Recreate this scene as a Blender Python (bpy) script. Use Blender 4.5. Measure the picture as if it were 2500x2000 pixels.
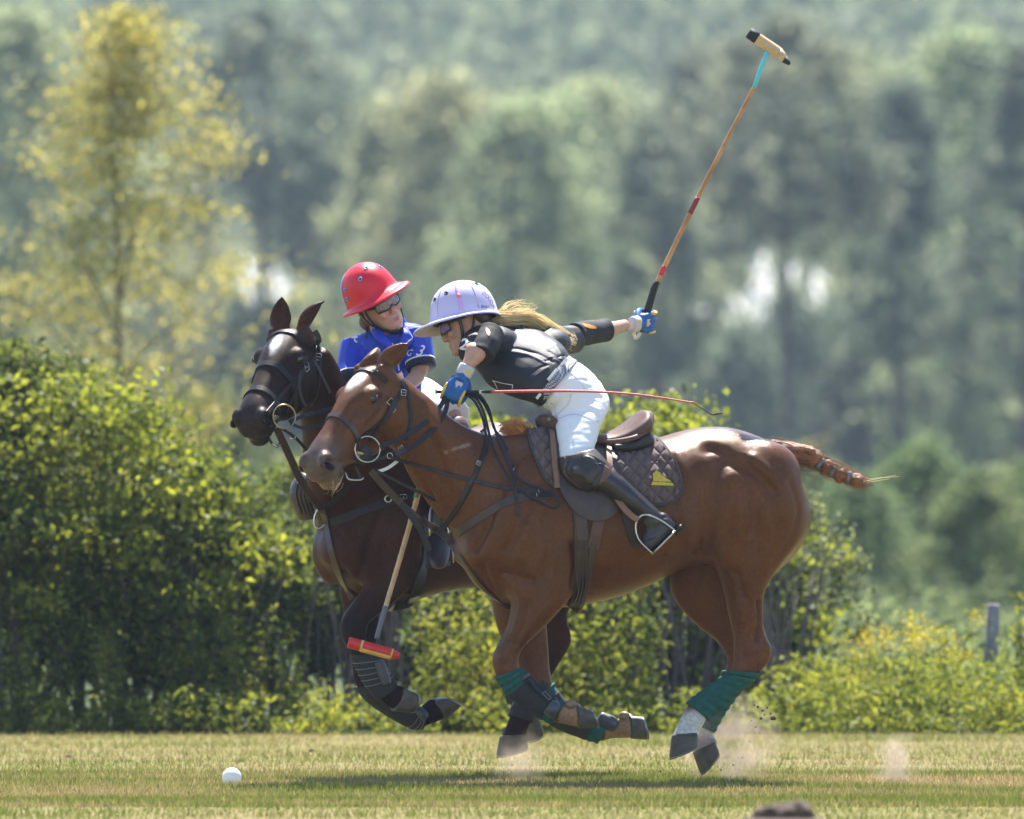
import bpy, bmesh, math, random
import numpy as np
from mathutils import Vector, Matrix, Quaternion, noise as mnoise
from mathutils.bvhtree import BVHTree
for _o in list(bpy.data.objects): bpy.data.objects.remove(_o)
SC = bpy.context.scene
COL = SC.collection
# ---------------------------------------------------------------- camera
CAM_D, CAM_H, PXM, HORIZ = 40.0, 1.1, 580.0, 1262.0      # 580 photo pixels per metre at Y = 0, eye level at row 1262
cam_d = bpy.data.cameras.new('camera')
cam = bpy.data.objects.new('camera', cam_d); COL.objects.link(cam)
cam.location = (0, -CAM_D, CAM_H); cam.rotation_euler = (math.pi/2, 0, 0)
cam_d.sensor_width = 36.0; cam_d.lens = 36.0*PXM*CAM_D/2500.0
cam_d.shift_y = (HORIZ-1000.0)/2500.0
cam_d.clip_start = 1.0; cam_d.clip_end = 3000.0
cam_d.dof.use_dof = True; cam_d.dof.focus_distance = CAM_D+0.1
cam_d.dof.aperture_fstop = cam_d.lens/96.0
SC.camera = cam
# ---------------------------------------------------------------- sky and sun
SUN_TO = Vector((0.03, 0.56, 1.0)).normalized()
w = bpy.data.worlds.new('World'); SC.world = w; w.use_nodes = True
nt = w.node_tree; bg = nt.nodes['Background']
sky = nt.nodes.new('ShaderNodeTexSky'); sky.sky_type = 'NISHITA'; sky.sun_disc = False
sky.sun_elevation = math.asin(SUN_TO.z); sky.sun_rotation = math.atan2(SUN_TO.x, SUN_TO.y)
sky.air_density = 1.0; sky.dust_density = 0.5; sky.ozone_density = 1.6
nt.links.new(sky.outputs[0], bg.inputs[0]); bg.inputs[1].default_value = 0.105
sl = bpy.data.lights.new('sun', 'SUN'); sl.energy = 5.0; sl.angle = math.radians(0.53); sl.color = (1.0, 0.965, 0.91)
so = bpy.data.objects.new('sun', sl); COL.objects.link(so)
so.rotation_euler = SUN_TO.to_track_quat('Z', 'Y').to_euler(); so.location = (0, 0, 30)
SC.view_settings.view_transform = 'Standard'; SC.view_settings.look = 'None'
SC.view_settings.gamma = 1.0; SC.view_settings.use_curve_mapping = False
SC.view_settings.exposure = 1.5
SC.render.engine = 'CYCLES'
cy = SC.cycles
cy.use_denoising = True
cy.max_bounces = 6; cy.diffuse_bounces = 3; cy.glossy_bounces = 2; cy.transmission_bounces = 4
cy.transparent_max_bounces = 8; cy.volume_bounces = 0; cy.caustics_reflective = False; cy.caustics_refractive = False
cy.sample_clamp_indirect = 6.0; cy.volume_step_rate = 4.0; cy.volume_max_steps = 96

# ---------------------------------------------------------------- helpers
def P(px, py, Y=0.0):
    """the place in the world that row py / column px of the photograph shows at depth Y"""
    k = (CAM_D+Y)/CAM_D/PXM
    return Vector(((px-1250.0)*k, Y, CAM_H+(HORIZ-py)*k))
def empty(name, loc=(0,0,0)):
    o = bpy.data.objects.new(name, None); COL.objects.link(o); o.location = loc
    o.empty_display_size = 0.1; return o
def tag(o, label=None, cat=None, group=None, kind=None):
    if label: o['label'] = label
    if cat: o['category'] = cat
    if group: o['group'] = group
    if kind: o['kind'] = kind
    return o
def put(o, parent):
    """parent o, keeping its place"""
    if parent is not None:
        o.parent = parent; o.matrix_parent_inverse = Matrix.Translation(parent.location).inverted()
    return o
def catmull(pts, sub):
    """Catmull-Rom through rows of numbers (n,k) -> many rows"""
    A = np.asarray(pts, float); n = len(A)
    if n < 3 or sub <= 1:
        return A if sub <= 1 else np.array([A[0]+(A[-1]-A[0])*t for t in np.linspace(0, 1, sub+1)])
    out = []
    for i in range(n-1):
        p0 = A[i-1] if i > 0 else 2*A[0]-A[1]
        p1, p2 = A[i], A[i+1]
        p3 = A[i+2] if i+2 < n else 2*A[-1]-A[-2]
        for k in range(sub):
            t = k/sub
            out.append(0.5*((2*p1)+(-p0+p2)*t+(2*p0-5*p1+4*p2-p3)*t*t+(-p0+3*p1-3*p2+p3)*t**3))
    out.append(A[-1]); return np.array(out)
class MB:
    """collects shapes into one mesh"""
    def __init__(s): s.v = []; s.f = []; s.m = []; s.mi = 0
    def add(s, vs, fs):
        b = len(s.v); s.v.extend([tuple(v) for v in vs]); s.f.extend([tuple(b+i for i in f) for f in fs]); s.m.extend([s.mi]*len(fs))
    def rings(s, R, closed=True, cap=True):
        """R: list of rings (each the same number of points)"""
        n = len(R[0]); vs = [p for r in R for p in r]; fs = []
        for i in range(len(R)-1):
            for j in range(n if closed else n-1):
                k = (j+1) % n
                fs.append((i*n+j, i*n+k, (i+1)*n+k, (i+1)*n+j))
        if cap and closed:
            fs.append(tuple(range(n-1, -1, -1))); fs.append(tuple((len(R)-1)*n+j for j in range(n)))
        s.add(vs, fs)
    def loft(s, st, lat=(0,1,0), sub=4, seg=28, ex=2.0, grow=0.0, roundcap=True):
        """stations (ax,ay,bx,by,Y,w): an edge pair in photo pixels at depth Y, and a half width along lat"""
        S = catmull(st, sub); lat = Vector(lat).normalized(); R = []
        cs = []
        for r in S:
            Yb = r[6] if len(r) > 6 else r[4]
            A = P(r[0], r[1], r[4]); B = P(r[2], r[3], Yb); c = (A+B)/2; U = (A-B)/2
            cs.append((c, U, r[5]))
        for i, (c, U, w_) in enumerate(cs):
            U2 = U.normalized()*(U.length+grow); R.append(s._ring(c, U2, lat*(w_+grow), seg, ex))
        if roundcap:
            for end in (0, -1):
                c, U, w_ = cs[end]; c2 = cs[1 if end == 0 else -2][0]; d = (c-c2).normalized()
                rr = min(U.length, w_)*0.7
                extra = []
                for q in (0.45, 0.8, 0.97):
                    h = math.sqrt(1-q*q); extra.append(s._ring(c+d*rr*q, U*h, lat*(w_*h), seg, ex))
                R = extra[::-1]+R if end == 0 else R+extra
        s.rings(R)
    def _ring(s, c, U, V, seg, ex=2.0):
        out = []
        for j in range(seg):
            t = 2*math.pi*j/seg; a, b = math.cos(t), math.sin(t)
            a = math.copysign(abs(a)**(2/ex), a); b = math.copysign(abs(b)**(2/ex), b)
            out.append(c+U*a+V*b)
        return out
    def tube(s, pts, rad, sub=4, seg=12, cap=True, flat=None, up=None):
        """a round tube through 3-D points; rad a number or one per point; flat = thickness ratio with normal 'up'"""
        n = len(pts); rr = [rad]*n if isinstance(rad, (int, float)) else list(rad)
        S = catmull([list(p)+[r] for p, r in zip(pts, rr)], sub)
        C = [Vector(r[:3]) for r in S]; R = []
        N = None
        for i, c in enumerate(C):
            t = (C[min(i+1, len(C)-1)]-C[max(i-1, 0)])
            if t.length < 1e-9: t = Vector((0,0,1))
            t.normalize()
            if N is None:
                a = Vector((0,0,1)) if abs(t.z) < 0.9 else Vector((1,0,0))
                N = (a-t*a.dot(t)).normalized()
            else:
                N = (N-t*N.dot(t)); N = N.normalized() if N.length > 1e-6 else Vector((1,0,0))
            B = t.cross(N); R.append(s._ring(c, N*S[i][3], B*S[i][3], seg))
        s.rings(R, cap=cap)
    def strap(s, pts, width, thick, normals, sub=6):
        """a flat band through 3-D points; normals: one vector or one per point (the face of the band)"""
        n = len(pts)
        if not isinstance(normals, list): normals = [normals]*n
        ww = width if isinstance(width, (list, tuple)) else [width]*n
        S = catmull([list(p)+list(m)+[q] for p, m, q in zip(pts, normals, ww)], sub)
        C = [Vector(r[:3]) for r in S]; R = []
        for i, c in enumerate(C):
            t = (C[min(i+1, len(C)-1)]-C[max(i-1, 0)]).normalized()
            N = Vector(S[i][3:6]); N = (N-t*N.dot(t)); N = N.normalized() if N.length > 1e-6 else Vector((0,-1,0))
            B = t.cross(N); h = S[i][6]/2; k = thick/2
            R.append([c+B*h*0.86+N*k, c+B*h, c+B*h*0.86-N*k, c-B*h*0.86-N*k, c-B*h, c-B*h*0.86+N*k])
        s.rings(R)
    def ell(s, c, rx, ry, rz, M=None, seg=18, ring=12):
        c = Vector(c); vs = []; fs = []
        for i in range(ring+1):
            ph = math.pi*i/ring
            for j in range(seg):
                t = 2*math.pi*j/seg
                p = Vector((rx*math.sin(ph)*math.cos(t), ry*math.sin(ph)*math.sin(t), rz*math.cos(ph)))
                vs.append(c+(M @ p if M is not None else p))
        for i in range(ring):
            for j in range(seg):
                k = (j+1) % seg
                if i == 0: fs.append((j, seg+j, seg+k))
                elif i == ring-1: fs.append((i*seg+j, (i+1)*seg+j, i*seg+k))
                else: fs.append((i*seg+j, (i+1)*seg+j, (i+1)*seg+k, i*seg+k))
        s.add(vs, fs)
    def box(s, c, hx, hy, hz, M=None, bev=0.15):
        c = Vector(c); b = bev*min(hx, hy, hz); R = []
        for z, q in ((-hz, 1), (-hz+b, 0), (hz-b, 0), (hz, 1)):
            x, y = hx-b*q, hy-b*q; r = []
            for sx, sy in ((1,1),(-1,1),(-1,-1),(1,-1)):
                for e in ((1,0),(0,1)) if sx*sy > 0 else ((0,1),(1,0)):
                    p = Vector((sx*(x-b*e[1]), sy*(y-b*e[0]), z)); r.append(c+(M @ p if M is not None else p))
            R.append(r)
        s.rings(R)
    def xf(s, M): s.v = [tuple(M @ Vector(v)) for v in s.v]; return s
    def mesh(s, name='m'):
        me = bpy.data.meshes.new(name); me.from_pydata(s.v, [], s.f)
        if any(s.m): me.polygons.foreach_set('material_index', s.m)
        me.update(); return me
    def build(s, name, mat, parent=None, smooth=True, fix=True):
        me = s.mesh(name)
        if fix:
            bm = bmesh.new(); bm.from_mesh(me); bmesh.ops.recalc_face_normals(bm, faces=bm.faces); bm.to_mesh(me); bm.free()
        for m in (mat if isinstance(mat, (list, tuple)) else [mat]): me.materials.append(m)
        if smooth: me.polygons.foreach_set('use_smooth', [True]*len(me.polygons))
        o = bpy.data.objects.new(name, me); COL.objects.link(o)
        return put(o, parent)
def sharp(o, deg=40):
    """keep hard edges hard on a smooth-shaded mesh"""
    bm = bmesh.new(); bm.from_mesh(o.data)
    for e in bm.edges:
        if len(e.link_faces) == 2 and e.calc_face_angle(0) > math.radians(deg): e.smooth = False
    bm.to_mesh(o.data); bm.free(); return o
def fuse(mb, voxel, smooth=4, factor=0.5):
    """melt overlapping shapes into one continuous skin"""
    me = mb.mesh('raw'); bm = bmesh.new(); bm.from_mesh(me); bmesh.ops.recalc_face_normals(bm, faces=bm.faces); bm.to_mesh(me); bm.free()
    o = bpy.data.objects.new('raw', me); COL.objects.link(o)
    r = o.modifiers.new('r', 'REMESH'); r.mode = 'VOXEL'; r.voxel_size = voxel; r.use_smooth_shade = True
    if smooth:
        q = o.modifiers.new('s', 'SMOOTH'); q.factor = factor; q.iterations = smooth
    dg = bpy.context.evaluated_depsgraph_get(); dg.update()
    out = bpy.data.meshes.new_from_object(o.evaluated_get(dg))
    bpy.data.objects.remove(o); bpy.data.meshes.remove(me)
    out.polygons.foreach_set('use_smooth', [True]*len(out.polygons))
    return out
def relax(me, wgt, it, fac=0.6):
    """even out the skin where wgt (0..1 per vertex) says so"""
    n = len(me.vertices); e = np.empty(len(me.edges)*2, dtype=np.int64); me.edges.foreach_get('vertices', e); e = e.reshape(-1, 2)
    i = np.concatenate([e[:, 0], e[:, 1]]); j = np.concatenate([e[:, 1], e[:, 0]])
    deg = np.maximum(np.bincount(i, minlength=n), 1); co = vco(me); wf = (wgt*fac)[:, None]
    for _ in range(it):
        av = np.stack([np.bincount(i, weights=co[j, k], minlength=n) for k in range(3)], 1)/deg[:, None]
        co += (av-co)*wf
    set_co(me, co)
def vco(me):
    a = np.empty(len(me.vertices)*3); me.vertices.foreach_get('co', a); return a.reshape(-1, 3)
def vno(me):
    a = np.empty(len(me.vertices)*3, dtype=np.float32); me.vertex_normals.foreach_get('vector', a); return a.reshape(-1, 3).astype(float)
def set_co(me, co): me.vertices.foreach_set('co', co.astype(np.float32).ravel()); me.update()
def seg_dist(co, pts):
    """distance of every vertex to a 3-D polyline"""
    d = np.full(len(co), 1e9)
    for a, b in zip(pts[:-1], pts[1:]):
        a = np.array(a); b = np.array(b); ab = b-a; L = ab @ ab
        t = np.clip(((co-a) @ ab)/max(L, 1e-12), 0, 1)
        d = np.minimum(d, np.linalg.norm(co-(a+t[:, None]*ab), axis=1))
    return d
def sculpt(me, strokes, side=None):
    """strokes: (points, radius, height): push the skin out (+) or in (-) along its normal around a line of 3-D points"""
    for pts, rad, h in strokes:
        co = vco(me); no = vno(me)
        if len(pts) == 1: d = np.linalg.norm(co-np.array(pts[0]), axis=1)
        else: d = seg_dist(co, pts)
        wgt = np.exp(-(d/rad)**2*1.4)
        wgt[wgt < 0.02] = 0
        set_co(me, co+no*(wgt*h)[:, None])
def paint(me, name, cols):
    at = me.color_attributes.new(name, 'FLOAT_COLOR', 'POINT')
    c = np.ones((len(cols), 4), dtype=np.float32); c[:, :3] = cols; at.data.foreach_set('color', c.ravel())
def add_obj(name, me, mat, parent=None):
    for m in (mat if isinstance(mat, (list, tuple)) else [mat]): me.materials.append(m)
    o = bpy.data.objects.new(name, me); COL.objects.link(o); return put(o, parent)
def frame(x, z, org):
    """matrix with local x along x, local z near z, at org"""
    x = Vector(x).normalized(); z = Vector(z); z = (z-x*z.dot(x)).normalized(); y = z.cross(x)
    M = Matrix((x, y, z)).transposed().to_4x4(); M.translation = Vector(org); return M
def smin(a, b, x): # smooth step
    t = np.clip((x-a)/(b-a), 0, 1); return t*t*(3-2*t)

# ---------------------------------------------------------------- materials
def nmat(name):
    m = bpy.data.materials.new(name); m.use_nodes = True
    return m, m.node_tree.nodes, m.node_tree.links, m.node_tree.nodes['Principled BSDF']
def pmat(name, col, rough=0.6, metal=0.0, spec=0.5, noise=0.0, nscale=30.0, bump=0.0, bscale=200.0, col2=None, coat=0.0, sheen=0.0, sub=0.0, stretch=None):
    m, N, L, b = nmat(name)
    b.inputs['Base Color'].default_value = (*col, 1); b.inputs['Roughness'].default_value = rough
    b.inputs['Metallic'].default_value = metal; b.inputs['Specular IOR Level'].default_value = spec
    if coat: b.inputs['Coat Weight'].default_value = coat; b.inputs['Coat Roughness'].default_value = 0.15
    if sheen: b.inputs['Sheen Weight'].default_value = sheen
    if sub: b.inputs['Subsurface Weight'].default_value = sub; b.inputs['Subsurface Radius'].default_value = (0.01, 0.004, 0.002)
    tc = N.new('ShaderNodeTexCoord'); src = tc.outputs['Object']
    if stretch:
        mp = N.new('ShaderNodeMapping'); mp.inputs['Scale'].default_value = stretch; L.new(src, mp.inputs[0]); src = mp.outputs[0]
    if noise or col2:
        n = N.new('ShaderNodeTexNoise'); n.inputs['Scale'].default_value = nscale; n.inputs['Detail'].default_value = 5
        L.new(src, n.inputs['Vector'])
        mx = N.new('ShaderNodeMix'); mx.data_type = 'RGBA'
        c2 = col2 if col2 else tuple(c*(1-noise) for c in col); c1 = col if col2 else tuple(min(1, c*(1+noise)) for c in col)
        mx.inputs['A'].default_value = (*c1, 1); mx.inputs['B'].default_value = (*c2, 1)
        rp = N.new('ShaderNodeMapRange'); rp.inputs[1].default_value = 0.3; rp.inputs[2].default_value = 0.7
        L.new(n.outputs[0], rp.inputs[0]); L.new(rp.outputs[0], mx.inputs['Factor']); L.new(mx.outputs['Result'], b.inputs['Base Color'])
        rr = N.new('ShaderNodeMapRange'); rr.inputs[3].default_value = max(0.02, rough-0.1); rr.inputs[4].default_value = min(1, rough+0.12)
        L.new(n.outputs[0], rr.inputs[0]); L.new(rr.outputs[0], b.inputs['Roughness'])
    if bump:
        n2 = N.new('ShaderNodeTexNoise'); n2.inputs['Scale'].default_value = bscale; n2.inputs['Detail'].default_value = 3; L.new(src, n2.inputs['Vector'])
        bp = N.new('ShaderNodeBump'); bp.inputs['Strength'].default_value = bump; bp.inputs['Distance'].default_value = 0.004
        L.new(n2.outputs[0], bp.inputs['Height']); L.new(bp.outputs[0], b.inputs['Normal'])
    return m
def coat_mat(name, rough=0.42, spec=0.5, tint=(1,1,1)):
    """hide: colour from the attribute 'coat', short hair relief"""
    m, N, L, b = nmat(name)
    a = N.new('ShaderNodeAttribute'); a.attribute_name = 'coat'
    tc = N.new('ShaderNodeTexCoord')
    n = N.new('ShaderNodeTexNoise'); n.inputs['Scale'].default_value = 9; n.inputs['Detail'].default_value = 8; n.inputs['Roughness'].default_value = 0.65; L.new(tc.outputs['Object'], n.inputs['Vector'])
    rp = N.new('ShaderNodeMapRange'); rp.inputs[1].default_value = 0.3; rp.inputs[2].default_value = 0.7; rp.inputs[3].default_value = 0.80; rp.inputs[4].default_value = 1.22
    L.new(n.outputs[0], rp.inputs[0])
    mx = N.new('ShaderNodeMix'); mx.data_type = 'RGBA'; mx.blend_type = 'MULTIPLY'; mx.inputs['Factor'].default_value = 1
    nf_ = N.new('ShaderNodeTexNoise'); nf_.inputs['Scale'].default_value = 70; nf_.inputs['Detail'].default_value = 5; L.new(tc.outputs['Object'], nf_.inputs['Vector'])
    rf = N.new('ShaderNodeMapRange'); rf.inputs[1].default_value = 0.3; rf.inputs[2].default_value = 0.7; rf.inputs[3].default_value = 0.78; rf.inputs[4].default_value = 1.22; L.new(nf_.outputs[0], rf.inputs[0])
    mm_ = N.new('ShaderNodeMath'); mm_.operation = 'MULTIPLY'; L.new(rp.outputs[0], mm_.inputs[0]); L.new(rf.outputs[0], mm_.inputs[1])
    L.new(a.outputs['Color'], mx.inputs['A']); L.new(mm_.outputs[0], mx.inputs['B']); L.new(mx.outputs['Result'], b.inputs['Base Color'])
    mp = N.new('ShaderNodeMapping'); mp.inputs['Scale'].default_value = (60, 200, 200); mp.inputs['Rotation'].default_value = (0, 0.6, 0); L.new(tc.outputs['Object'], mp.inputs[0])
    n2 = N.new('ShaderNodeTexNoise'); n2.inputs['Scale'].default_value = 3.0; n2.inputs['Detail'].default_value = 3; L.new(mp.outputs[0], n2.inputs['Vector'])
    n3 = N.new('ShaderNodeTexNoise'); n3.inputs['Scale'].default_value = 22; n3.inputs['Detail'].default_value = 3; L.new(tc.outputs['Object'], n3.inputs['Vector'])
    ad = N.new('ShaderNodeMath'); ad.operation = 'MULTIPLY_ADD'; ad.inputs[1].default_value = 2.0; L.new(n3.outputs[0], ad.inputs[0]); L.new(n2.outputs[0], ad.inputs[2])
    bp = N.new('ShaderNodeBump'); bp.inputs['Strength'].default_value = 0.32; bp.inputs['Distance'].default_value = 0.003
    L.new(ad.outputs[0], bp.inputs['Height']); L.new(bp.outputs[0], b.inputs['Normal'])
    r2 = N.new('ShaderNodeMapRange'); r2.inputs[1].default_value = 0.3; r2.inputs[2].default_value = 0.7; r2.inputs[3].default_value = rough-0.12; r2.inputs[4].default_value = rough+0.16
    n4 = N.new('ShaderNodeTexNoise'); n4.inputs['Scale'].default_value = 4.5; n4.inputs['Detail'].default_value = 6; L.new(tc.outputs['Object'], n4.inputs['Vector']); L.new(n4.outputs[0], r2.inputs[0]); L.new(r2.outputs[0], b.inputs['Roughness'])
    b.inputs['Specular IOR Level'].default_value = spec; b.inputs['Specular Tint'].default_value = (*tint, 1)
    return m
M = {}
M['coat'] = coat_mat('horse_coat', 0.33, 0.36, (1.0,0.70,0.48))
M['coat_dark'] = coat_mat('horse_coat_dark', 0.42, 0.09, (1.0,0.80,0.66))
M['hoof'] = pmat('hoof_horn', (0.085,0.070,0.058), 0.6, noise=0.35, nscale=25, bump=0.4, bscale=60)
M['shoe'] = pmat('horseshoe_steel', (0.30,0.30,0.31), 0.45, metal=0.9)
M['eye'] = pmat('horse_eye', (0.012,0.008,0.006), 0.06, spec=0.9)
M['nostril'] = pmat('nostril_shade', (0.012,0.006,0.007), 0.8, spec=0.15)  # near-black colour for the shade inside the nostril
M['leather'] = pmat('dark_leather', (0.017,0.013,0.013), 0.42, spec=0.3, noise=0.25, nscale=40, bump=0.25, bscale=250)
M['leather_worn'] = pmat('worn_black_leather', (0.030,0.025,0.027), 0.5, spec=0.35, noise=0.3, nscale=30, bump=0.25, bscale=220)
M['brown'] = pmat('brown_leather', (0.115,0.058,0.036), 0.42, noise=0.28, nscale=22, bump=0.2, bscale=200)
M['brown_dark'] = pmat('dark_brown_leather', (0.048,0.026,0.020), 0.4, noise=0.3, nscale=24, bump=0.2, bscale=200)
M['seat'] = pmat('saddle_seat_leather', (0.110,0.055,0.036), 0.48, spec=0.3, noise=0.22, nscale=18, bump=0.12, bscale=160)
M['tan'] = pmat('tan_leather', (0.20,0.095,0.045), 0.5, noise=0.25, nscale=26)
M['steel'] = pmat('polished_steel', (0.46,0.45,0.43), 0.26, metal=1.0)
M['brass'] = pmat('dull_brass', (0.45,0.34,0.16), 0.35, metal=1.0)
M['rubber'] = pmat('black_rubber', (0.018,0.019,0.02), 0.6)
M['pad'] = pmat('quilted_cotton', (0.125,0.084,0.074), 0.9, noise=0.12, nscale=60, bump=0.3, bscale=500)
M['pad_edge'] = pmat('pad_binding', (0.048,0.040,0.042), 0.85)
M['gold'] = pmat('yellow_embroidery', (0.55,0.40,0.04), 0.7, noise=0.2, nscale=90)
M['green'] = pmat('green_bandage', (0.008,0.085,0.070), 0.85, noise=0.2, nscale=50, bump=0.3, bscale=400)
M['boot_neo'] = pmat('black_neoprene', (0.018,0.018,0.021), 0.75, noise=0.2, nscale=60)
M['boot_shell'] = pmat('grey_boot_shell', (0.055,0.057,0.065), 0.42, noise=0.15, nscale=40)
M['boot_line'] = pmat('grey_stitching', (0.20,0.20,0.22), 0.8)
M['white_strap'] = pmat('white_strap', (0.74,0.72,0.66), 0.6)
M['skin'] = pmat('skin', (0.52,0.285,0.205), 0.5, spec=0.4, noise=0.10, nscale=35, sub=0.12)
M['lips'] = pmat('lips', (0.40,0.13,0.11), 0.45)
M['white'] = pmat('white_breeches', (0.80,0.80,0.82), 0.75, bump=0.12, bscale=500)
M['white_print'] = pmat('white_print', (0.82,0.82,0.84), 0.6)
M['black_shirt'] = pmat('black_jersey', (0.017,0.016,0.020), 0.55, bump=0.25, bscale=900)
M['black_pad'] = pmat('black_elbow_pad', (0.016,0.016,0.017), 0.8, bump=0.3, bscale=500)
M['blue_shirt'] = pmat('blue_jersey', (0.010,0.045,0.52), 0.5, noise=0.15, nscale=8, bump=0.2, bscale=900)
M['navy'] = pmat('navy_cuff', (0.012,0.014,0.035), 0.7)
M['orange'] = pmat('orange_logo', (0.85,0.24,0.015), 0.5)
M['red_helmet'] = pmat('red_helmet_shell', (0.66,0.014,0.030), 0.42, spec=0.4)
M['lav_helmet'] = pmat('lavender_helmet_shell', (0.56,0.50,0.72), 0.38, spec=0.4)
M['lav_under'] = pmat('lavender_brim_underside', (0.50,0.42,0.44), 0.6)
M['helmet_in'] = pmat('helmet_lining', (0.014,0.014,0.016), 0.8)
M['lightblue'] = pmat('light_blue_trim', (0.30,0.58,0.80), 0.45)
M['bluevent'] = pmat('blue_vent', (0.05,0.33,0.62), 0.35)
M['darkvent'] = pmat('dark_vent', (0.03,0.035,0.045), 0.35)
M['pinkstrap'] = pmat('pink_helmet_strap', (0.62,0.36,0.72), 0.55)
M['pink'] = pmat('coral_buckle', (0.75,0.22,0.24), 0.5)
def hair_mat(name, col, trans=0.4):
    m, N, L, b = nmat(name); b.inputs['Base Color'].default_value = (*col, 1); b.inputs['Roughness'].default_value = 0.4; tr = N.new('ShaderNodeBsdfTranslucent'); tr.inputs['Color'].default_value = (*[min(1, c*1.2) for c in col], 1)
    ms = N.new('ShaderNodeMixShader'); ms.inputs[0].default_value = trans; L.new(b.outputs[0], ms.inputs[1]); L.new(tr.outputs[0], ms.inputs[2]); L.new(ms.outputs[0], N['Material Output'].inputs['Surface']); return m
M['hair_blond'] = hair_mat('blond_hair', (0.98,0.77,0.50), 0.45)
M['hair_brown'] = pmat('brown_hair', (0.17,0.095,0.05), 0.5, noise=0.3, nscale=60)
M['hair_dark'] = pmat('dark_brown_hair', (0.05,0.03,0.02), 0.5)
M['glove_blue'] = pmat('blue_glove', (0.012,0.10,0.33), 0.55, noise=0.15, nscale=60)
M['glove_yellow'] = pmat('yellow_glove_trim', (0.72,0.47,0.04), 0.55)
M['glove_grey'] = pmat('pale_grey_glove_cuff', (0.52,0.49,0.50), 0.7)
M['sling'] = pmat('cream_cotton_sling', (0.72,0.65,0.53), 0.8)
M['bamboo'] = pmat('cane_shaft', (0.46,0.22,0.075), 0.45, noise=0.3, nscale=14)
M['bamboo_pale'] = pmat('pale_cane_shaft', (0.60,0.40,0.20), 0.45, noise=0.25, nscale=14)
M['head_wood'] = pmat('mallet_head_wood', (0.62,0.42,0.21), 0.5, noise=0.2, nscale=20)
M['grip'] = pmat('black_rubber_grip', (0.012,0.012,0.013), 0.7, bump=0.3, bscale=300)
M['aqua'] = pmat('aqua_tape', (0.11,0.55,0.62), 0.45)
M['red_paint'] = pmat('red_paint', (0.62,0.025,0.02), 0.4, noise=0.12, nscale=40)
M['green_print'] = pmat('green_print', (0.02,0.30,0.06), 0.5)
M['wrap_grey'] = pmat('grey_whipping', (0.16,0.15,0.17), 0.75)
M['whip_red'] = pmat('red_whip_braid', (0.62,0.10,0.09), 0.5, noise=0.3, nscale=120, bump=0.4, bscale=400)
M['lens_clear'] = None
M['frame_black'] = pmat('black_plastic', (0.010,0.010,0.011), 0.3)
M['ball'] = pmat('white_ball', (0.84,0.83,0.82), 0.45, noise=0.04, nscale=18)
M['dirt'] = pmat('dirt', (0.085,0.055,0.036), 0.95, noise=0.35, nscale=40, bump=0.8, bscale=90)
def glassy(name, col, alpha, rough=0.05):
    m, N, L, b = nmat(name); b.inputs['Base Color'].default_value = (*col, 1); b.inputs['Roughness'].default_value = rough
    b.inputs['Alpha'].default_value = alpha; b.inputs['Specular IOR Level'].default_value = 0.8; return m
M['lens_clear'] = glassy('clear_lens', (0.30,0.27,0.22), 0.45)
M['lens_lilac'] = glassy('mirrored_lilac_lens', (0.22,0.19,0.48), 0.96, 0.12)
# ================================================================ ground and far land
GZ = -0.03
def ground_mat(name, cols, scale=(0.35,1.0,1.0), spots=None, rough=0.95):
    m, N, L, b = nmat(name); tc = N.new('ShaderNodeTexCoord'); mp = N.new('ShaderNodeMapping'); mp.inputs['Scale'].default_value = scale; L.new(tc.outputs['Object'], mp.inputs[0])
    n1 = N.new('ShaderNodeTexNoise'); n1.inputs['Scale'].default_value = 0.9; n1.inputs['Detail'].default_value = 7; n1.inputs['Roughness'].default_value = 0.65; L.new(mp.outputs[0], n1.inputs['Vector'])
    cr = N.new('ShaderNodeValToRGB'); e = cr.color_ramp.elements
    e[0].position, e[0].color = 0.32, (*cols[0], 1); e[1].position, e[1].color = 0.68, (*cols[2], 1); q = cr.color_ramp.elements.new(0.5); q.color = (*cols[1], 1)
    L.new(n1.outputs[0], cr.inputs[0])
    n2 = N.new('ShaderNodeTexNoise'); n2.inputs['Scale'].default_value = 40; n2.inputs['Detail'].default_value = 4; L.new(tc.outputs['Object'], n2.inputs['Vector'])
    rp = N.new('ShaderNodeMapRange'); rp.inputs[1].default_value = 0.3; rp.inputs[2].default_value = 0.7; rp.inputs[3].default_value = 0.6; rp.inputs[4].default_value = 1.35; L.new(n2.outputs[0], rp.inputs[0])
    mx = N.new('ShaderNodeMix'); mx.data_type = 'RGBA'; mx.blend_type = 'MULTIPLY'; mx.inputs['Factor'].default_value = 1; L.new(cr.outputs[0], mx.inputs['A']); L.new(rp.outputs[0], mx.inputs['B'])
    L.new(mx.outputs['Result'], b.inputs['Base Color']); b.inputs['Roughness'].default_value = rough; b.inputs['Specular IOR Level'].default_value = 0.1
    bp = N.new('ShaderNodeBump'); bp.inputs['Strength'].default_value = 0.6; bp.inputs['Distance'].default_value = 0.02; L.new(n2.outputs[0], bp.inputs['Height']); L.new(bp.outputs[0], b.inputs['Normal'])
    return m
def hill_z(x, y):
    """the land rises into a wooded hill far behind the field"""
    t = np.clip((y-296.0)/416.0, 0, 1); return 74.0*t*t*(3-2*t)+3.0*np.sin(x*0.021+y*0.013)*t
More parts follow.
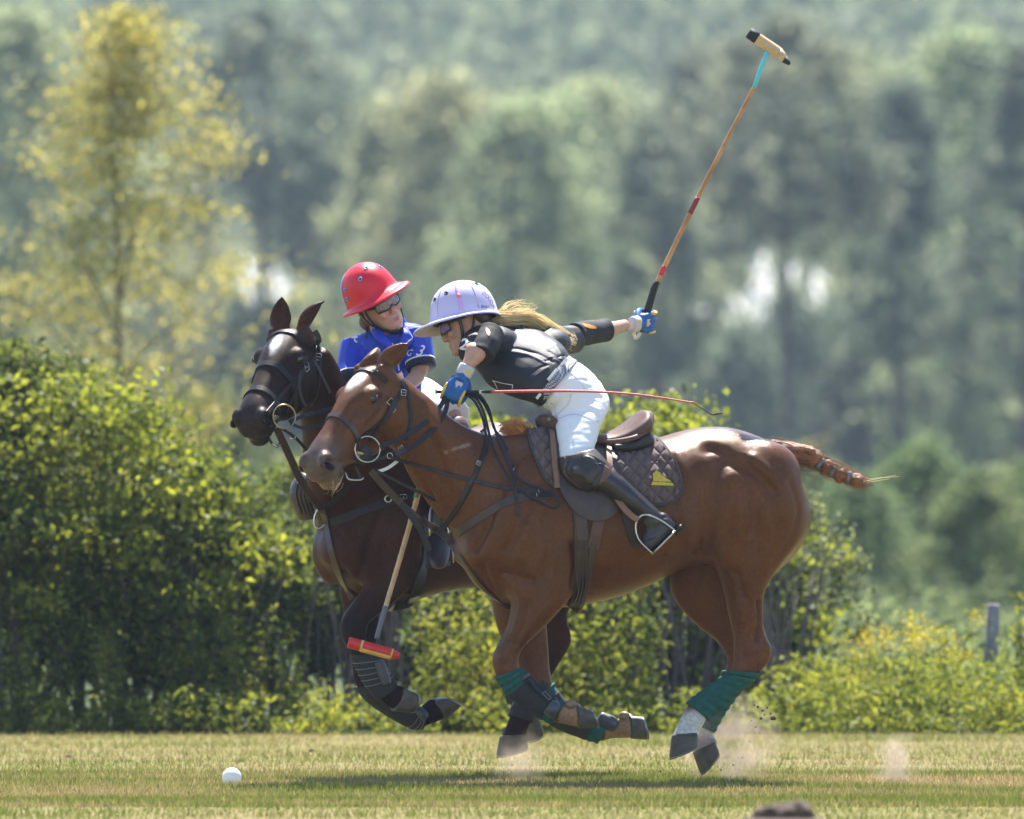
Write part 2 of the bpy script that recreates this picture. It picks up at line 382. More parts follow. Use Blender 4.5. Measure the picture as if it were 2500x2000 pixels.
def build_ground():
    xs = np.concatenate([np.linspace(-900,-180,9)[:-1], np.linspace(-180,180,61), np.linspace(180,900,9)[1:]]); ys = np.concatenate([np.linspace(-300,-12,5)[:-1], np.linspace(-12,160,30)[:-1], np.linspace(160,712,50), np.linspace(712,1800,8)[1:]])
    vs = []; fs = []; nx = len(xs)
    for y in ys:
        for x in xs: vs.append((x, y, float(hill_z(x, min(y, 712.0)))))
    for j in range(len(ys)-1):
        for i in range(nx-1): fs.append((j*nx+i, j*nx+i+1, (j+1)*nx+i+1, (j+1)*nx+i))
    m = MB(); m.add(vs, fs); o = m.build('ground', ground_mat('meadow_ground', ((0.035,0.055,0.022),(0.055,0.07,0.028),(0.075,0.08,0.035)), (1,1,1)), fix=False); tag(o, kind='structure'); return o
build_ground()
field = MB(); n_ = 24
vs = []; fs = []
xs = np.linspace(-40, 40, 41); yv = [-39,-30,-20,-12,-8,-4,0,4,8,9.15]
for j, y in enumerate(yv):
    for x in xs: vs.append((x, y+(0.12*math.sin(x*1.7)+0.08*math.sin(x*4.3+1) if j == len(yv)-1 else 0), 0.004 if j < len(yv)-1 else 0.0025))
for j in range(len(yv)-1):
    for i in range(40): fs.append((j*41+i, j*41+i+1, (j+1)*41+i+1, (j+1)*41+i))
field.add(vs, fs); fo = field.build('grass_field', ground_mat('dry_turf', ((0.135,0.140,0.034),(0.18,0.155,0.058),(0.22,0.170,0.080)), (0.5,1.6,1)), fix=False); tag(fo, kind='structure')
# added pale patches low on the hill, standing for bright gaps between the trees
M['gap_white'] = pmat('bright_gap_white', (0.78,0.76,0.74), 0.9, noise=0.12, nscale=0.8)
def gap_patch(cx, half, y0, z0, z1):
    m = MB(); vs = []; fs = []; n = 16
    for j in range(5):
        for i in range(n+1):
            u = i/n*2-1; t = j/4; top = z1-(z1-z0)*0.55*abs(u)**2.2; y = y0+t*11.0
            vs.append((cx+half*u, y, z0+(top-z0)*t+0.25*math.sin(i*1.7+j)*t))
    for j in range(4):
        for i in range(n): fs.append((j*(n+1)+i, j*(n+1)+i+1, (j+1)*(n+1)+i+1, (j+1)*(n+1)+i))
    # back and underside, so that the patch is solid
    b0 = len(vs); vs += [(cx-half, y0+12, -1), (cx+half, y0+12, -1), (cx-half, y0, -1), (cx+half, y0, -1)]
    fs += [(4*(n+1), b0, b0+1, 4*(n+1)+n), (0, n, b0+3, b0+2)]
    m.add(vs, fs); o = m.build('bright_gap_patch', M['gap_white'], fix=False); tag(o, kind='structure')
GAP_PATCHES = [((px-1250)/54.7, hw*1.75, zt*1.6) for px, hw, zt in ((592,.34,8.1),(668,.42,7.9),(1256,.26,8.0),(1706,.62,7.6),(1872,.40,8.3),(1950,.34,7.9),(2020,.40,7.7),(1806,.25,7.2))]
for bx_, bh_, bz_ in GAP_PATCHES: gap_patch(bx_, bh_, 384, 7.9, bz_)

# ================================================================ foliage
def leaf_mat(name, col, col2, trans=0.45, hue=0.04, val=0.35, gloss=0.35):
    """thin leaves: colour differs from plant to plant and from spray to spray; light shines through them"""
    m, N, L, b = nmat(name); out = N['Material Output']
    oi = N.new('ShaderNodeObjectInfo'); geo = N.new('ShaderNodeNewGeometry'); tc = N.new('ShaderNodeTexCoord')
    n = N.new('ShaderNodeTexNoise'); n.inputs['Scale'].default_value = 1.3; n.inputs['Detail'].default_value = 3; L.new(tc.outputs['Object'], n.inputs['Vector'])
    ad = N.new('ShaderNodeMath'); ad.operation = 'MULTIPLY_ADD'; ad.inputs[1].default_value = 0.5; L.new(geo.outputs['Random Per Island'], ad.inputs[0]); L.new(n.outputs[0], ad.inputs[2])
    sb = N.new('ShaderNodeMapRange'); sb.inputs[1].default_value = 0.45; sb.inputs[2].default_value = 1.05; L.new(ad.outputs[0], sb.inputs[0])
    mx = N.new('ShaderNodeMix'); mx.data_type = 'RGBA'; mx.inputs['A'].default_value = (*col, 1); mx.inputs['B'].default_value = (*col2, 1); L.new(sb.outputs[0], mx.inputs['Factor'])
    hs = N.new('ShaderNodeHueSaturation'); mh = N.new('ShaderNodeMapRange'); mh.inputs[3].default_value = 0.5-hue; mh.inputs[4].default_value = 0.5+hue*0.6; L.new(oi.outputs['Random'], mh.inputs[0]); L.new(mh.outputs[0], hs.inputs['Hue'])
    mv = N.new('ShaderNodeMapRange'); mv.inputs[3].default_value = 1-val; mv.inputs[4].default_value = 1+val; L.new(geo.outputs['Random Per Island'], mv.inputs[0]); L.new(mv.outputs[0], hs.inputs['Value']); L.new(mx.outputs['Result'], hs.inputs['Color'])
    L.new(hs.outputs[0], b.inputs['Base Color']); b.inputs['Roughness'].default_value = 0.55; b.inputs['Specular IOR Level'].default_value = gloss
    tr = N.new('ShaderNodeBsdfTranslucent'); hs2 = N.new('ShaderNodeHueSaturation'); hs2.inputs['Hue'].default_value = 0.485; hs2.inputs['Saturation'].default_value = 1.1; hs2.inputs['Value'].default_value = 1.5; L.new(hs.outputs[0], hs2.inputs['Color']); L.new(hs2.outputs[0], tr.inputs['Color'])
    ms = N.new('ShaderNodeMixShader'); ms.inputs[0].default_value = trans; L.new(b.outputs[0], ms.inputs[1]); L.new(tr.outputs[0], ms.inputs[2]); L.new(ms.outputs[0], out.inputs['Surface'])
    return m
def leaves(name, pts, sizes, rng, droop=0.2, aspect=0.55, upbias=0.5):
    """pts (n,3): one small bent leaf at each"""
    n = len(pts); nrm = rng.normal(size=(n,3)); nrm[:, 2] += upbias; nrm /= np.linalg.norm(nrm, axis=1)[:, None]
    a = rng.normal(size=(n,3)); a[:, 2] -= droop; a -= nrm*(a*nrm).sum(1)[:, None]; a /= np.linalg.norm(a, axis=1)[:, None]; b = np.cross(nrm, a); s = sizes[:, None]
    V = np.stack([pts-a*s*0.5, pts+b*s*aspect*0.5+nrm*s*0.08, pts+a*s*0.5-nrm*s*0.10, pts-b*s*aspect*0.5+nrm*s*0.08], 1).reshape(-1, 3)
    me = bpy.data.meshes.new(name); me.vertices.add(4*n); me.vertices.foreach_set('co', V.astype(np.float32).ravel())
    me.loops.add(4*n); me.loops.foreach_set('vertex_index', np.arange(4*n, dtype=np.int32)); me.polygons.add(n); me.polygons.foreach_set('loop_start', np.arange(0, 4*n, 4, dtype=np.int32))
    try: me.polygons.foreach_set('loop_total', np.full(n, 4, dtype=np.int32))
    except Exception: pass
    me.update(calc_edges=True); return me
def crown_points(rng, nclump, nleaf, rx, ry, z0, z1, cl, shell=0.55, taper=0.6, hollow=0.3):
    """sprays of leaves through an uneven crown between z0 and z1"""
    out = []
    lob = [(rng.uniform(0, 2*math.pi), rng.uniform(0.15,1), rng.uniform(0.6,1.25)) for _ in range(7)]
    for _ in range(nclump):
        t = rng.uniform(0, 1)**0.9; th = rng.uniform(0, 2*math.pi)
        prof = math.sin(math.pi*min(1, 0.12+0.88*t**taper))**0.6 if t < 1 else 0
        k = 0.75+0.5*max(0, sum(q*math.cos(th-a_) for a_, z_, q in lob if abs(z_-t) < 0.3)/3)
        r = (hollow+(1-hollow)*rng.uniform(0, 1)**shell)*prof*k
        c = np.array((rx*r*math.cos(th), ry*r*math.sin(th), z0+(z1-z0)*t)); s_ = cl*rng.uniform(0.5, 1.4)
        k2 = max(4, int(nleaf*rng.uniform(0.5, 1.5))); out.append(c+rng.normal(size=(k2,3))*np.array((s_, s_, s_*0.55)))
    return np.concatenate(out)
def trunk_mesh(rng, h, r, nb, spread, z_first=0.3):
    m = MB(); lean = rng.uniform(-.04,.04, 2)*h; pts = [Vector((lean[0]*t*t, lean[1]*t*t, h*t-0.1)) for t in (0,.25,.5,.75,1)]; m.tube(pts, [r*1.25,r,r*.8,r*.5,r*.12], seg=9, sub=3)
    for i in range(nb):
        t = z_first+(0.95-z_first)*(i+rng.uniform(0,.8))/nb; th = rng.uniform(0, 2*math.pi); L_ = spread*(1.15-t)*rng.uniform(.6,1.1); p0 = Vector((lean[0]*t*t, lean[1]*t*t, h*t-0.1))
        d = Vector((math.cos(th), math.sin(th), rng.uniform(.5,1.1))); m.tube([p0, p0+d*L_*.45+Vector((0,0,.05*L_)), p0+d*L_], [r*(1-t)*.55+.006, r*(1-t)*.35+.005, .003], seg=6, sub=2)
    return m.mesh('trunk')
M['bark'] = pmat('bark', (0.075,0.062,0.052), 0.9, noise=0.35, nscale=14, bump=0.6, bscale=30)
M['bark_pale'] = pmat('pale_bark', (0.13,0.11,0.09), 0.9, noise=0.3, nscale=14)
TREE_LIB = {}
def plant(name, lib, loc, rz, sc, mats, label, cat, group=None, parts=('crown','trunk')):
    """a plant: its leaves and its wood, sharing meshes between alike plants"""
    e = empty(name, loc); e.rotation_euler = (0,0,rz); e.scale = sc if isinstance(sc, tuple) else (sc, sc, sc); tag(e, label, cat, group)
    for nm, me, mt in zip(parts, lib, mats):
        if me.name+mt.name not in TREE_LIB:
            c = me.copy() if me.materials else me
            c.materials.clear(); c.materials.append(mt); TREE_LIB[me.name+mt.name] = c
        o = bpy.data.objects.new(nm, TREE_LIB[me.name+mt.name]); COL.objects.link(o); o.parent = e
        if nm in ('flowers','leaves','foliage','crown'): o['kind'] = 'stuff'
    return e
rng = np.random.default_rng(11)
def mk_tree(i, h, w_, nclump, nleaf, cl, ls, base=0.25, r=0.13, nb=14):
    q = np.random.default_rng(100+i); p = crown_points(q, nclump, nleaf, w_/2, w_/2, h*base, h, cl); me = leaves('crown_%d' % i, p, q.uniform(.6,1.4, len(p))*ls, q); tr = trunk_mesh(q, h*.95, r, nb, w_*.6, base); tr.polygons.foreach_set('use_smooth', [True]*len(tr.polygons)); return me, tr
tall = [mk_tree(i, 9.0, 4.6, 170, 60, .30, .17, b_) for i, b_ in enumerate((.22,.30,.36))]
slim = [mk_tree(10+i, 9.5, 3.0, 120, 60, .26, .16, b_) for i, b_ in enumerate((.30,.42))]
openb = [mk_tree(15+i, 9.6, 4.4, 120, 60, .28, .17, .60, .12, 9) for i in range(2)]
bushy = [mk_tree(20+i, 3.4, 4.2, 130, 60, .28, .15, .02, .07, 10) for i in range(2)]
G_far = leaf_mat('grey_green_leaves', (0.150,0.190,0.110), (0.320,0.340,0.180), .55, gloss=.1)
G_dark = leaf_mat('dark_green_leaves', (0.076,0.108,0.080), (0.180,0.208,0.130), .48, gloss=.1)
G_mid = leaf_mat('mid_green_leaves', (0.075,0.118,0.055), (0.165,0.205,0.090), .5, gloss=.1)
G_yel = leaf_mat('yellowing_leaves', (0.240,0.242,0.078), (0.400,0.350,0.095), .5, hue=.006)
G_hedge = leaf_mat('hedge_leaves', (0.050,0.080,0.024), (0.185,0.218,0.038), .46, hue=.018, val=.2, gloss=.12)
G_hedge2 = leaf_mat('dark_hedge_leaves', (0.042,0.070,0.026), (0.140,0.172,0.040), .42, hue=.015, val=.2, gloss=.12)
G_vine = leaf_mat('vine_leaves', (0.130,0.165,0.034), (0.240,0.265,0.046), .5, hue=.012, val=.2, gloss=.12)
G_weed = leaf_mat('weed_leaves', (0.100,0.145,0.032), (0.215,0.235,0.045), .5, hue=.015, val=.22, gloss=.15)
FAR = 1.6
def back(Y): return (Y+40.0)*FAR-40.0          # the tree rows stand well back
def atY(px, Y): return P(px, 1262, Y).x
# far wooded hill: one mass
pts = []; q = np.random.default_rng(5)
for _ in range(3400):
    x, y = q.uniform(-100, 100), q.uniform(352, 696)
    if y < 402 and any(abs(x-a_) < b_+1.5 for a_, b_, z_ in GAP_PATCHES): continue
    z = float(hill_z(x, y)); hgt = q.uniform(8, 14); c = np.array((x, y, z+hgt*q.uniform(.35, 1.0))); s_ = q.uniform(1.1, 2.7); pts.append(c+q.normal(size=(26,3))*np.array((s_, s_, s_*.8)))
pts = np.concatenate(pts); hf = add_obj('hillside_forest', leaves('hillside_forest', pts, q.uniform(.5,1.2, len(pts))*1.3, q), leaf_mat('hillside_leaves', (0.066,0.105,0.068), (0.155,0.190,0.105), .45, gloss=.05)); tag(hf, 'hazy wooded hillside filling the far background', 'forest', kind='stuff')
# row of tall trees behind the meadow
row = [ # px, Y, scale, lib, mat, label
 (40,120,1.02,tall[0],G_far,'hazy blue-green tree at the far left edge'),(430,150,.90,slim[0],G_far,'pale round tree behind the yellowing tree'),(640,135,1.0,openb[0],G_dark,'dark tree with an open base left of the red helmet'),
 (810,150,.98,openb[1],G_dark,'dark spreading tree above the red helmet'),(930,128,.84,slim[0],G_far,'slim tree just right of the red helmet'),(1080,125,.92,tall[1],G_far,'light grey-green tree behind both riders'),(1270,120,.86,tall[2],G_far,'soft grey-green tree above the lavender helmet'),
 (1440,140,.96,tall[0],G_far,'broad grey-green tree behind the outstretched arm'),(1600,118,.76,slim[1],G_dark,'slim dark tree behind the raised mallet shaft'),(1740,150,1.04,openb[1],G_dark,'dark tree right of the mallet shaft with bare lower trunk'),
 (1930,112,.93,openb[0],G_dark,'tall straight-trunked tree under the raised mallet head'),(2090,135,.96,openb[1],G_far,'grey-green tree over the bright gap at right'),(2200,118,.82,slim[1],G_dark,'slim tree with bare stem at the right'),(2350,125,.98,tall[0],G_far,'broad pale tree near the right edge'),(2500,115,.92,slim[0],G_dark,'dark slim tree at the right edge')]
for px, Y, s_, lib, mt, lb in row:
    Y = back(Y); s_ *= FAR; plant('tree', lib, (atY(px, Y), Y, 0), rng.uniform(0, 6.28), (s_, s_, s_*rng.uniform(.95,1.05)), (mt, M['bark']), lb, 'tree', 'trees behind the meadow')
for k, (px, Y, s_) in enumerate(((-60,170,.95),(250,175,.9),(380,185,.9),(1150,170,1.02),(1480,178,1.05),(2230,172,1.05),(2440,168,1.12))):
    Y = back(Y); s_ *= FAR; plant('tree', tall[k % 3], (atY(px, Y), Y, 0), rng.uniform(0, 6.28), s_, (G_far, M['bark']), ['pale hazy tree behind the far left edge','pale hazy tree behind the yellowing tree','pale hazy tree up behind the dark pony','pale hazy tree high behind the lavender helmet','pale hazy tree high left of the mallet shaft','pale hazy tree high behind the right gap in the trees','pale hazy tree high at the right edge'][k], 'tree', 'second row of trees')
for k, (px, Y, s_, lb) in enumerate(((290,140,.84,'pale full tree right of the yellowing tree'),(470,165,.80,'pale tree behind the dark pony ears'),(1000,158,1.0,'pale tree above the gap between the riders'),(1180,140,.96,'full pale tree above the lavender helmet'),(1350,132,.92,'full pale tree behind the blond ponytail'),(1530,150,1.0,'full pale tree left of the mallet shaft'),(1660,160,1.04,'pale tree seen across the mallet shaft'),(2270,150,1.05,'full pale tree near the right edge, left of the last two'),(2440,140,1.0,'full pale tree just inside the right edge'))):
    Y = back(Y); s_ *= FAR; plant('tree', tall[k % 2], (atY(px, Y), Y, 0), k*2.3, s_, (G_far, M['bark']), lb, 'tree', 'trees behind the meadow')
# shrubs at the feet of the trees
for k, px in enumerate((-40,110,250,390,520,640,770,900,1030,1160,1290,1420,1550,1680,1800,1920,2040,2160,2290,2420,2540)):
    Y = back(138+8*math.sin(k*2.1)); s_ = FAR*(1.28+.14*math.sin(k*1.3)); plant('shrub', bushy[k % 2], (atY(px, Y), Y, 0), k*.9, (s_*.72, s_*.72, s_), (G_dark, M['bark']), 'tall dark shrub crowded under the trees behind the meadow', 'shrub', 'dark shrubs under the trees', ('foliage','stem'))
und = [(480,78,.72),(640,84,.62),(820,80,.62),(1000,86,.60),(1180,78,.64),(1760,76,.52),(1960,84,.60),(2100,72,.52),(2250,78,.56),(2400,70,.50),(2530,80,.62),(60,84,.75),(260,86,.72)]
ulab = ['bushy shrub behind the dark pony ears','bushy shrub left of the red helmet','bushy shrub under the red helmet','bushy shrub seen between the two riders','bushy shrub behind the black jersey','blurred shrub above the chestnut croup','blurred shrub behind the chestnut tail','rounded green shrub right of the rump','rounded green shrub in the meadow at right','rounded green shrub left of the fence post','rounded green shrub at the right edge','blurred shrub at the far left','blurred shrub under the yellowing tree']
for k, ((px, Y, s_), lb) in enumerate(zip(und, ulab)): plant('shrub', bushy[k % 2], (atY(px, Y), Y, 0), rng.uniform(0, 6.28), (s_, s_, s_*rng.uniform(.85,1.1)), (G_mid, M['bark']), lb, 'shrub', 'shrubs in the meadow', ('foliage','stem'))
# the woods and the hedge go on beyond both sides
q = np.random.default_rng(91); pts = []
for side in (-1, 1):
    for k in range(34):
        Y = q.uniform(205, 290); x = side*(0.5*2500/580*(Y+40)/40+q.uniform(2.5, 46)); h = q.uniform(9, 15); p = crown_points(q, 42, 22, 3.6, 3.6, h*.12, h, .75); pts.append(p+np.array((x, Y, 0)))
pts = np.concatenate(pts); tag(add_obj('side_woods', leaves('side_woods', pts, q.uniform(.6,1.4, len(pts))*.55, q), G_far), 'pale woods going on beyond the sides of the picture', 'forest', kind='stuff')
pts = []
for k in range(9): p = crown_points(q, 90, 60, .9, .8, .2, q.uniform(1.7, 2.2), .1, .45, .9, .35); pts.append(p+np.array((-3.9-.95*k, 10.9+q.uniform(-.4,.6), -.03)))
pts = np.concatenate(pts); hc_ = add_obj('hedge_continuation', leaves('hedge_continuation', pts, q.uniform(.55,1.5, len(pts))*.05, q), G_hedge); tag(hc_, 'hedge going on beyond the left side of the picture', 'hedge', kind='stuff')
# the yellowing tree at left
q = np.random.default_rng(77); yp = crown_points(q, 330, 50, 1.6, 1.1, .4, 4.8, .16, .75, .62, .12); yme = leaves('yellow_crown', yp, q.uniform(.6,1.4, len(yp))*.050, q); ytr = trunk_mesh(q, 4.6, .030, 26, 1.4, .2)
plant('tree', (yme, ytr), (atY(300, 34), 34, 0), 0.4, (1.0,1.0,1.05), (G_yel, M['bark_pale']), 'slender yellowing tree standing above the hedge at left', 'tree')
# hedge and weeds along the edge of the field
def mk_shrub(i, h, w_, nclump, nleaf, cl, ls):
    q = np.random.default_rng(300+i); p = crown_points(q, nclump, nleaf, w_/2, w_/2, .30, h, cl, .45, .9, .35); me = leaves('shrub_%d' % i, p, q.uniform(.55,1.5, len(p))*ls, q); tr = trunk_mesh(q, h*.9, .03, 16, w_*.55, .08); return me, tr
shr = [mk_shrub(i, 2.0, 1.8, 95, 95, .095, .050) for i in range(4)]
def mk_sprig(i):
    q = np.random.default_rng(700+i); st = MB(); lf = []
    for k in range(6):
        x, y = q.normal()*.05, q.normal()*.05; dx, dy, h = q.normal()*.16, q.normal()*.1, q.uniform(.55, 1.05); st.tube([(x,y,0),(x+dx*.4,y+dy*.4,h*.55),(x+dx,y+dy,h)], [.006,.005,.002], sub=3, seg=6)
        for t in np.linspace(.3, 1, 7): c = np.array((x+dx*t**1.4, y+dy*t**1.4, h*t)); lf.append(c+q.normal(size=(9,3))*np.array((.055,.05,.03))*(1.25-.5*t))
    l_ = np.concatenate(lf); return leaves('sprig_%d' % i, l_, q.uniform(.6,1.3,len(l_))*.06, q), st.mesh('sprig_stem')
sprig = [mk_sprig(i) for i in range(3)]
hed = [(-140,9.6,1.08),(35,9.4,1.00),(190,10.2,.88),(330,9.3,.86),(470,9.2,.74),(600,9.6,.64),(730,10.4,.70),(930,10.0,.74),(1110,10.6,.86),(1310,9.8,.70),(1480,10.4,.84),(1640,9.8,.86),(1800,10.6,.62),(1915,11.0,.64)]
hlab = ['dense shrub beyond the left edge of the hedge','tall leafy shrub at the left end of the hedge','sunlit leafy shrub under the yellowing tree','shrub in the hedge right of the yellowing tree trunk','lower shrub in the hedge left of the dark muzzle','shrub in the hedge behind the dark pony head','shrub in the hedge behind the dark pony chest','shrub in the hedge behind the mallet in red','shrub in the hedge seen between the two riders','shrub in the hedge behind the chestnut forelegs','sunlit yellow-green shrub above the saddle','yellow-green shrub behind the saddle cantle','shrub in the hedge behind the chestnut hindquarters','dark green shrub right of the chestnut rump']
for k, ((px, Y, s_), lb) in enumerate(zip(hed, hlab)): plant('shrub', shr[k % 4], (atY(px, Y), Y, -.02), rng.uniform(0, 6.28), (s_*1.02, s_, s_), ((G_hedge2 if k in (1,4,5,7,9,12) else G_hedge) if k not in (13,) else G_mid, M['bark']), lb, 'shrub', 'shrubs of the hedge', ('foliage','stem'))
for k, (px, Y, z_, s_) in enumerate(((90,9.5,1.50,.55),(300,9.9,1.40,.5),(450,9.4,1.2,.55),(560,9.5,.95,.5),(1140,10.3,1.30,.5),(1540,10.2,1.3,.6),(1690,9.9,1.25,.55),(1985,10.9,.75,.6),(180,9.2,1.2,.6),(690,9.9,1.0,.5))):
    plant('bramble_shoot', sprig[k % 3], (atY(px, Y), Y, z_-.45), k*1.9, (s_*1.3, s_*1.3, s_), (G_hedge, M['bark']), ['leafy shoot on the hedge top at far left','leafy shoot on the hedge right of the yellowing tree trunk','leafy shoot on the hedge slope left of the dark muzzle','short leafy shoot beside the dark pony muzzle','leafy shoot between the two riders','leafy shoot above the saddle cantle','leafy shoot above the chestnut loins','low leafy shoot right of the chestnut rump','leafy shoot inside the left hedge below its top','leafy shoot behind the dark pony neck'][k], 'shoot', 'shoots on the hedge', ('leaves','stem'))
q = np.random.default_rng(61); vp = []; vsz = []
for px, Y, z_, r_, n_ in ((20,8.9,1.35,.22,150),(110,8.8,1.7,.2,150),(230,9.0,1.72,.22,170),(330,8.9,1.5,.16,110),(395,8.7,1.25,.2,150),(470,8.8,1.28,.15,120),(560,8.8,1.0,.14,90),(150,8.6,1.05,.12,70),(300,8.6,.95,.1,60),(520,8.7,.75,.1,60),(650,8.9,.9,.14,90),(1090,9.7,1.45,.22,140),(1160,9.8,1.5,.18,110),(1520,9.5,1.62,.2,150),(1620,9.2,1.6,.22,160),(1690,9.4,1.30,.12,70),(1190,8.9,.45,.12,70),(60,8.6,.7,.08,40),(1985,10.3,1.0,.14,80),(2000,10.2,.55,.12,60)):
    c = np.array((atY(px, Y), Y, z_)); n_ = int(n_*1.5); vp.append(c+np.clip(q.normal(size=(n_,3)), -1.6, 1.6)*np.array((r_, .10, r_*.55))); vsz.append(q.uniform(.028,.065, n_))
vp = np.concatenate(vp); vsz = np.concatenate(vsz); tag(add_obj('vine_leaves', leaves('vine_leaves', vp, vsz, q, droop=.8, aspect=.8), G_vine), 'sunlit broad vine leaves sprawling over the hedge', 'vine', kind='stuff')
# dark tangle of dead stems inside the hedge
q = np.random.default_rng(9); vn = MB()
for k in range(260):
    x = atY(q.uniform(-80, 1980), 9.2); y = q.uniform(8.9, 9.9); h = q.uniform(.5, 1.5); d = q.uniform(-.35,.35); vn.tube([(x,y,0),(x+d*.4,y+q.uniform(-.1,.1),h*.5),(x+d,y+q.uniform(-.2,.2),h)], [q.uniform(.006,.014),.007,.003], sub=3, seg=6)
tag(vn.build('dead_stems', pmat('dry_stems', (0.12,0.095,0.085), .9, noise=.3), fix=False), 'tangle of dry grey-brown stems inside the hedge', 'stems', kind='stuff')
# weeds at the field edge
def weed_points(q, n, x0, x1, y0, y1, h0, h1, cl=.03, nl=26):
    out = []
    for _ in range(n):
        x, y = q.uniform(x0, x1), q.uniform(y0, y1); h = q.uniform(h0, h1); t = q.uniform(0, 1, nl)**.7; out.append(np.stack([x+q.normal(size=nl)*cl*(.5+t)+q.normal()*.05*t, y+q.normal(size=nl)*cl, h*t], 1))
    return np.concatenate(out)
q = np.random.default_rng(21); wp = np.concatenate([weed_points(q, 520, -3.4, 3.6, 7.95, 8.9, .06, .26), weed_points(q, 330, -.5, .75, 8.4, 9.4, .25, .95), weed_points(q, 620, 1.35, 3.9, 8.3, 10.2, .12, .42), weed_points(q, 60, -2.9,-1.4, 8.4, 9.0, .3, .8)])
tag(add_obj('weeds', leaves('weeds', wp, q.uniform(.6,1.5, len(wp))*.045, q, droop=-.5, aspect=.32), G_weed), 'yellow-green weeds and tall grass along the edge of the field', 'weeds', kind='stuff')
wp = weed_points(q, 1500, -14, 16, 14, 60, .2, .6, .06, 22); tag(add_obj('meadow_grass', leaves('meadow_grass', wp, q.uniform(.6,1.5, len(wp))*.11, q, droop=-.4, aspect=.35), G_mid), 'rough meadow growth between the hedge and the trees', 'grass', kind='stuff')
# goldenrod
M['gold_flower'] = leaf_mat('goldenrod_flowers', (0.55,0.46,0.012), (0.68,0.56,0.02), .2, hue=.005)
def mk_gold(i):
    q = np.random.default_rng(500+i); fl = []; lf = []
    for s_ in range(5):
        bx, by, h = q.normal()*.07, q.normal()*.05, q.uniform(.42,.62); tp = np.array((bx*2, by*2, h)); fl.append(tp+q.normal(size=(60,3))*np.array((.035,.03,.035))); t = q.uniform(.1,.9,34); lf.append(np.stack([bx*(1+t)+q.normal(size=34)*.022, by*(1+t)+q.normal(size=34)*.022, h*t], 1))
    f_ = np.concatenate(fl); l_ = np.concatenate(lf); return leaves('goldenrod_%d' % i, f_, q.uniform(.6,1.3,len(f_))*.018, q), leaves('goldenrod_leaf_%d' % i, l_, q.uniform(.7,1.3,len(l_))*.05, q, aspect=.25)
gold = [mk_gold(i) for i in range(3)]
gl_ = [(2150,9.2,.86,'goldenrod plant at the left end of the weeds at right'),(2195,9.0,1.0,'tall goldenrod left of the middle of the weeds at right'),(2240,9.3,.95,'goldenrod in the middle of the weeds at right'),(2285,9.0,.88,'goldenrod standing left of the fence post'),(2060,8.8,.6,'short goldenrod behind the hind hooves'),(2330,8.8,.66,'short goldenrod low near the fence post'),(1175,8.6,.62,'goldenrod between the forelegs and the fallen dust'),(1140,8.5,.45,'small goldenrod left of the chestnut forelegs'),(1440,8.9,.7,'goldenrod under the chestnut belly'),(640,8.6,.42,'small goldenrod at the foot of the hedge at left'),(300,8.5,.36,'tiny goldenrod at the far left of the hedge foot')]
for k, (px, Y, s_, lb) in enumerate(gl_): plant('goldenrod', gold[k % 3], (atY(px, Y), Y, 0), k*1.3, s_, (M['gold_flower'], G_weed), lb, 'wildflower', 'goldenrod at the field edge', ('flowers','leaves'))
# fence post and a sapling beside it
fp = MB(); c_ = P(2447, 1500, 10.2); fp.box((c_.x, 10.2, .30), .035, .035, .36, Matrix.Rotation(.05, 3, 'Y'), .3); fo = fp.build('fence_post', pmat('weathered_wood', (0.24,0.22,0.21), .9, noise=.25, nscale=20, bump=.5, bscale=60)); tag(fo, 'weathered grey fence post among the weeds at the right edge', 'fence post')
for px, Y, s_, lb in ((2325,9.6,.30,'small leafy sapling left of the fence post'),(2515,9.4,.40,'leafy shrub right of the fence post')): plant('shrub', sprig[1], (atY(px, Y), Y, 0), 1.0, (s_*1.6, s_*1.6, s_*2.0), (G_weed, M['bark']), lb, 'shrub', 'shrubs by the fence post', ('foliage','stem'))
# light sprays at the foot of the hedge
for k, (px, Y, s_) in enumerate(((505,8.6,.42),(585,8.5,.34),(250,8.5,.28),(700,8.6,.24),(40,8.5,.30))):
    plant('weed', sprig[k % 3], (atY(px, Y), Y, 0), k*1.1, (s_*1.9, s_*1.9, s_*1.9), (G_weed, M['bark']), ['pale leafy weed at the hedge foot below the dark muzzle','small pale weed right of it by the grass','low pale weed left along the hedge foot','low weed just left of the red mallet head','pale weed at the left edge of the field'][k], 'weed', 'weeds at the hedge foot', ('leaves','stem'))
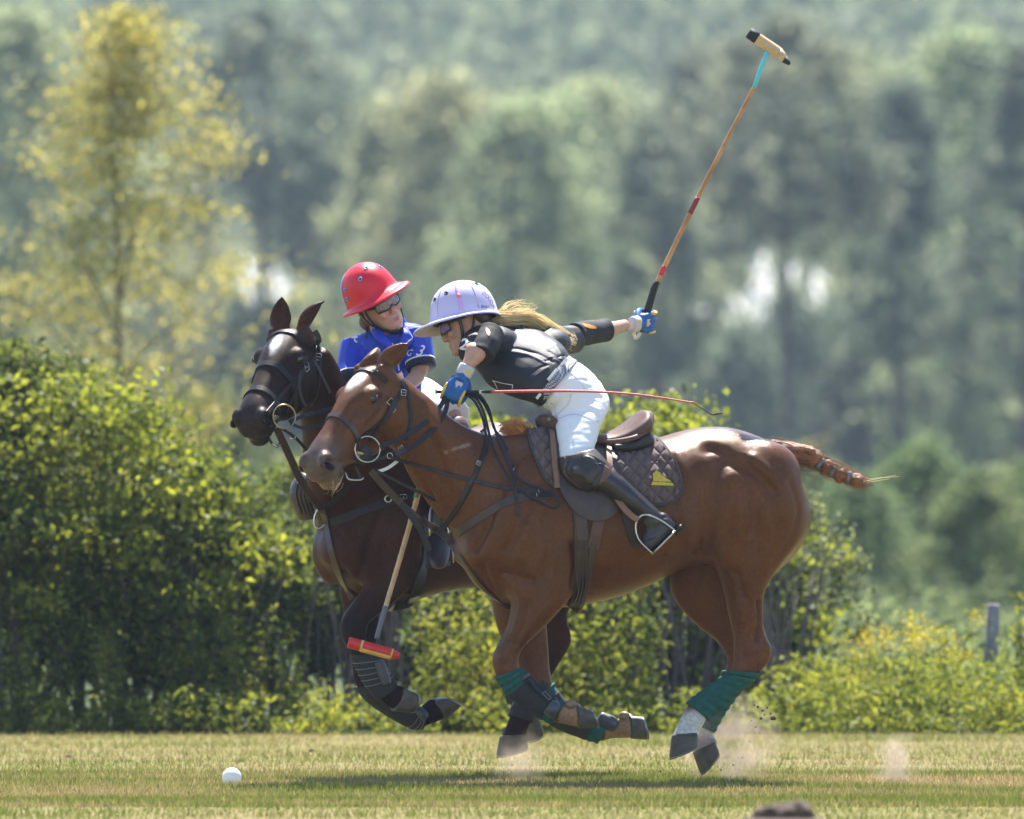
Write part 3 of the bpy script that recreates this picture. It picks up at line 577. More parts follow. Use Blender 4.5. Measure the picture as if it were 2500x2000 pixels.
# ---------------------------------------------------------------- turf
def turf():
    q = np.random.default_rng(3); n = 300000
    y = np.where(q.uniform(size=n) < .62, q.uniform(-3.2, 1.6, n), q.uniform(-7.5, 9.1, n)); x = q.uniform(-1, 1, n)*(3.1+np.clip(y, -8, 8)*.06)
    n1 = np.array([mnoise.noise(Vector((a*.8, b*1.8, 0))) for a, b in zip(x[::1][:n], y)]); keep = q.uniform(size=n) < .70+.5*n1; x, y, n1 = x[keep], y[keep], n1[keep]; n = len(x)
    h = q.uniform(.012, .040, n)*(1+.4*n1); th = q.uniform(0, 6.283, n); wd = q.uniform(.0018, .0040, n); ln = q.normal(size=(n,2))*.35*h[:, None]
    V = np.stack([np.stack([x-np.cos(th)*wd, y-np.sin(th)*wd, np.full(n, .002)], 1), np.stack([x+np.cos(th)*wd, y+np.sin(th)*wd, np.full(n, .002)], 1), np.stack([x+ln[:, 0], y+ln[:, 1], h], 1)], 1).reshape(-1, 3)
    me = bpy.data.meshes.new('turf'); me.vertices.add(3*n); me.vertices.foreach_set('co', V.astype(np.float32).ravel()); me.loops.add(3*n); me.loops.foreach_set('vertex_index', np.arange(3*n, dtype=np.int32)); me.polygons.add(n); me.polygons.foreach_set('loop_start', np.arange(0, 3*n, 3, dtype=np.int32))
    try: me.polygons.foreach_set('loop_total', np.full(n, 3, dtype=np.int32))
    except Exception: pass
    me.update(calc_edges=True)
    straw = np.array((.40,.29,.135)); green = np.array((.165,.20,.032)); k = np.clip(.50-1.4*n1+.30*q.normal(size=n)-.25*smin(-1.4,-2.6,y), 0, 1)[:, None]
    c = green*(1-k)+straw*k; c *= q.uniform(.7, 1.3, n)[:, None]; paint(me, 'coat', np.repeat(c, 3, axis=0))
    m, N, L, b = nmat('grass_blades'); a = N.new('ShaderNodeAttribute'); a.attribute_name = 'coat'; L.new(a.outputs['Color'], b.inputs['Base Color']); b.inputs['Roughness'].default_value = .6; b.inputs['Specular IOR Level'].default_value = .2
    tr = N.new('ShaderNodeBsdfTranslucent'); L.new(a.outputs['Color'], tr.inputs['Color']); ms = N.new('ShaderNodeMixShader'); ms.inputs[0].default_value = .4; L.new(b.outputs[0], ms.inputs[1]); L.new(tr.outputs[0], ms.inputs[2]); L.new(ms.outputs[0], N['Material Output'].inputs['Surface'])
    tag(add_obj('grass', me, m), 'short dry turf of the polo field', 'grass', kind='stuff')
turf()

# the ground lies a little lower than the riders' zero line, and the rough edge a little farther off
for o in list(COL.objects):
    if o.parent is None and o.type in ('MESH','EMPTY'):
        y = o.location.y
        if o.type == 'EMPTY' and 7.5 < y < 12.5 or o.name.split('.')[0] in ('weeds','vine_leaves','dead_stems'): o.location.y += 1.25; o.location.x *= 1.02
        o.location.z += GZ
for p_ in ('fence_post',): bpy.data.objects[p_].location.y += 1.25
# ================================================================ horses
def px_of(co):
    k = (CAM_D+co[:, 1])/CAM_D/PXM
    return co[:, 0]/k+1250.0, HORIZ-(co[:, 2]-CAM_H)/k
def horse_head(mb, MX):
    """head in its own frame: x poll to muzzle, z out of the forehead, y to the horse's left"""
    H = MB()
    #   x      top     bottom   half   up-shift of the widest line
    st = [(-0.040,-0.035,-0.19,0.064,0),(0.02,0.002,-0.240,0.078,0),(0.08,0.014,-0.266,0.087,0),(0.15,0.018,-0.272,0.090,0),(0.22,0.012,-0.268,0.085,0),
          (0.29,0.002,-0.244,0.074,0),(0.36,-0.008,-0.212,0.065,0),(0.43,-0.016,-0.185,0.061,0),(0.49,-0.022,-0.164,0.064,0),(0.54,-0.034,-0.164,0.064,0),(0.58,-0.060,-0.158,0.054,0),(0.605,-0.092,-0.142,0.034,0)]
    S = catmull(st, 4); R = []
    for x, zt, zb, hw, sh in S:
        c = (zt+zb)/2; h = (zt-zb)/2; r = []
        for j in range(32):
            t = 2*math.pi*j/32; a = math.cos(t); b = math.sin(t)
            a = math.copysign(abs(a)**0.85, a); b = math.copysign(abs(b)**0.85, b)
            narrow = 1.0-0.22*max(0, -a)+0.0*sh-0.16*max(0, a-0.55)
            r.append((x, hw*b*narrow, c+h*a+sh*0.0))
        R.append(r)
    H.rings(R)
    for s in (-1, 1):
        H.ell((0.158, s*0.068, -0.042), 0.050, 0.031, 0.034)                     # brow over the eye
        H.ell((0.110, s*0.054, -0.165), 0.112, 0.038, 0.104)                     # jowl
        H.tube([(0.20, s*0.076, -0.075),(0.27, s*0.066, -0.078),(0.36, s*0.048, -0.082)], [0.016,0.014,0.008])   # facial crest
        H.ell((0.548, s*0.044, -0.076), 0.045, 0.027, 0.040)                     # nostril wing
        H.ell((0.525, s*0.036, -0.132), 0.058, 0.030, 0.028)                     # upper lip
        H.ell((0.02, s*0.058, -0.06), 0.05, 0.03, 0.07)
        # ear: a leaf, hollowed later
        base = Vector((-0.012, s*0.046, -0.012)); Q = MX.to_3x3().inverted()
        d = (Q @ EAR[0](s)).normalized(); f = Q @ EAR[1](s); f = (f-d*f.dot(d)).normalized(); q = d.cross(f); rr = []
        for k in range(13):
            u = k/12; wd = 0.039*math.sin(math.pi*(0.17+0.825*u))**0.75*(1-0.25*u*u)+0.002
            c = base+d*(0.154*u-0.015)-f*(0.012*math.sin(math.pi*u))
            rr.append(H._ring(c, q*wd, f*(wd*0.55+0.003), 16))
        H.rings(rr)
    H.ell((0.545, 0, -0.172), 0.046, 0.038, 0.028)                               # lower lip
    H.ell((0.490, 0, -0.180), 0.038, 0.030, 0.022)                               # chin
    H.ell((0.585, 0, -0.110), 0.022, 0.042, 0.034)
    H.xf(MX); mb.v_off = len(mb.v); mb.add(H.v, H.f)
EAR = [None, None]
def head_strokes(MX):
    W = lambda x, y, z: tuple(MX @ Vector((x, y, z)))
    S = []
    for s in (-1, 1):
        Q = MX.to_3x3().inverted(); d = (Q @ EAR[0](s)).normalized(); f = Q @ EAR[1](s); f = (f-d*f.dot(d)).normalized()
        eb = Vector((-0.012, s*0.046, -0.012))
        S.append(([tuple(MX @ (eb+d*(0.154*u-0.015)+f*0.006)) for u in (0.3,0.5,0.7,0.85)], 0.019, -0.013))
        S += [([W(0.562, s*0.072, -0.070), W(0.540, s*0.074, -0.090)], 0.019, -0.030),            # nostril
              ([W(0.588, s*0.050, -0.060), W(0.565, s*0.068, -0.042), W(0.530, s*0.072, -0.055)], 0.011, 0.007),
              ([W(0.605, s*0.012, -0.140), W(0.575, s*0.050, -0.150), W(0.50, s*0.06, -0.152), W(0.43, s*0.058, -0.146)], 0.008, -0.008),   # mouth
              ([W(0.165, s*0.098, -0.052)], 0.024, -0.012),                                        # eye socket
              ([W(0.135, s*0.098, -0.034), W(0.165, s*0.104, -0.026), W(0.195, s*0.096, -0.038)], 0.014, 0.004),
              ([W(0.145, s*0.098, -0.075), W(0.175, s*0.098, -0.080), W(0.20, s*0.09, -0.07)], 0.010, 0.004),
              ([W(0.08, s*0.075, -0.012)], 0.030, -0.010),                                         # hollow above the eye
              ([W(0.26, s*0.058, -0.030), W(0.40, s*0.045, -0.045)], 0.026, -0.007),
              ([W(0.25, s*0.06, -0.16), W(0.34, s*0.05, -0.13)], 0.030, -0.006),
              ([W(0.20, s*0.08, -0.10), W(0.12, s*0.09, -0.10), W(0.05, s*0.09, -0.11)], 0.018, -0.005),
              ([W(0.0, s*0.085, -0.10), W(0.01, s*0.085, -0.18), W(0.06, s*0.08, -0.25)], 0.020, -0.010),
              ([W(0.22, s*0.070, -0.105), W(0.33, s*0.055, -0.10)], 0.008, 0.004)]
    return S
def hoof(parent, A, B, T, E, Y, w, lat, dY=0.0):
    A = P(*A, Y); B = P(*B, Y); T = P(*T, Y+dY); E = P(*E, Y+dY); lat = Vector(lat).normalized(); mb = MB(); R = []
    def ring(f, b, wd, k=1.0):
        c = (f+b)/2; U = (f-b)/2*k; out = []
        for j in range(28):
            t = 2*math.pi*j/28; a = math.cos(t); q = math.sin(t)
            if a < -0.55: a2 = -0.55-(abs(a)-0.55)*0.55+0.10*(1-abs(q)/0.84)      # blunt, notched heel
            else: a2 = a
            out.append(c+U*(a2/1.0)+lat*(wd*k*math.copysign(abs(q)**0.9, q)))
        return out
    up = ((A+B)/2-(T+E)/2)
    R.append(ring(A+up*0.16, B+up*0.16, w*0.86, 0.9))
    R.append(ring(A, B, w*1.02, 1.03))
    for k in (0.06, 0.3, 0.6, 0.9, 1.0):
        R.append(ring(A.lerp(T, k), B.lerp(E, k), w*(1+0.22*k), 1.02 if k < 1 else 0.99))
    R.append(ring(A.lerp(T, 0.97), B.lerp(E, 0.97), w*1.1, 0.80))
    R.append(ring(A.lerp(T, 0.90), B.lerp(E, 0.90), w*1.0, 0.45))
    mb.rings(R); h = mb.build('hoof', M['hoof'], parent)
    s = MB(); n = -up.normalized()
    R = []
    for q, off in ((1.0, 0.0), (1.0, 0.008), (0.74, 0.008), (0.74, -0.001)):
        R.append([p+n*off for p in ring(T, E, w*1.22, q)])
    R.append(R[0]); s.rings(R, cap=False); s.build('horseshoe', M['shoe'], h); sharp(h, 50)
    return h

# ---------------------------------------------------------------- the chestnut in front
YAW1 = math.radians(12); L1 = Vector((math.sin(YAW1), -math.cos(YAW1), 0))        # to the horse's left, the camera side
def yc(px): return (px-1500.0)/580.0*math.tan(YAW1)
horse1 = empty('horse', (P(1500, 1900, 0).x, 0, 0.0))
tag(horse1, 'chestnut polo pony with white blaze and green leg wraps, galloping in front', 'horse')
b1 = MB()
trunk = [(1930,1140,1948,1300,.19),(1910,1100,1952,1335,.225),(1858,1068,1890,1400,.262),(1796,1046,1820,1410,.282),(1740,1040,1752,1385,.285),
         (1672,1049,1680,1382,.280),(1600,1070,1610,1418,.285),(1520,1087,1520,1455,.296),(1440,1086,1440,1474,.296),(1370,1068,1372,1484,.280),
         (1312,1050,1298,1480,.258),(1258,1062,1238,1476,.236),(1216,1085,1186,1450,.215),(1184,1140,1152,1420,.185),(1160,1230,1128,1375,.12)]
b1.loft([(a,b,c,d,yc((a+c)/2),w_) for a,b,c,d,w_ in trunk], L1, sub=4, seg=40, ex=2.15)
HY = -0.235
neck = [(1300,1052,1180,1420,yc(1240),.19),(1216,1062,1118,1326,yc(1165),.150),(1152,1046,1073,1264,yc(1110),.118),(1097,1012,1036,1211,yc(1065)-.01,.098),
        (1046,969,1004,1162,yc(1022)-.03,.088),(1010,940,985,1128,-.205,.078),(975,915,955,1095,-.225,.07)]
b1.loft(neck, L1, sub=4, seg=32, ex=2.1)
YN = yc(1300)-0.165; YF = yc(1250)+0.14
nearfore = [(1205,1270,1380,1260,YN+.05,.075),(1215,1350,1398,1350,YN+.02,.085),(1236,1430,1408,1425,YN,.085),(1246,1470,1398,1456,YN,.080),(1243,1505,1358,1500,YN,.070),(1232,1540,1322,1538,YN,.058),
            (1216,1572,1288,1570,YN,.050),(1205,1595,1270,1594,YN,.047),(1202,1617,1266,1612,YN,.047),(1209,1645,1268,1627,YN,.044),(1228,1676,1277,1640,YN,.038),
            (1256,1704,1299,1661,YN,.031),(1290,1727,1328,1685,YN,.029),(1322,1752,1354,1707,YN,.034),(1350,1763,1376,1719,YN,.034),(1380,1769,1393,1719,YN,.030),(1413,1777,1407,1714,YN,.038)]
farfore = [(1190,1400,1340,1400,YF,.085),(1197,1445,1335,1445,YF,.08),(1203,1490,1330,1485,YF,.07),(1216,1540,1335,1532,YF,.058),(1237,1592,1339,1582,YF,.05),(1258,1640,1342,1628,YF,.046),
           (1272,1682,1346,1655,YF,.045),(1303,1724,1352,1681,YF,.038),(1352,1768,1386,1722,YF,.030),(1415,1795,1436,1750,YF,.029),(1460,1810,1480,1763,YF,.034),
           (1492,1804,1508,1755,YF,.032),(1540,1802,1535,1740,YF,.038)]
YHN = yc(1840)-0.155; YHF = yc(1780)+0.12
nearhind = [(1708,1190,1966,1215,YHN+.06,.12),(1722,1270,1970,1285,YHN+.03,.125),(1740,1335,1946,1335,YHN+.01,.115),(1748,1390,1906,1385,YHN,.098),(1764,1450,1870,1442,YHN,.076),(1780,1507,1862,1500,YHN,.056),
            (1789,1548,1868,1543,YHN,.046),(1791,1585,1880,1578,YHN,.044),(1788,1620,1880,1612,YHN,.043),(1779,1645,1842,1656,YHN,.036),(1748,1666,1808,1686,YHN,.029),
            (1714,1691,1768,1722,YHN,.027),(1684,1715,1730,1752,YHN,.033),(1668,1740,1714,1776,YHN,.031),(1654,1770,1706,1788,YHN,.031),(1642,1797,1708,1795,YHN,.040)]
farhind = [(1650,1340,1860,1300,YHF,.11),(1632,1400,1850,1380,YHF,.10),(1634,1450,1830,1420,YHF,.088),(1668,1493,1815,1465,YHF,.07),(1707,1531,1822,1505,YHF,.056),(1745,1562,1842,1548,YHF,.046),
           (1771,1594,1862,1588,YHF,.043),(1775,1620,1850,1625,YHF,.042),(1762,1655,1815,1672,YHF,.033),(1736,1692,1786,1712,YHF,.029),(1712,1730,1762,1747,YHF,.029),
           (1698,1765,1742,1784,YHF,.033),(1700,1795,1744,1798,YHF,.031),(1694,1838,1752,1810,YHF,.040)]
for leg in (nearfore, farfore, nearhind, farhind): b1.loft(leg, L1, sub=4, seg=24)
# big muscles
def near(px, py, off): return P(px, py, yc(px)-off)
RY = Matrix.Rotation(-YAW1, 3, 'Z')
b1.ell(near(1300,1330,.17), .20, .085, .22, RY)          # shoulder
b1.ell(near(1370,1410,.19), .075, .07, .10, RY)          # triceps
b1.ell(near(1250,1250,.13), .10, .08, .20, RY)
b1.ell(near(1172,1345,.05), .075, .12, .10, RY)           # breast
b1.ell(near(1850,1220,.16), .19, .12, .26, RY)           # thigh
b1.ell(near(1770,1330,.20), .075, .06, .10, RY)          # stifle
b1.ell(near(1770,1165,.20), .08, .07, .06, RY)           # point of hip
for sgn in (1, -1):
    b1.ell(P(1850,1150,yc(1850)-.12*sgn), .19, .13, .14, RY)
b1.ell(P(1780,1430,YHF), .12, .06, .14, RY)
b1.ell(P(1862,1584,YHN), .03, .026, .04); b1.ell(P(1236,1612,YN), .05, .045, .05)
EAR[0] = lambda s: Vector((0.70,-0.12,0.58)) if s > 0 else Vector((0.36,0.62,0.50))
EAR[1] = lambda s: Vector((0.35,-0.75,0.1)) if s > 0 else Vector((-0.6,0.3,0.4))
HM1 = frame((-0.485, -0.57, -0.65), (0, 0, 1), P(907, 888, -0.235)) @ Matrix.Diagonal((0.965, 1.13, 1.14, 1))
horse_head(b1, HM1)
me1 = fuse(b1, 0.0085, 4, 0.5)
_X, _Y = px_of(vco(me1))
def box_w(X, Y, x0, x1, y0, y1, f): return smin(x0, x0+f, X)*(1-smin(x1-f, x1, X))*smin(y0, y0+f, Y)*(1-smin(y1-f, y1, Y))
relax(me1, np.maximum(box_w(_X, _Y, 1020, 2020, 960, 1500, 60), 0), 55)
relax(me1, box_w(_X, _Y, 925, 1060, 920, 1260, 40), 14)
W1 = lambda px, py, off=.3: tuple(near(px, py, off))
def on(me, pts, off=0.6):
    """drop photo points onto the camera side of a skin"""
    bv = BVHTree.FromPolygons([tuple(c) for c in vco(me)], [tuple(p.vertices) for p in me.polygons]); out = []
    o = Vector((0, -CAM_D, CAM_H))
    for px, py in pts:
        t = (P(px, py, 0)-o).normalized(); h = bv.ray_cast(o, t)[0]
        out.append(tuple(h if h is not None else P(px, py, 0)))
    return out
st1 = head_strokes(HM1); NH = len(st1)
g = lambda pts, r, h: (on(me1, pts), r, h)
st1 += [g([(1760,1130),(1740,1180),(1738,1240),(1728,1300),(1722,1350)], .036, -.013),          # flank hollow
        g([(1735,1095),(1770,1105),(1805,1140)], .040, -.013),                                  # hollow before the croup muscle
        g([(1815,1130),(1860,1170),(1890,1200)], .030, -.010), g([(1840,1120),(1885,1165)], .034, .008),
        g([(1795,1160),(1775,1175)], .034, .008),                                               # point of hip
        g([(1838,1190),(1845,1250),(1835,1300)], .026, -.010), g([(1800,1230),(1800,1300)], .04, .010),
        g([(1930,1180),(1950,1250),(1935,1310),(1890,1370)], .022, -.005),
        g([(1852,1470),(1855,1520),(1848,1560)], .012, -.013), g([(1875,1580)], .022, .006), g([(1845,1600),(1838,1640)], .014, -.006),
        g([(1800,1400),(1815,1460)], .02, -.006), g([(1830,1590)], .02, .006),
        g([(1250,1130),(1220,1210),(1185,1290),(1160,1340)], .028, -.016),                      # neck meets shoulder
        g([(1320,1180),(1280,1260),(1240,1340)], .024, -.008), g([(1400,1330),(1405,1390),(1398,1430)], .018, -.012),
        g([(1330,1260),(1345,1330),(1330,1400)], .025, -.009), g([(1285,1290),(1270,1360)], .04, .012),
        g([(1230,1400),(1300,1420)], .020, -.010), g([(1180,1380),(1200,1440)], .02, -.008),
        g([(1290,1470),(1275,1530),(1258,1570)], .012, -.006), g([(1330,1480),(1290,1540)], .02, .005),
        g([(1255,1575),(1250,1620)], .010, -.005), g([(1225,1605)], .02, .006),
        g([(1010,1000),(1060,1080),(1090,1170),(1110,1250)], .030, -.010), g([(1050,1020),(1120,1110)], .04, .006),
        g([(985,1120),(1030,1200),(1085,1270)], .02, .006), g([(1010,1130),(1060,1215)], .014, -.006),
        g([(1440,1420),(1520,1400),(1600,1370)], .05, -.005), g([(1665,1250),(1690,1330)], .05, .008),
        g([(1700,1490),(1760,1560)], .02, .004), g([(1255,1430),(1270,1470),(1262,1510),(1248,1550)], .009, .004), g([(1310,1440),(1290,1480),(1300,1520)], .008, .003), g([(1690,1330),(1640,1350),(1590,1345),(1560,1365)], .009, .0035),
        g([(1300,1300),(1320,1345),(1310,1385)], .009, .003), g([(1800,1470),(1812,1500),(1806,1540)], .008, .0035), g([(1780,1400),(1800,1420),(1830,1418)], .008, .003), g([(1060,1120),(1085,1180),(1120,1230)], .008, .003), g([(870,1010),(850,1045),(838,1075)], .008, .003), g([(1860,1250),(1880,1300)], .025, .006), g([(1905,1190),(1915,1260)], .03, .006), g([(1610,1130),(1640,1180),(1655,1250)], .02, -.004), g([(1655,1110),(1680,1180)], .03, .006)]
sculpt(me1, [(p, r, hh*1.45 if i >= NH else hh) for i, (p, r, hh) in enumerate(st1)])
co = vco(me1); X, Yp = px_of(co); nz = vno(me1)
def lerp3(c, tgt, k): return c*(1-k[:, None])+np.array(tgt)*k[:, None]
ns = np.array([mnoise.noise(Vector(v)*7) for v in co]); nf = np.array([mnoise.noise(Vector(v)*28) for v in co])
c = np.tile(np.array((0.098, 0.0335, 0.0108)), (len(co), 1))*(1+0.18*ns[:, None])
hl = np.array([(HM1.inverted() @ Vector(v)) for v in co])       # head frame
inhead = (hl[:, 0] > -0.12) & (hl[:, 0] < 0.7) & (np.abs(hl[:, 1]) < 0.2) & (hl[:, 2] > -0.35) & (hl[:, 2] < 0.05)
c = lerp3(c, (0.085, 0.062, 0.058), inhead*smin(0.40, 0.53, hl[:, 0]+0.02*nf)*0.9)
c = lerp3(c, (0.22, 0.15, 0.10), inhead*smin(0.50, 0.56, hl[:, 0])*smin(-0.12, -0.16, hl[:, 2])*0.7)
blz = np.exp(-((hl[:, 0]-0.13)/0.06)**2-((hl[:, 1]-0.0)/0.027)**2)*(hl[:, 2] > -0.02)*inhead
c = lerp3(c, (0.70, 0.66, 0.62), np.clip(blz*2.2-0.35+0.3*nf, 0, 1))
c = lerp3(c, (0.06, 0.035, 0.03), inhead*np.exp(-((hl[:, 0]-0.165)/0.035)**2-((hl[:, 2]+0.052)/0.025)**2)*(np.abs(hl[:, 1]) > .06)*0.6)
ears = (hl[:, 2] > 0.02) & (hl[:, 0] < 0.12) & (Yp < 960) & (X < 1060)
c = lerp3(c, (0.10, 0.04, 0.02), ears*0.5)
lowfore = (Yp > 1540) & (X < 1440) & (X > 1180)
c = lerp3(c, (0.115, 0.042, 0.024), lowfore*smin(1540, 1640, Yp)*0.7)
past = ((X > 1362) & (X < 1430) & (Yp > 1700)) | ((X > 1478) & (Yp > 1725) & (X < 1560))
c = lerp3(c, (0.30, 0.175, 0.095), past*0.9)
hindl = (Yp > 1480) & (X > 1740)
c = lerp3(c, (0.12, 0.040, 0.024), hindl*smin(1480, 1600, Yp)*0.7)
sock = (X > 1600) & (X < 1800) & (Yp > 1700)
c = lerp3(c, (0.62, 0.60, 0.58), sock*np.clip(smin(1722, 1752, Yp+10*nf), 0, 1))
c = lerp3(c, (0.17, 0.13, 0.11), sock*smin(1788, 1812, Yp+8*nf)*0.6)
c = lerp3(c, (0.10, 0.042, 0.024), (X > 1600)*np.exp(-((X-1690)/70)**2-((Yp-1260)/90)**2)*0.5)      # sweat-dark flank
c = lerp3(c, (0.11, 0.045, 0.025), np.exp(-((X-1215)/70)**2-((Yp-1130)/90)**2)*0.6)
foam = np.exp(-(seg_dist(co, on(me1, [(1088,1105),(1115,1095),(1146,1085)]))/.006)**2)+np.exp(-(seg_dist(co, on(me1, [(1215,1240),(1270,1222),(1330,1205)]))/.008)**2)
c = lerp3(c, (0.34, 0.26, 0.21), np.clip(foam*(0.55+1.3*nf), 0, 0.6))
paint(me1, 'coat', np.clip(c, 0.004, 0.9))
body1 = add_obj('body', me1, M['coat'], horse1)
for a in (((1641,1798),(1711,1794),(1635,1851),(1711,1817),YHN,.046), ((1693,1840),(1753,1809),(1711,1889),(1760,1830),YHF,.046),
          ((1413,1778),(1407,1713),(1457,1778),(1436,1726),YN,.044), ((1542,1803),(1535,1739),(1578,1806),(1560,1740),YF,.044)):
    hoof(horse1, *a, L1)
def eyes(root, MX, lidmat, me):
    bvn_ = BVHTree.FromPolygons([tuple(c) for c in vco(me)], [tuple(p.vertices) for p in me.polygons])
    for s in (-1, 1):
        es, en, _, _ = bvn_.find_nearest(MX @ Vector((0.168, s*0.105, -0.054))); er = 0.0225; ec = es-en*0.0125
        e = MB(); e.ell(ec, er, er, er, seg=20, ring=14); e.build('eye', M['eye'], root)
        fe = frame(en, MX.to_3x3() @ Vector((0.25, 0, 1)), ec); l = MB()
        arc = lambda a0, a1, lift, n: [fe @ (Vector((math.cos(lift)*1.0, math.sin(t)*1.0, 0)).normalized()*0+Vector((math.cos(t)*math.cos(lift), math.sin(t)*math.cos(lift), math.sin(lift)*math.cos(t*0.9)))*(er+0.0010)) for t in np.linspace(a0, a1, n)]
        l.tube(arc(-1.05, 1.05, 0.50, 9), [0.002,0.004,0.005,0.006,0.006,0.006,0.005,0.004,0.002], sub=2, seg=8); l.tube(arc(-1.05, 1.05, -0.55, 9), [0.002,0.003,0.0035,0.004,0.004,0.004,0.0035,0.003,0.002], sub=2, seg=8)
        l.build('eyelid', lidmat, root)
        q_, nn_, _, _ = bvn_.find_nearest(MX @ Vector((0.556, s*0.070, -0.080))); ax_ = (MX.to_3x3() @ Vector((-0.55, 0, -0.8))).normalized(); fr = frame(nn_, ax_, q_)
        n = MB(); n.ell(q_+nn_*0.0005, 0.006, 0.0205, 0.028, fr.to_3x3(), seg=16, ring=10); n.build('nostril', M['nostril'], root)  # dark disc set on the muzzle, standing for the shaded hollow
        n = MB(); n.tube([fr @ Vector((0.0015, 0.0225*math.cos(t), 0.031*math.sin(t))) for t in np.linspace(0.2, 2*math.pi-0.9, 20)], [0.004+0.003*math.sin(k*math.pi/19) for k in range(20)], sub=1, seg=8); n.build('nostril_rim', lidmat, root)
M['lid1'] = pmat('dark_eyelid_skin', (0.05,0.026,0.02), 0.5); M['lid2'] = pmat('black_eyelid_skin', (0.014,0.010,0.010), 0.45)
eyes(horse1, HM1, M['lid1'], me1)

# ---------------------------------------------------------------- the dark bay behind
YAW2 = math.radians(40); L2 = Vector((math.sin(YAW2), -math.cos(YAW2), 0))
horse2 = empty('horse', (P(1100, 1888, .9).x, 0.9, 0.0))
tag(horse2, 'dark bay polo pony with small white star, galloping on the far side', 'horse')
b2 = MB()
def ty(t): return 0.62+0.643*t
trunk2 = [(-.05,822,1270,1388,.12),(.02,842,1215,1415,.18),(.10,878,1140,1440,.215),(.20,922,1085,1462,.23),(.32,980,1058,1472,.245),(.45,1040,1052,1458,.258),(.6,1106,1068,1441,.28),
          (.8,1193,1085,1430,.29),(1.0,1280,1090,1415,.285),(1.15,1345,1078,1395,.275),(1.3,1410,1075,1400,.27),(1.42,1462,1090,1380,.23),(1.52,1506,1125,1330,.13)]
b2.loft([(x+6,a,x-6,b,ty(t),w_) for t,x,a,b,w_ in trunk2], L2, sub=4, seg=40, ex=2.15)
L2n = (L2+Vector((0.15,-0.25,0))).normalized()
b2.loft([(1010,1066,812,1340,.76,.19),(925,1034,775,1245,.56,.15),(872,986,752,1140,.42,.122),(838,934,746,1046,.32,.106),(812,880,738,985,.25,.098),(796,852,734,950,.22,.088)], L2n, sub=4, seg=32)
nf2 = [(880,1300,1010,1290,.60,.08),(884,1370,1010,1370,.58,.088),(893,1425,995,1430,.56,.078),(868,1466,950,1478,.54,.062),(841,1504,900,1518,.53,.051),(835,1535,890,1545,.52,.048),(843,1567,891,1573,.52,.046),
       (862,1600,914,1596,.52,.040),(878,1638,935,1625,.52,.036),(896,1671,949,1650,.52,.034),(922,1703,960,1668,.52,.037),(945,1723,973,1673,.52,.034),(963,1735,982,1672,.52,.039)]
ff2 = [(830,1380,940,1380,.84,.085),(834,1440,930,1440,.84,.072),(844,1490,922,1500,.84,.058),(852,1530,920,1540,.84,.05),(855,1570,912,1580,.84,.047),(862,1610,910,1615,.84,.044),(867,1660,915,1650,.84,.038),
       (892,1703,938,1680,.84,.034),(935,1737,972,1705,.84,.032),(985,1766,1008,1728,.84,.035),(1018,1779,1022,1731,.84,.036),(1047,1770,1031,1723,.84,.032),(1082,1756,1048,1707,.84,.039)]
nh2 = [(1300,1380,1460,1350,1.32,.11),(1306,1440,1410,1440,1.3,.085),(1312,1500,1379,1500,1.3,.062),(1315,1550,1390,1547,1.3,.05),(1317,1588,1388,1576,1.3,.046),(1309,1625,1358,1626,1.3,.04),(1288,1666,1334,1668,1.3,.034),
       (1264,1706,1311,1713,1.3,.034),(1250,1740,1297,1757,1.3,.037),(1240,1766,1286,1780,1.3,.034),(1226,1800,1284,1795,1.3,.041)]
fh2 = [(1290,1380,1420,1360,1.6,.10),(1288,1440,1372,1440,1.6,.075),(1285,1540,1345,1540,1.6,.05),(1280,1600,1337,1600,1.6,.045),(1262,1650,1312,1656,1.6,.035),(1240,1690,1287,1700,1.6,.034),(1250,1726,1296,1730,1.6,.033),(1276,1756,1310,1749,1.6,.038)]
for leg in (nf2, ff2, nh2, fh2): b2.loft(leg, L2, sub=4, seg=24)
RZ2 = Matrix.Rotation(-YAW2, 3, 'Z')
b2.ell(P(960,1310,.60), .16, .09, .21, RZ2); b2.ell(P(1000,1400,.60), .08, .07, .10, RZ2)
b2.ell(P(812,1345,.74), .09, .10, .15, RZ2); b2.ell(P(880,1335,.60), .10, .10, .15, RZ2)
EAR[0] = lambda s: Vector((0.66,-0.05,0.80)) if s > 0 else Vector((0.08,0.12,0.90))
EAR[1] = lambda s: Vector((0.85,-0.25,-0.3)) if s > 0 else Vector((-0.15,-1.0,0.1))
HM2 = frame((-0.34, -0.69, -0.63), (0, 0, 1), P(706, 797, .155)) @ Matrix.Diagonal((0.93, 1.24, 1.15, 1))
horse_head(b2, HM2)
me2 = fuse(b2, 0.0085, 4, 0.5)
_X, _Y = px_of(vco(me2))
relax(me2, box_w(_X, _Y, 700, 1600, 1020, 1450, 50), 55)
relax(me2, box_w(_X, _Y, 745, 900, 800, 1080, 30), 14)
g2 = lambda pts, r, h: (on(me2, pts), r, h)
sculpt(me2, head_strokes(HM2)+[g2([(930,1250),(905,1330),(880,1400)], .03, -.014), g2([(1010,1330),(1005,1400)], .02, -.012), g2([(830,1300),(842,1400)], .02, -.012),
     g2([(905,1440),(870,1500)], .012, -.005), g2([(790,880),(810,960),(850,1040)], .03, -.008), g2([(870,1330),(900,1420)], .03, .008)])
co = vco(me2); X, Yp = px_of(co)
nf = np.array([mnoise.noise(Vector(v)*28) for v in co]); ns = np.array([mnoise.noise(Vector(v)*6) for v in co])
c = np.tile(np.array((0.048, 0.0185, 0.0110)), (len(co), 1))*(1+0.2*ns[:, None])
hl = np.array([(HM2.inverted() @ Vector(v)) for v in co])
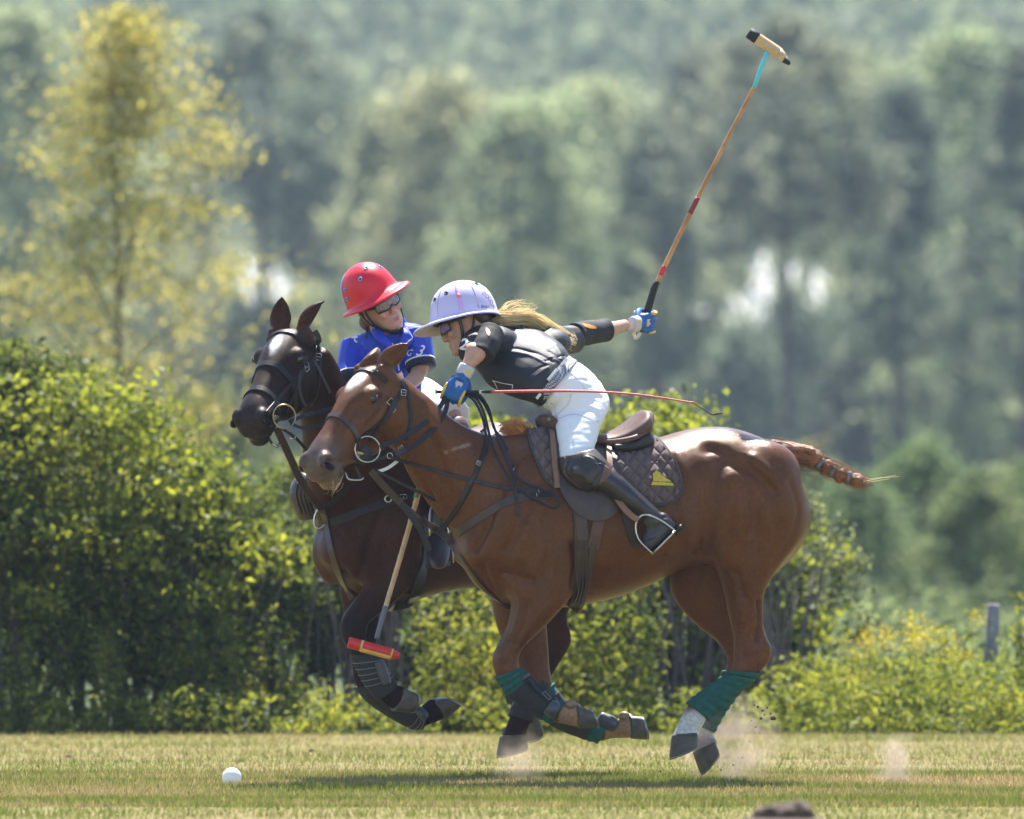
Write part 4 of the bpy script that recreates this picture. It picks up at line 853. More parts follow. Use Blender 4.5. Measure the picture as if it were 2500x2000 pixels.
inhead = (hl[:, 0] > -0.12) & (hl[:, 0] < 0.7) & (np.abs(hl[:, 1]) < 0.2) & (hl[:, 2] > -0.35) & (hl[:, 2] < 0.05)
c = lerp3(c, (0.024, 0.0135, 0.0115), inhead*smin(-0.05, 0.12, hl[:, 0])*0.9)
c = lerp3(c, (0.085, 0.034, 0.016), inhead*np.exp(-((hl[:, 0]-0.03)/0.05)**2)*(hl[:, 2] > -.06)*0.6)
c = lerp3(c, (0.03, 0.026, 0.028), inhead*smin(0.44, 0.54, hl[:, 0])*0.6)
star = np.exp(-((hl[:, 0]-0.145)/0.065)**2-((hl[:, 1]+0.004-0.08*(hl[:, 0]-.13))/0.018)**2)*(hl[:, 2] > -0.02)*inhead
c = lerp3(c, (0.62, 0.62, 0.62), np.clip(star*2.2-0.3+0.3*nf, 0, 1))
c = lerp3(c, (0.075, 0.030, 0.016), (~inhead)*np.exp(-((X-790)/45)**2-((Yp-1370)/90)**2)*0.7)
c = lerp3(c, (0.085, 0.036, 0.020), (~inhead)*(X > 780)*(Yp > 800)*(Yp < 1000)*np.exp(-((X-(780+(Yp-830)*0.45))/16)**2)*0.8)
c = lerp3(c, (0.010, 0.008, 0.009), smin(1430, 1530, Yp)*(X < 1120)*0.85)
c = lerp3(c, (0.014, 0.009, 0.009), smin(1560, 1660, Yp)*(X > 1120)*0.8)
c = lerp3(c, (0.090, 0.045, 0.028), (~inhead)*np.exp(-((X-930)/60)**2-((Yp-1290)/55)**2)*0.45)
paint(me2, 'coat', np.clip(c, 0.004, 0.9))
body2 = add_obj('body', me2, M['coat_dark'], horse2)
for a in (((961,1736),(983,1671),(1003,1740),(1005,1683),.52,.043), ((1083,1757),(1048,1706),(1116,1728),(1068,1701),.84,.043),
          ((1225,1801),(1285,1795),(1218,1846),(1287,1822),1.3,.045), ((1276,1757),(1311,1749),(1289,1810),(1319,1786),1.6,.042)):
    hoof(horse2, *a, L2)
eyes(horse2, HM2, M['lid2'], me2)
# ================================================================ riders
def human_head(mb, MX):
    """x to the face, z up, y to the person's left; the eyes are at z = 0"""
    H = MB()
    R = []
    #      z     front    back   half
    st = [(-0.118,0.074,0.030,0.020),(-0.108,0.084,0.005,0.036),(-0.088,0.086,-0.030,0.050),(-0.060,0.083,-0.065,0.060),(-0.030,0.082,-0.085,0.067),(0.0,0.080,-0.095,0.071),
          (0.035,0.086,-0.100,0.074),(0.070,0.080,-0.098,0.073),(0.098,0.058,-0.080,0.062),(0.115,0.030,-0.052,0.040),(0.122,0.0,-0.02,0.015)]
    for z, f, bk, hw in catmull(st, 3):
        c = Vector(((f+bk)/2, 0, z)); R.append(H._ring(c, Vector(((f-bk)/2, 0, 0)), Vector((0, hw, 0)), 28, 2.25))
    H.rings(R)
    H.tube([(0.080,0,0.012),(0.090,0,-0.012),(0.102,0,-0.034),(0.104,0,-0.042)], [0.007,0.009,0.011,0.011], seg=12)     # nose
    for s in (-1, 1):
        H.ell((0.094, s*0.011, -0.043), 0.011, 0.008, 0.008)
        H.ell((0.080, s*0.030, 0.022), 0.012, 0.024, 0.008)             # brow
        H.ell((0.068, s*0.042, -0.030), 0.020, 0.018, 0.020)            # cheek
        H.ell((-0.008, s*0.071, -0.012), 0.018, 0.008, 0.031, Matrix.Rotation(0.2, 3, 'Y')); H.ell((-0.002, s*0.070, -0.036), 0.009, 0.006, 0.010)
    H.ell((0.0845, 0, -0.068), 0.008, 0.024, 0.006); H.ell((0.0835, 0, -0.079), 0.008, 0.021, 0.006); H.ell((0.078, 0, -0.104), 0.014, 0.020, 0.013)
    H.xf(MX); mb.add(H.v, H.f)
def face_strokes(MX):
    W = lambda x, y, z: tuple(MX @ Vector((x, y, z))); S = []
    for s in (-1, 1):
        S += [([W(0.088, s*0.032, -0.002)], 0.014, -0.007), ([W(0.10, s*0.018, -0.048), W(0.092, s*0.03, -0.062)], 0.006, -0.003),
              ([W(-0.006, s*0.080, -0.008)], 0.010, -0.005)]
    S += [([W(0.094, -0.022, -0.073), W(0.098, 0, -0.0735), W(0.094, 0.022, -0.073)], 0.004, -0.004), ([W(0.095, 0, -0.090)], 0.008, -0.003)]
    return S
def fist(mb, MX, r=1.0, thumb=True):
    """a hand closed on a bar along local z; forearm arrives from -y; knuckles face +x"""
    H = MB()
    H.tube([(0.012,-0.105,0),(0.014,-0.075,0),(0.016,-0.045,0)], [0.025*r,0.026*r,0.030*r], seg=14)
    for i, z in enumerate((-0.033,-0.011,0.011,0.033)):
        k = (0.92,1.0,0.98,0.85)[i]; rr = 0.0108*r*(0.94,1.0,1.0,0.90)[i]
        H.tube([(0.016,-0.050,z*0.75),(0.030,-0.015,z),(0.034,0.012*k,z)], [0.015*r,0.0135*r,0.0125*r], seg=10)
        H.tube([(0.033,0.010,z),(0.028,0.036*k,z),(0.008,0.047*k,z),(-0.016,0.040*k,z),(-0.026,0.020,z),(-0.022,0.004,z)], [0.012*r,rr*1.08,rr,rr,rr*0.95,rr*0.8], seg=10)
    H.ell((0.012,-0.030,0), 0.020*r, 0.042*r, 0.043*r)
    if thumb: H.tube([(0.004,-0.062,0.022),(-0.012,-0.036,0.042),(-0.026,-0.006,0.044),(-0.026,0.020,0.040),(-0.018,0.034,0.036)], [0.014*r,0.0145*r,0.012*r,0.011*r,0.009*r], seg=10)
    H.xf(MX); mb.add(H.v, H.f)
def helmet(parent, MX, shell, under, a=0.136, b=0.112, hgt=0.150, front=0.068, side=0.026, back=0.010, vents=None):
    """polo helmet: tall dome with a brim that is long in front"""
    mb = MB(); n = 56; R = []
    def ext(t): c = math.cos(t); return side+(front-side)*max(0, c)**1.5 if c > 0 else side+(back-side)*(-c)**1.5
    def drop(t): c = math.cos(t); return -0.010-0.014*max(0, c)+0.006*max(0, -c)
    def ring(k, z, e=0.0, dz=0.0):
        out = []
        for j in range(n):
            t = 2*math.pi*j/n; ca, sa = math.cos(t), math.sin(t)
            q = ext(t)*e
            out.append(Vector(((a*k+q)*ca-0.006, (b*k+q)*sa, z+drop(t)*dz)))
        return out
    prof = [(0.03,1.0),(0.22,0.985),(0.42,0.93),(0.60,0.845),(0.76,0.715),(0.88,0.545),(0.955,0.345),(0.99,0.15),(1.0,0.0)]
    for k, z in prof[:-1]: R.append(ring(k, hgt*z))
    R.append(ring(1.005, 0.006)); R.append(ring(1.02, 0.0, 0.10, 0.3)); R.append(ring(1.02, 0.0, 0.5, 0.8)); R.append(ring(1.02, 0.0, 0.93, 1.2)); R.append(ring(1.02, -0.003, 1.0, 1.3)); R.append(ring(1.02, -0.008, 0.98, 1.3))
    R2 = [ring(1.02, -0.008, 0.98, 1.3), ring(1.02, -0.008, 0.5, 0.95), ring(1.0, -0.008, 0.05, 0.5), ring(0.93, -0.006)]
    top = MB(); top.rings(R, cap=False); top.add([Vector((-0.006,0,hgt))]+R[0], [(0, 1+j, 1+(j+1) % n) for j in range(n)]); top.xf(MX)
    o = top.build('helmet', shell, parent)
    ub = MB(); ub.rings(R2, cap=False); ub.xf(MX); ub.build('brim_underside', under, o)
    ln = MB(); ln.rings([ring(0.94, -0.012), ring(0.94, 0.03), ring(0.86, 0.04), ring(0.84,-0.012), ring(0.94,-0.012)], cap=False); ln.xf(MX); ln.build('lining', M['helmet_in'], o)
    def at(t, z, off=0.0):
        """point and normal on the dome"""
        ks = np.interp(z, [p[1] for p in prof[::-1]], [p[0] for p in prof[::-1]]); ca, sa = math.cos(t), math.sin(t)
        kz = (np.interp(z+0.04, [p[1] for p in prof[::-1]], [p[0] for p in prof[::-1]])-np.interp(z-0.04, [p[1] for p in prof[::-1]], [p[0] for p in prof[::-1]]))/(0.08*hgt)
        p = Vector((a*ks*ca-0.006, b*ks*sa, hgt*z)); nn = Vector((ca/a, sa/b, 0)).normalized(); nn = Vector((nn.x, nn.y, -kz*(a+b)/2)).normalized()
        return p+nn*off, nn
    for t, z, mt in vents or []:
        p, nn = at(t, z); q = frame(nn.orthogonal(), nn, p); v = MB(); Rr = []
        for r_, h_ in ((0.0095,-0.001),(0.0095,0.0022),(0.0075,0.0032),(0.0045,0.0025),(0.0040,-0.002)):
            Rr.append([MX @ (q @ Vector((r_*math.cos(u), r_*math.sin(u), h_))) for u in np.linspace(0, 2*math.pi, 17)[:-1]])
        v.rings(Rr, cap=False); v.build('vent', mt, o)
        h = MB(); h.add([MX @ (q @ Vector((0.0044*math.cos(u), 0.0044*math.sin(u), 0.0008))) for u in np.linspace(0, 2*math.pi, 13)[:-1]], [tuple(range(12))]); h.build('vent_hole', M['helmet_in'], o)
    return o, at, ring
def dome_band(parent, MX, at, path, width, mat, name, off=0.0015):
    m = MB(); pts = [at(t, z, off) for t, z in path]
    m.strap([MX @ p for p, _ in pts], width, 0.003, [MX.to_3x3() @ q for _, q in pts], sub=3); return m.build(name, mat, parent)
def bvh_of(o):
    me = o.data if hasattr(o, 'data') else o
    return BVHTree.FromPolygons([tuple(c) for c in vco(me)], [tuple(p.vertices) for p in me.polygons])
CAMO = Vector((0, -CAM_D, CAM_H))
def cast(bv, px, py, off=0.0):
    h, nn, _, _ = bv.ray_cast(CAMO, (P(px, py, 0)-CAMO).normalized())
    if h is None: return None, None
    if nn.dot(h-CAMO) > 0: nn = -nn
    return h+nn*off, nn
def decal(name, bv, mat, parent, polys=None, text=None, at=None, size=10, rot=0.0, shear=0.0, wide=1.0, off=0.0018, cuts=2, bold=0.0):
    """flat print laid onto a garment: outlines (or lettering) given at photo scale, set onto the cloth itself"""
    bm = bmesh.new()
    if text is not None:
        cu = bpy.data.curves.new('t', 'FONT'); cu.body = text; cu.size = 1.0; cu.align_x = 'CENTER'; cu.align_y = 'CENTER'; cu.offset = bold; cu.resolution_u = 3
        ob = bpy.data.objects.new('t', cu); COL.objects.link(ob); dg = bpy.context.evaluated_depsgraph_get(); dg.update()
        tm = bpy.data.meshes.new_from_object(ob.evaluated_get(dg)); bm.from_mesh(tm)
        bpy.data.objects.remove(ob); bpy.data.curves.remove(cu); bpy.data.meshes.remove(tm)
        ca, sa = math.cos(rot), math.sin(rot)
        for v in bm.verts:
            x, y = (v.co.x*wide+v.co.y*shear)*size, -v.co.y*size
            v.co = (at[0]+x*ca-y*sa, at[1]+x*sa+y*ca, 0)
    else:
        for pl in polys: bm.faces.new([bm.verts.new((x, y, 0)) for x, y in pl])
    bmesh.ops.triangulate(bm, faces=bm.faces)
    for _ in range(cuts):
        bmesh.ops.subdivide_edges(bm, edges=[e for e in bm.edges if e.calc_length() > 4], cuts=1, use_grid_fill=False); bmesh.ops.triangulate(bm, faces=bm.faces)
    dead = []
    for v in bm.verts:
        h, nn = cast(bv, v.co.x, v.co.y, off)
        if h is None: dead.append(v)
        else: v.co = h
    bmesh.ops.delete(bm, geom=dead, context='VERTS')
    me = bpy.data.meshes.new(name); bm.to_mesh(me); bm.free()
    return add_obj(name, me, mat, parent)
def folds(me, bv, lines):
    """cloth folds: (photo points, radius, height)"""
    S = []
    for pts, r, h in lines:
        q = [cast(bv, *p)[0] for p in pts]; q = [tuple(x) for x in q if x is not None]
        if len(q): S.append((q, r, h))
    sculpt(me, S)
def ripple(me, amp, scale, seed=0.0, stretch=(1,1,1)):
    co = vco(me); no = vno(me)
    d = np.array([mnoise.noise(Vector((v[0]*scale*stretch[0]+seed, v[1]*scale*stretch[1], v[2]*scale*stretch[2]))) for v in co])
    set_co(me, co+no*(d*amp)[:, None])

# ---------------------------------------------------------------- rider in black on the chestnut
person1 = empty('person', P(1400, 1020, 0.0))
tag(person1, 'rider in black jersey, white breeches and lavender helmet leaning out to swing a mallet', 'person')
HH1 = frame((-0.94, -0.16, -0.30), (-0.30, 0.16, 0.93), P(1134, 792, 0.13)) @ Matrix.Diagonal((1.02, 1.02, 1.02, 1))
p1 = MB()
human_head(p1, HH1)
p1.tube([HH1 @ Vector((-0.03,0,-0.06)), P(1178,812,0.16), P(1215,835,0.20)], [0.055,0.056,0.07])
LT1 = Vector((0.30, 0.93, 0.20))
torso1 = [(1196,808,1166,855,.20,.08),(1232,815,1188,885,.20,.12),(1285,830,1232,918,.16,.135),(1328,855,1275,940,.10,.125),(1368,888,1322,958,.04,.11)]
p1.loft(torso1, LT1, sub=3, seg=24)
hips1 = [(1380,895,1330,962,.02,.10),(1402,915,1348,970,.01,.09),(1428,942,1365,984,.0,.09),(1440,965,1380,1000,.0,.09),(1440,985,1385,1010,.0,.08)]
p1.loft(hips1, (0,1,0), sub=3, seg=24)
p1.tube([P(1415,990,-.05), P(1412,1050,-.16), P(1404,1125,-.28), P(1440,1155,-.30), P(1520,1205,-.31), P(1590,1256,-.31)], [.06,.056,.045,.042,.036,.028])
p1.tube([P(1590,1256,-.32), P(1612,1285,-.32), P(1594,1318,-.32)], [.026,.026,.02])
p1.tube([P(1405,985,.08), P(1385,1050,.20), P(1365,1150,.34), P(1450,1230,.36), P(1540,1290,.36), P(1515,1330,.36)], [.085,.07,.045,.04,.028,.02])
p1.tube([P(1172,832,.14), P(1196,838,-.02), P(1183,852,-.10)], [.045,.038,.034]); p1.loft([(1136,845,1194,858,-.11,.040),(1134,868,1180,880,-.12,.036),(1126,890,1158,898,-.13,.029),(1120,909,1146,916,-.135,.024)], (0,1,0), sub=3, seg=16)
p1.tube([P(1335,838,.30), P(1395,822,.44), P(1450,810,.56)], [.045,.036,.034]); p1.tube([P(1448,809,.56), P(1490,803,.66), P(1528,793,.75)], [.040,.031,.024])
# left hand on the reins, right hand round the mallet
ML = frame(Vector((-0.10,-0.80,0.60)), Vector((1.0,-0.12,-0.02)), P(1112,957,-.150))      # bar = whip and reins
MLd = P(1132,914,-.135)
def hand_frame(bar, back, wrist_to, org):
    """local z along bar, local -y towards the wrist, x out of the back of the hand"""
    z = Vector(bar).normalized(); y = (Vector(org)-Vector(wrist_to)).normalized(); z = (z-y*z.dot(y)).normalized(); x = y.cross(z)
    if x.dot(Vector(back)) < 0: z = -z; x = y.cross(z)
    Mx = Matrix((x, y, z)).transposed().to_4x4(); Mx.translation = Vector(org); return Mx
HL1 = hand_frame((1,-.05,0), (-.4,-.8,.4), P(1134,912,-.135), P(1112,956,-.150))
MAL_A, MAL_B = P(1570,790,.86), P(1602,688,.88)        # mallet grip
HR1 = hand_frame(MAL_B-MAL_A, (0,-1,.2), P(1528,793,.75), P(1573,785,.865))
fist(p1, HL1, 0.8); fist(p1, HR1, 0.8)
pm1 = fuse(p1, 0.006, 3, 0.5); sculpt(pm1, face_strokes(HH1)); add_obj('body', pm1, M['skin'], person1)
# jersey
s1 = MB()
s1.loft([(1196,796,1152,872,.19,.115),(1232,795,1172,902,.20,.17),(1285,800,1205,940,.17,.185),(1335,822,1245,962,.11,.175),(1372,850,1285,975,.05,.160),(1389,876,1308,983,.025,.146)], LT1, sub=4, seg=32)
s1.ell(P(1210,832,.12), .10, .12, .065); s1.ell(P(1345,838,.27), .085, .11, .065)
s1.tube([P(1180,826,.16), P(1165,840,.03), P(1160,850,-.07)], [.075,.068,.060]); s1.tube([P(1150,850,-.02), P(1146,862,-.08)], [.052,.050])
s1.tube([P(1320,836,.26), P(1375,832,.40), P(1402,828,.47)], [.085,.064,.060], cap=True)
s1.tube([P(1390,842,.44), P(1396,856,.46)], [.040,.030])
sm1 = fuse(s1, 0.0055, 8, 0.5); ripple(sm1, 0.004, 14, 3.1); bv = bvh_of(sm1)
folds(sm1, bv, [([(1215,848),(1260,850),(1310,862),(1350,884)], .007, -.004), ([(1225,856),(1290,866),(1335,888)], .007, .0035), ([(1340,858),(1362,872),(1378,868)], .006, -.004), ([(1345,872),(1366,884)], .006, .0035),
     ([(1330,882),(1350,874),(1372,882)], .005, -.004), ([(1215,812),(1200,828),(1205,850)], .010, -.008), ([(1222,806),(1212,830),(1218,852)], .006, .003), ([(1270,945),(1300,908),(1330,892)], .007, -.004), ([(1285,950),(1312,915),(1338,897)], .006, .003), ([(1205,900),(1240,925),(1262,945)], .008, -.003), ([(1300,962),(1318,935),(1335,915)], .005, -.003), ([(1355,842),(1368,860),(1372,880)], .006, .004)])
jersey1 = add_obj('jersey', sm1, M['black_shirt'], person1); bv = bvh_of(jersey1)
decal('number_print', bv, M['white_print'], jersey1, polys=[[(1258,805),(1273,808),(1302,814),(1300,821),(1278,818),(1261,812)], [(1320,826),(1341,831),(1358,840),(1340,852),(1334,852),(1326,842)]])
decal('name_print', bv, M['white_print'], jersey1, text='MINUMAN', at=(1246,793), size=12, rot=0.12, wide=1.25, cuts=0)
decal('sleeve_number', bv, M['white_print'], jersey1, text='2', at=(1133,842), size=38, rot=0.15, wide=0.95, shear=0.25, bold=0.03)
def outline(pts, w_):
    out = []
    for (x0,y0),(x1,y1) in zip(pts[:-1], pts[1:]):
        d = math.hypot(x1-x0, y1-y0); nx, ny = -(y1-y0)/d*w_/2, (x1-x0)/d*w_/2; ex, ey = (x1-x0)/d*w_*0.4, (y1-y0)/d*w_*0.4
        out.append([(x0+nx-ex,y0+ny-ey),(x1+nx+ex,y1+ny+ey),(x1-nx+ex,y1-ny+ey),(x0-nx-ex,y0-ny-ey)])
    return out
decal('front_print', bv, M['white_print'], jersey1, polys=outline([(1215,948),(1208,934),(1203,929),(1228,936),(1252,940),(1251,949)], 1.6), cuts=1)
# elbow pads
for (a_, r_, logo, nm) in (([P(1200,812,-.005), P(1188,842,-.075), P(1176,866,-.115)], [.054,.056,.050], [(1187,800),(1194,805),(1197,813),(1194,822),(1189,816),(1186,808)], 'l'),
                          ([P(1404,818,.47), P(1440,812,.56), P(1478,806,.645)], [.052,.053,.048], [(1421,791),(1438,793),(1454,798),(1456,803),(1442,803),(1427,798)], 'r')):
    e = MB(); e.tube(a_, r_, seg=20, sub=5); q = (a_[2]-a_[1]).normalized(); e.tube([a_[2]-q*.016, a_[2]+q*.004], [r_[2]+.003]*2, seg=20)
    e.tube([a_[0]-q*.004, a_[0]+q*.012], [r_[0]+.003]*2, seg=20)
    em = fuse(e, .005, 4); ripple(em, .003, 25, 9.0); eo = add_obj('elbow_pad', em, M['black_pad'], person1)
    cx = sum(p[0] for p in logo)/6; cy_ = sum(p[1] for p in logo)/6
    up = [[(x, y) for x, y in logo]]; decal('flame_logo', bvh_of(eo), M['orange'], eo, polys=up, off=.002)
# breeches
w1 = MB()
w1.loft([(1390,879,1310,980,.02,.138),(1420,889,1322,996,.01,.155),(1455,920,1338,1006,.0,.165),(1479,956,1350,1013,.0,.168),(1484,992,1352,1032,.0,.155)], (0,1,0), sub=4, seg=32, roundcap=False)
w1.loft([(1482,960,1345,1000,-.05,.11),(1486,992,1350,1018,-.08,.11),(1479,1016,1355,1026,-.115,.106),(1466,1046,1357,1048,-.16,.096),(1456,1080,1360,1084,-.21,.088),(1446,1112,1364,1122,-.255,.076),(1438,1135,1374,1150,-.28,.07)], (0,1,0), sub=4, seg=32)
w1.tube([P(1425,975,.09), P(1400,1045,.20), P(1372,1140,.33)], [.115,.095,.072]); w1.ell(P(1440,985,.06), .085, .09, .085)
wm = fuse(w1, .006, 8, .5); ripple(wm, .002, 22, 1.0, (1,1,2.5)); bv = bvh_of(wm)
folds(wm, bv, [([(1345,1000),(1360,985),(1395,965),(1430,962),(1465,970)], .012, -.007), ([(1350,1010),(1380,990),(1420,985),(1460,1000)], .010, .005), ([(1356,1024),(1385,1008),(1430,1004),(1465,1018)], .008, -.006),
     ([(1362,960),(1400,942),(1440,945)], .010, -.005), ([(1352,950),(1395,925),(1430,922)], .010, .004), ([(1330,985),(1345,960),(1375,935)], .010, -.005), ([(1360,1040),(1400,1028),(1450,1036)], .007, -.004),
     ([(1345,990),(1352,1010),(1358,1030)], .010, -.008), ([(1395,1060),(1398,1095),(1402,1120)], .006, -.003), ([(1425,950),(1462,965)], .007, -.005), ([(1405,975),(1450,978)], .006, -.004)])
breech1 = add_obj('breeches', wm, M['white'], person1); bvw = bvh_of(breech1)
def seam(name, pts, bv, wid, mat, parent, off=.0015, sub=5, thick=.0015):
    S = catmull(pts, sub); m = MB(); pp = []; nn = []
    for x, y in S:
        h, n_ = cast(bv, x, y, off)
        if h is not None: pp.append(h); nn.append(n_)
    if len(pp) > 2: m.strap(pp, wid, thick, nn, sub=1); return m.build(name, mat, parent)
M['seam'] = pmat('white_seam', (0.60,0.60,0.64), 0.8)
seam('seam', [(1388,906),(1410,925),(1428,948)], bvw, .003, M['seam'], breech1); seam('seam', [(1340,1040),(1362,1012),(1388,985),(1394,962)], bvw, .003, M['seam'], breech1)
seam('pocket_seam', [(1352,935),(1370,915),(1385,908)], bvw, .003, M['seam'], breech1); seam('seam', [(1364,1022),(1400,1012),(1440,1020),(1462,1030)], bvw, .0025, M['seam'], breech1)
# belt
bl = MB(); bR = []
for q in (0.0, 1.0):
    pass
bl.loft([(1389,868,1303,980,.022,.150),(1400,875,1309,989,.018,.156),(1410,881,1315,996,.014,.161)], (0,1,0), sub=3, seg=48, roundcap=False)
m_, N_, L_, b_ = nmat('woven_belt'); tc = N_.new('ShaderNodeTexCoord'); wv = N_.new('ShaderNodeTexChecker'); wv.inputs['Scale'].default_value = 150
wv.inputs[1].default_value = (0.50,0.50,0.54,1); wv.inputs[2].default_value = (0.03,0.03,0.045,1); L_.new(tc.outputs['Object'], wv.inputs[0]); L_.new(wv.outputs[0], b_.inputs['Base Color']); b_.inputs['Roughness'].default_value = 0.7
bl.build('belt', m_, person1)
for q in ((1375,893),(1352,918),(1325,960)):
    h, n_ = cast(bvw, q[0]+6, q[1]+6, .008)
    if h is not None:
        lp = MB(); lp.box(h+Vector((-.012,0,.012)), .006, .004, .030, Matrix.Rotation(0.7, 3, 'Y')); lp.build('belt_loop', M['white'], breech1)
# boots and knee guards
def boot(parent, rig, w=M['leather_worn']):
    bt = MB(); bt.loft(rig['shaft'], (0,1,0), sub=4, seg=24); bt.loft(rig['foot'], (0,1,0), sub=4, seg=24)
    bm_ = fuse(bt, .006, 5, .5); bv_ = bvh_of(bm_); folds(bm_, bv_, rig['folds']); return add_obj('boot', bm_, w, parent)
M['boot'] = pmat('brown_black_boot', (0.026,0.020,0.021), 0.34, noise=0.25, nscale=18, bump=0.1, bscale=120)
YB = -.325
boot1 = boot(person1, dict(shaft=[(1442,1108,1386,1178,YB+.02,.066),(1472,1126,1420,1190,YB+.01,.066),(1503,1150,1470,1203,YB,.062),(1550,1192,1508,1230,YB,.055),(1598,1236,1556,1259,YB,.046),(1622,1258,1572,1284,YB,.044),(1636,1268,1572,1296,YB,.044)],
     foot=[(1634,1262,1586,1272,YB,.040),(1655,1282,1570,1300,YB,.044),(1640,1304,1568,1316,YB,.047),(1618,1324,1568,1328,YB,.048),(1597,1341,1572,1338,YB,.040)],
     folds=[([(1570,1268),(1595,1264),(1620,1262)], .006, -.005), ([(1574,1280),(1600,1276),(1630,1270)], .007, .005), ([(1578,1292),(1606,1288)], .006, -.004), ([(1576,1318),(1600,1310),(1626,1316)], .006, -.004), ([(1520,1170),(1560,1215),(1590,1245)], .012, .003)]), M['boot'])
sole = MB(); sole.strap([P(1660,1286,YB), P(1630,1314,YB), P(1610,1334,YB), P(1592,1348,YB)], [.062,.066,.082,.060], .010, Vector((0.62,0,-0.78)), sub=4); sole.build('sole', M['leather'], boot1)
hl_ = MB(); hl_.strap([P(1666,1284,YB), P(1646,1304,YB)], [.062,.062], .022, Vector((0.62,0,-0.78)), sub=3); hl_.build('heel', M['leather'], boot1)
kg = MB(); YK = -.30
kg.loft([(1452,1094,1361,1118,YK+.03,.082),(1468,1110,1362,1140,YK+.015,.090),(1484,1128,1374,1166,YK,.093),(1500,1144,1398,1190,YK-.005,.088),(1507,1156,1440,1204,YK-.01,.074)], (0,1,0), sub=4, seg=28, ex=2.4, roundcap=False)
km = fuse(kg, .006, 4, .5); bv = bvh_of(km)
folds(km, bv, [([(1385,1125),(1378,1150),(1392,1172)], .008, -.008), ([(1455,1122),(1470,1140),(1460,1165),(1440,1185)], .008, -.007), ([(1405,1150),(1430,1160),(1445,1180)], .020, .012), ([(1435,1118),(1450,1125)], .016, .008)])
M['kneeguard'] = pmat('dark_brown_kneeguard', (0.030,0.021,0.019), 0.42, noise=0.35, nscale=26, bump=0.2, bscale=150)
kgo = add_obj('knee_guard', km, M['kneeguard'], person1); bv = bvh_of(kgo)
for pp_ in ([(1395,1097),(1412,1092),(1426,1094),(1430,1106),(1416,1110),(1408,1114),(1400,1104)], [(1478,1132),(1496,1140),(1500,1150),(1488,1178),(1478,1192),(1462,1182),(1468,1162)]): decal('suede_patch', bv, M['brown'], kgo, polys=[pp_], off=.003)
seam('trim', [(1376,1112),(1384,1130),(1380,1150),(1392,1170),(1420,1192)], bv, .004, M['brown'], kgo, .002); seam('trim', [(1430,1108),(1452,1116),(1475,1130),(1492,1145)], bv, .004, M['brown_dark'], kgo, .002)
seam('trim', [(1432,1122),(1445,1132),(1470,1132)], bv, .003, M['brown_dark'], kgo, .002)
# far leg's boot
fb = MB(); fb.tube([P(1365,1150,.34), P(1410,1190,.36), P(1480,1245,.37), P(1540,1288,.37), P(1520,1330,.37), P(1500,1345,.37)], [.075,.066,.058,.045,.045,.036]); add_obj('boot', fuse(fb, .008, 4), M['boot'], person1)
# gloves
def glove(parent, MX, wrist):
    g_ = MB(); fist(g_, MX, 1.0); go = add_obj('glove', fuse(g_, .004, 2, .4), M['glove_blue'], parent)
    q = MX.inverted() @ Vector(wrist)
    c_ = MB(); R = []
    for y, r_ in ((-0.118,.031),(-0.112,.033),(-0.075,.033),(-0.070,.031)): R.append([MX @ Vector((0.013+r_*0.80*math.cos(t), y, r_*1.08*math.sin(t))) for t in np.linspace(0, 2*math.pi, 25)[:-1]])
    c_.rings(R); c_.build('cuff', M['glove_grey'], go)
    t_ = MB(); t_.ell(MX @ Vector((0.030,-0.093,0.008)), .018, .014, .009, MX.to_3x3() @ Matrix(((0,0,1),(0,1,0),(1,0,0)))); t_.build('cuff_tab', M['glove_yellow'], go)
    k_ = MB(); k_.box(MX @ Vector((0.037,-0.022,0.004)), .004, .016, .016, MX.to_3x3(), 0.5); k_.build('knuckle_patch', M['glove_grey'], go)
    for z in (-0.036, 0.036):
        f_ = MB(); f_.tube([MX @ Vector(v) for v in ((0.036,-0.012,z*1.12),(0.040,0.012,z*1.14),(0.032,0.038,z*1.14),(0.010,0.052,z*1.14))], [.0065]*4, seg=8); f_.build('finger_trim', M['glove_yellow'], go)
    return go
glove(person1, HL1, P(1134,912,-.135)); gr = glove(person1, HR1, P(1528,793,.75))
# helmet, straps, glasses, hair
HT1 = HH1 @ Matrix.Translation((-0.002,0,0.026)) @ Matrix.Rotation(math.radians(-10), 4, 'Y')
dv = M['darkvent']
hm1, at1, _ = helmet(person1, HT1, M['lav_helmet'], M['lav_under'], 0.142, 0.116, 0.158, 0.076, 0.034, 0.004, [(0.95,0.62,dv),(0.40,0.55,dv),(2.35,0.80,dv),(-0.6,0.6,dv),(-2.3,.8,dv)])
dome_band(hm1, HT1, at1, [(1.42,0.08),(1.42,0.25),(1.40,0.45),(1.38,0.62),(1.36,0.78),(1.32,0.9)], .016, M['pinkstrap'], 'helmet_strap')
p_, n_ = at1(1.40, 0.46, .003); bk = MB(); bk.box(HT1 @ p_, .008, .006, .010, HT1.to_3x3() @ frame(n_.orthogonal(), n_, p_).to_3x3(), .4); bk.build('strap_buckle', M['pink'], hm1)
for t0 in (0.62, 1.95, -0.62): dome_band(hm1, HT1, at1, [(t0,0.04),(t0,0.3),(t0,0.55),(t0,0.75),(t0*0.98,0.92)], .0022, M['lav_under'], 'panel_seam', .0004)
bvh1 = bvh_of(hm1)
decal('helmet_lettering', bvh1, M['helmet_in'], hm1, text='T. Bitteri', at=(1180,749), size=10, rot=0.0, wide=0.85, cuts=0, off=.001)
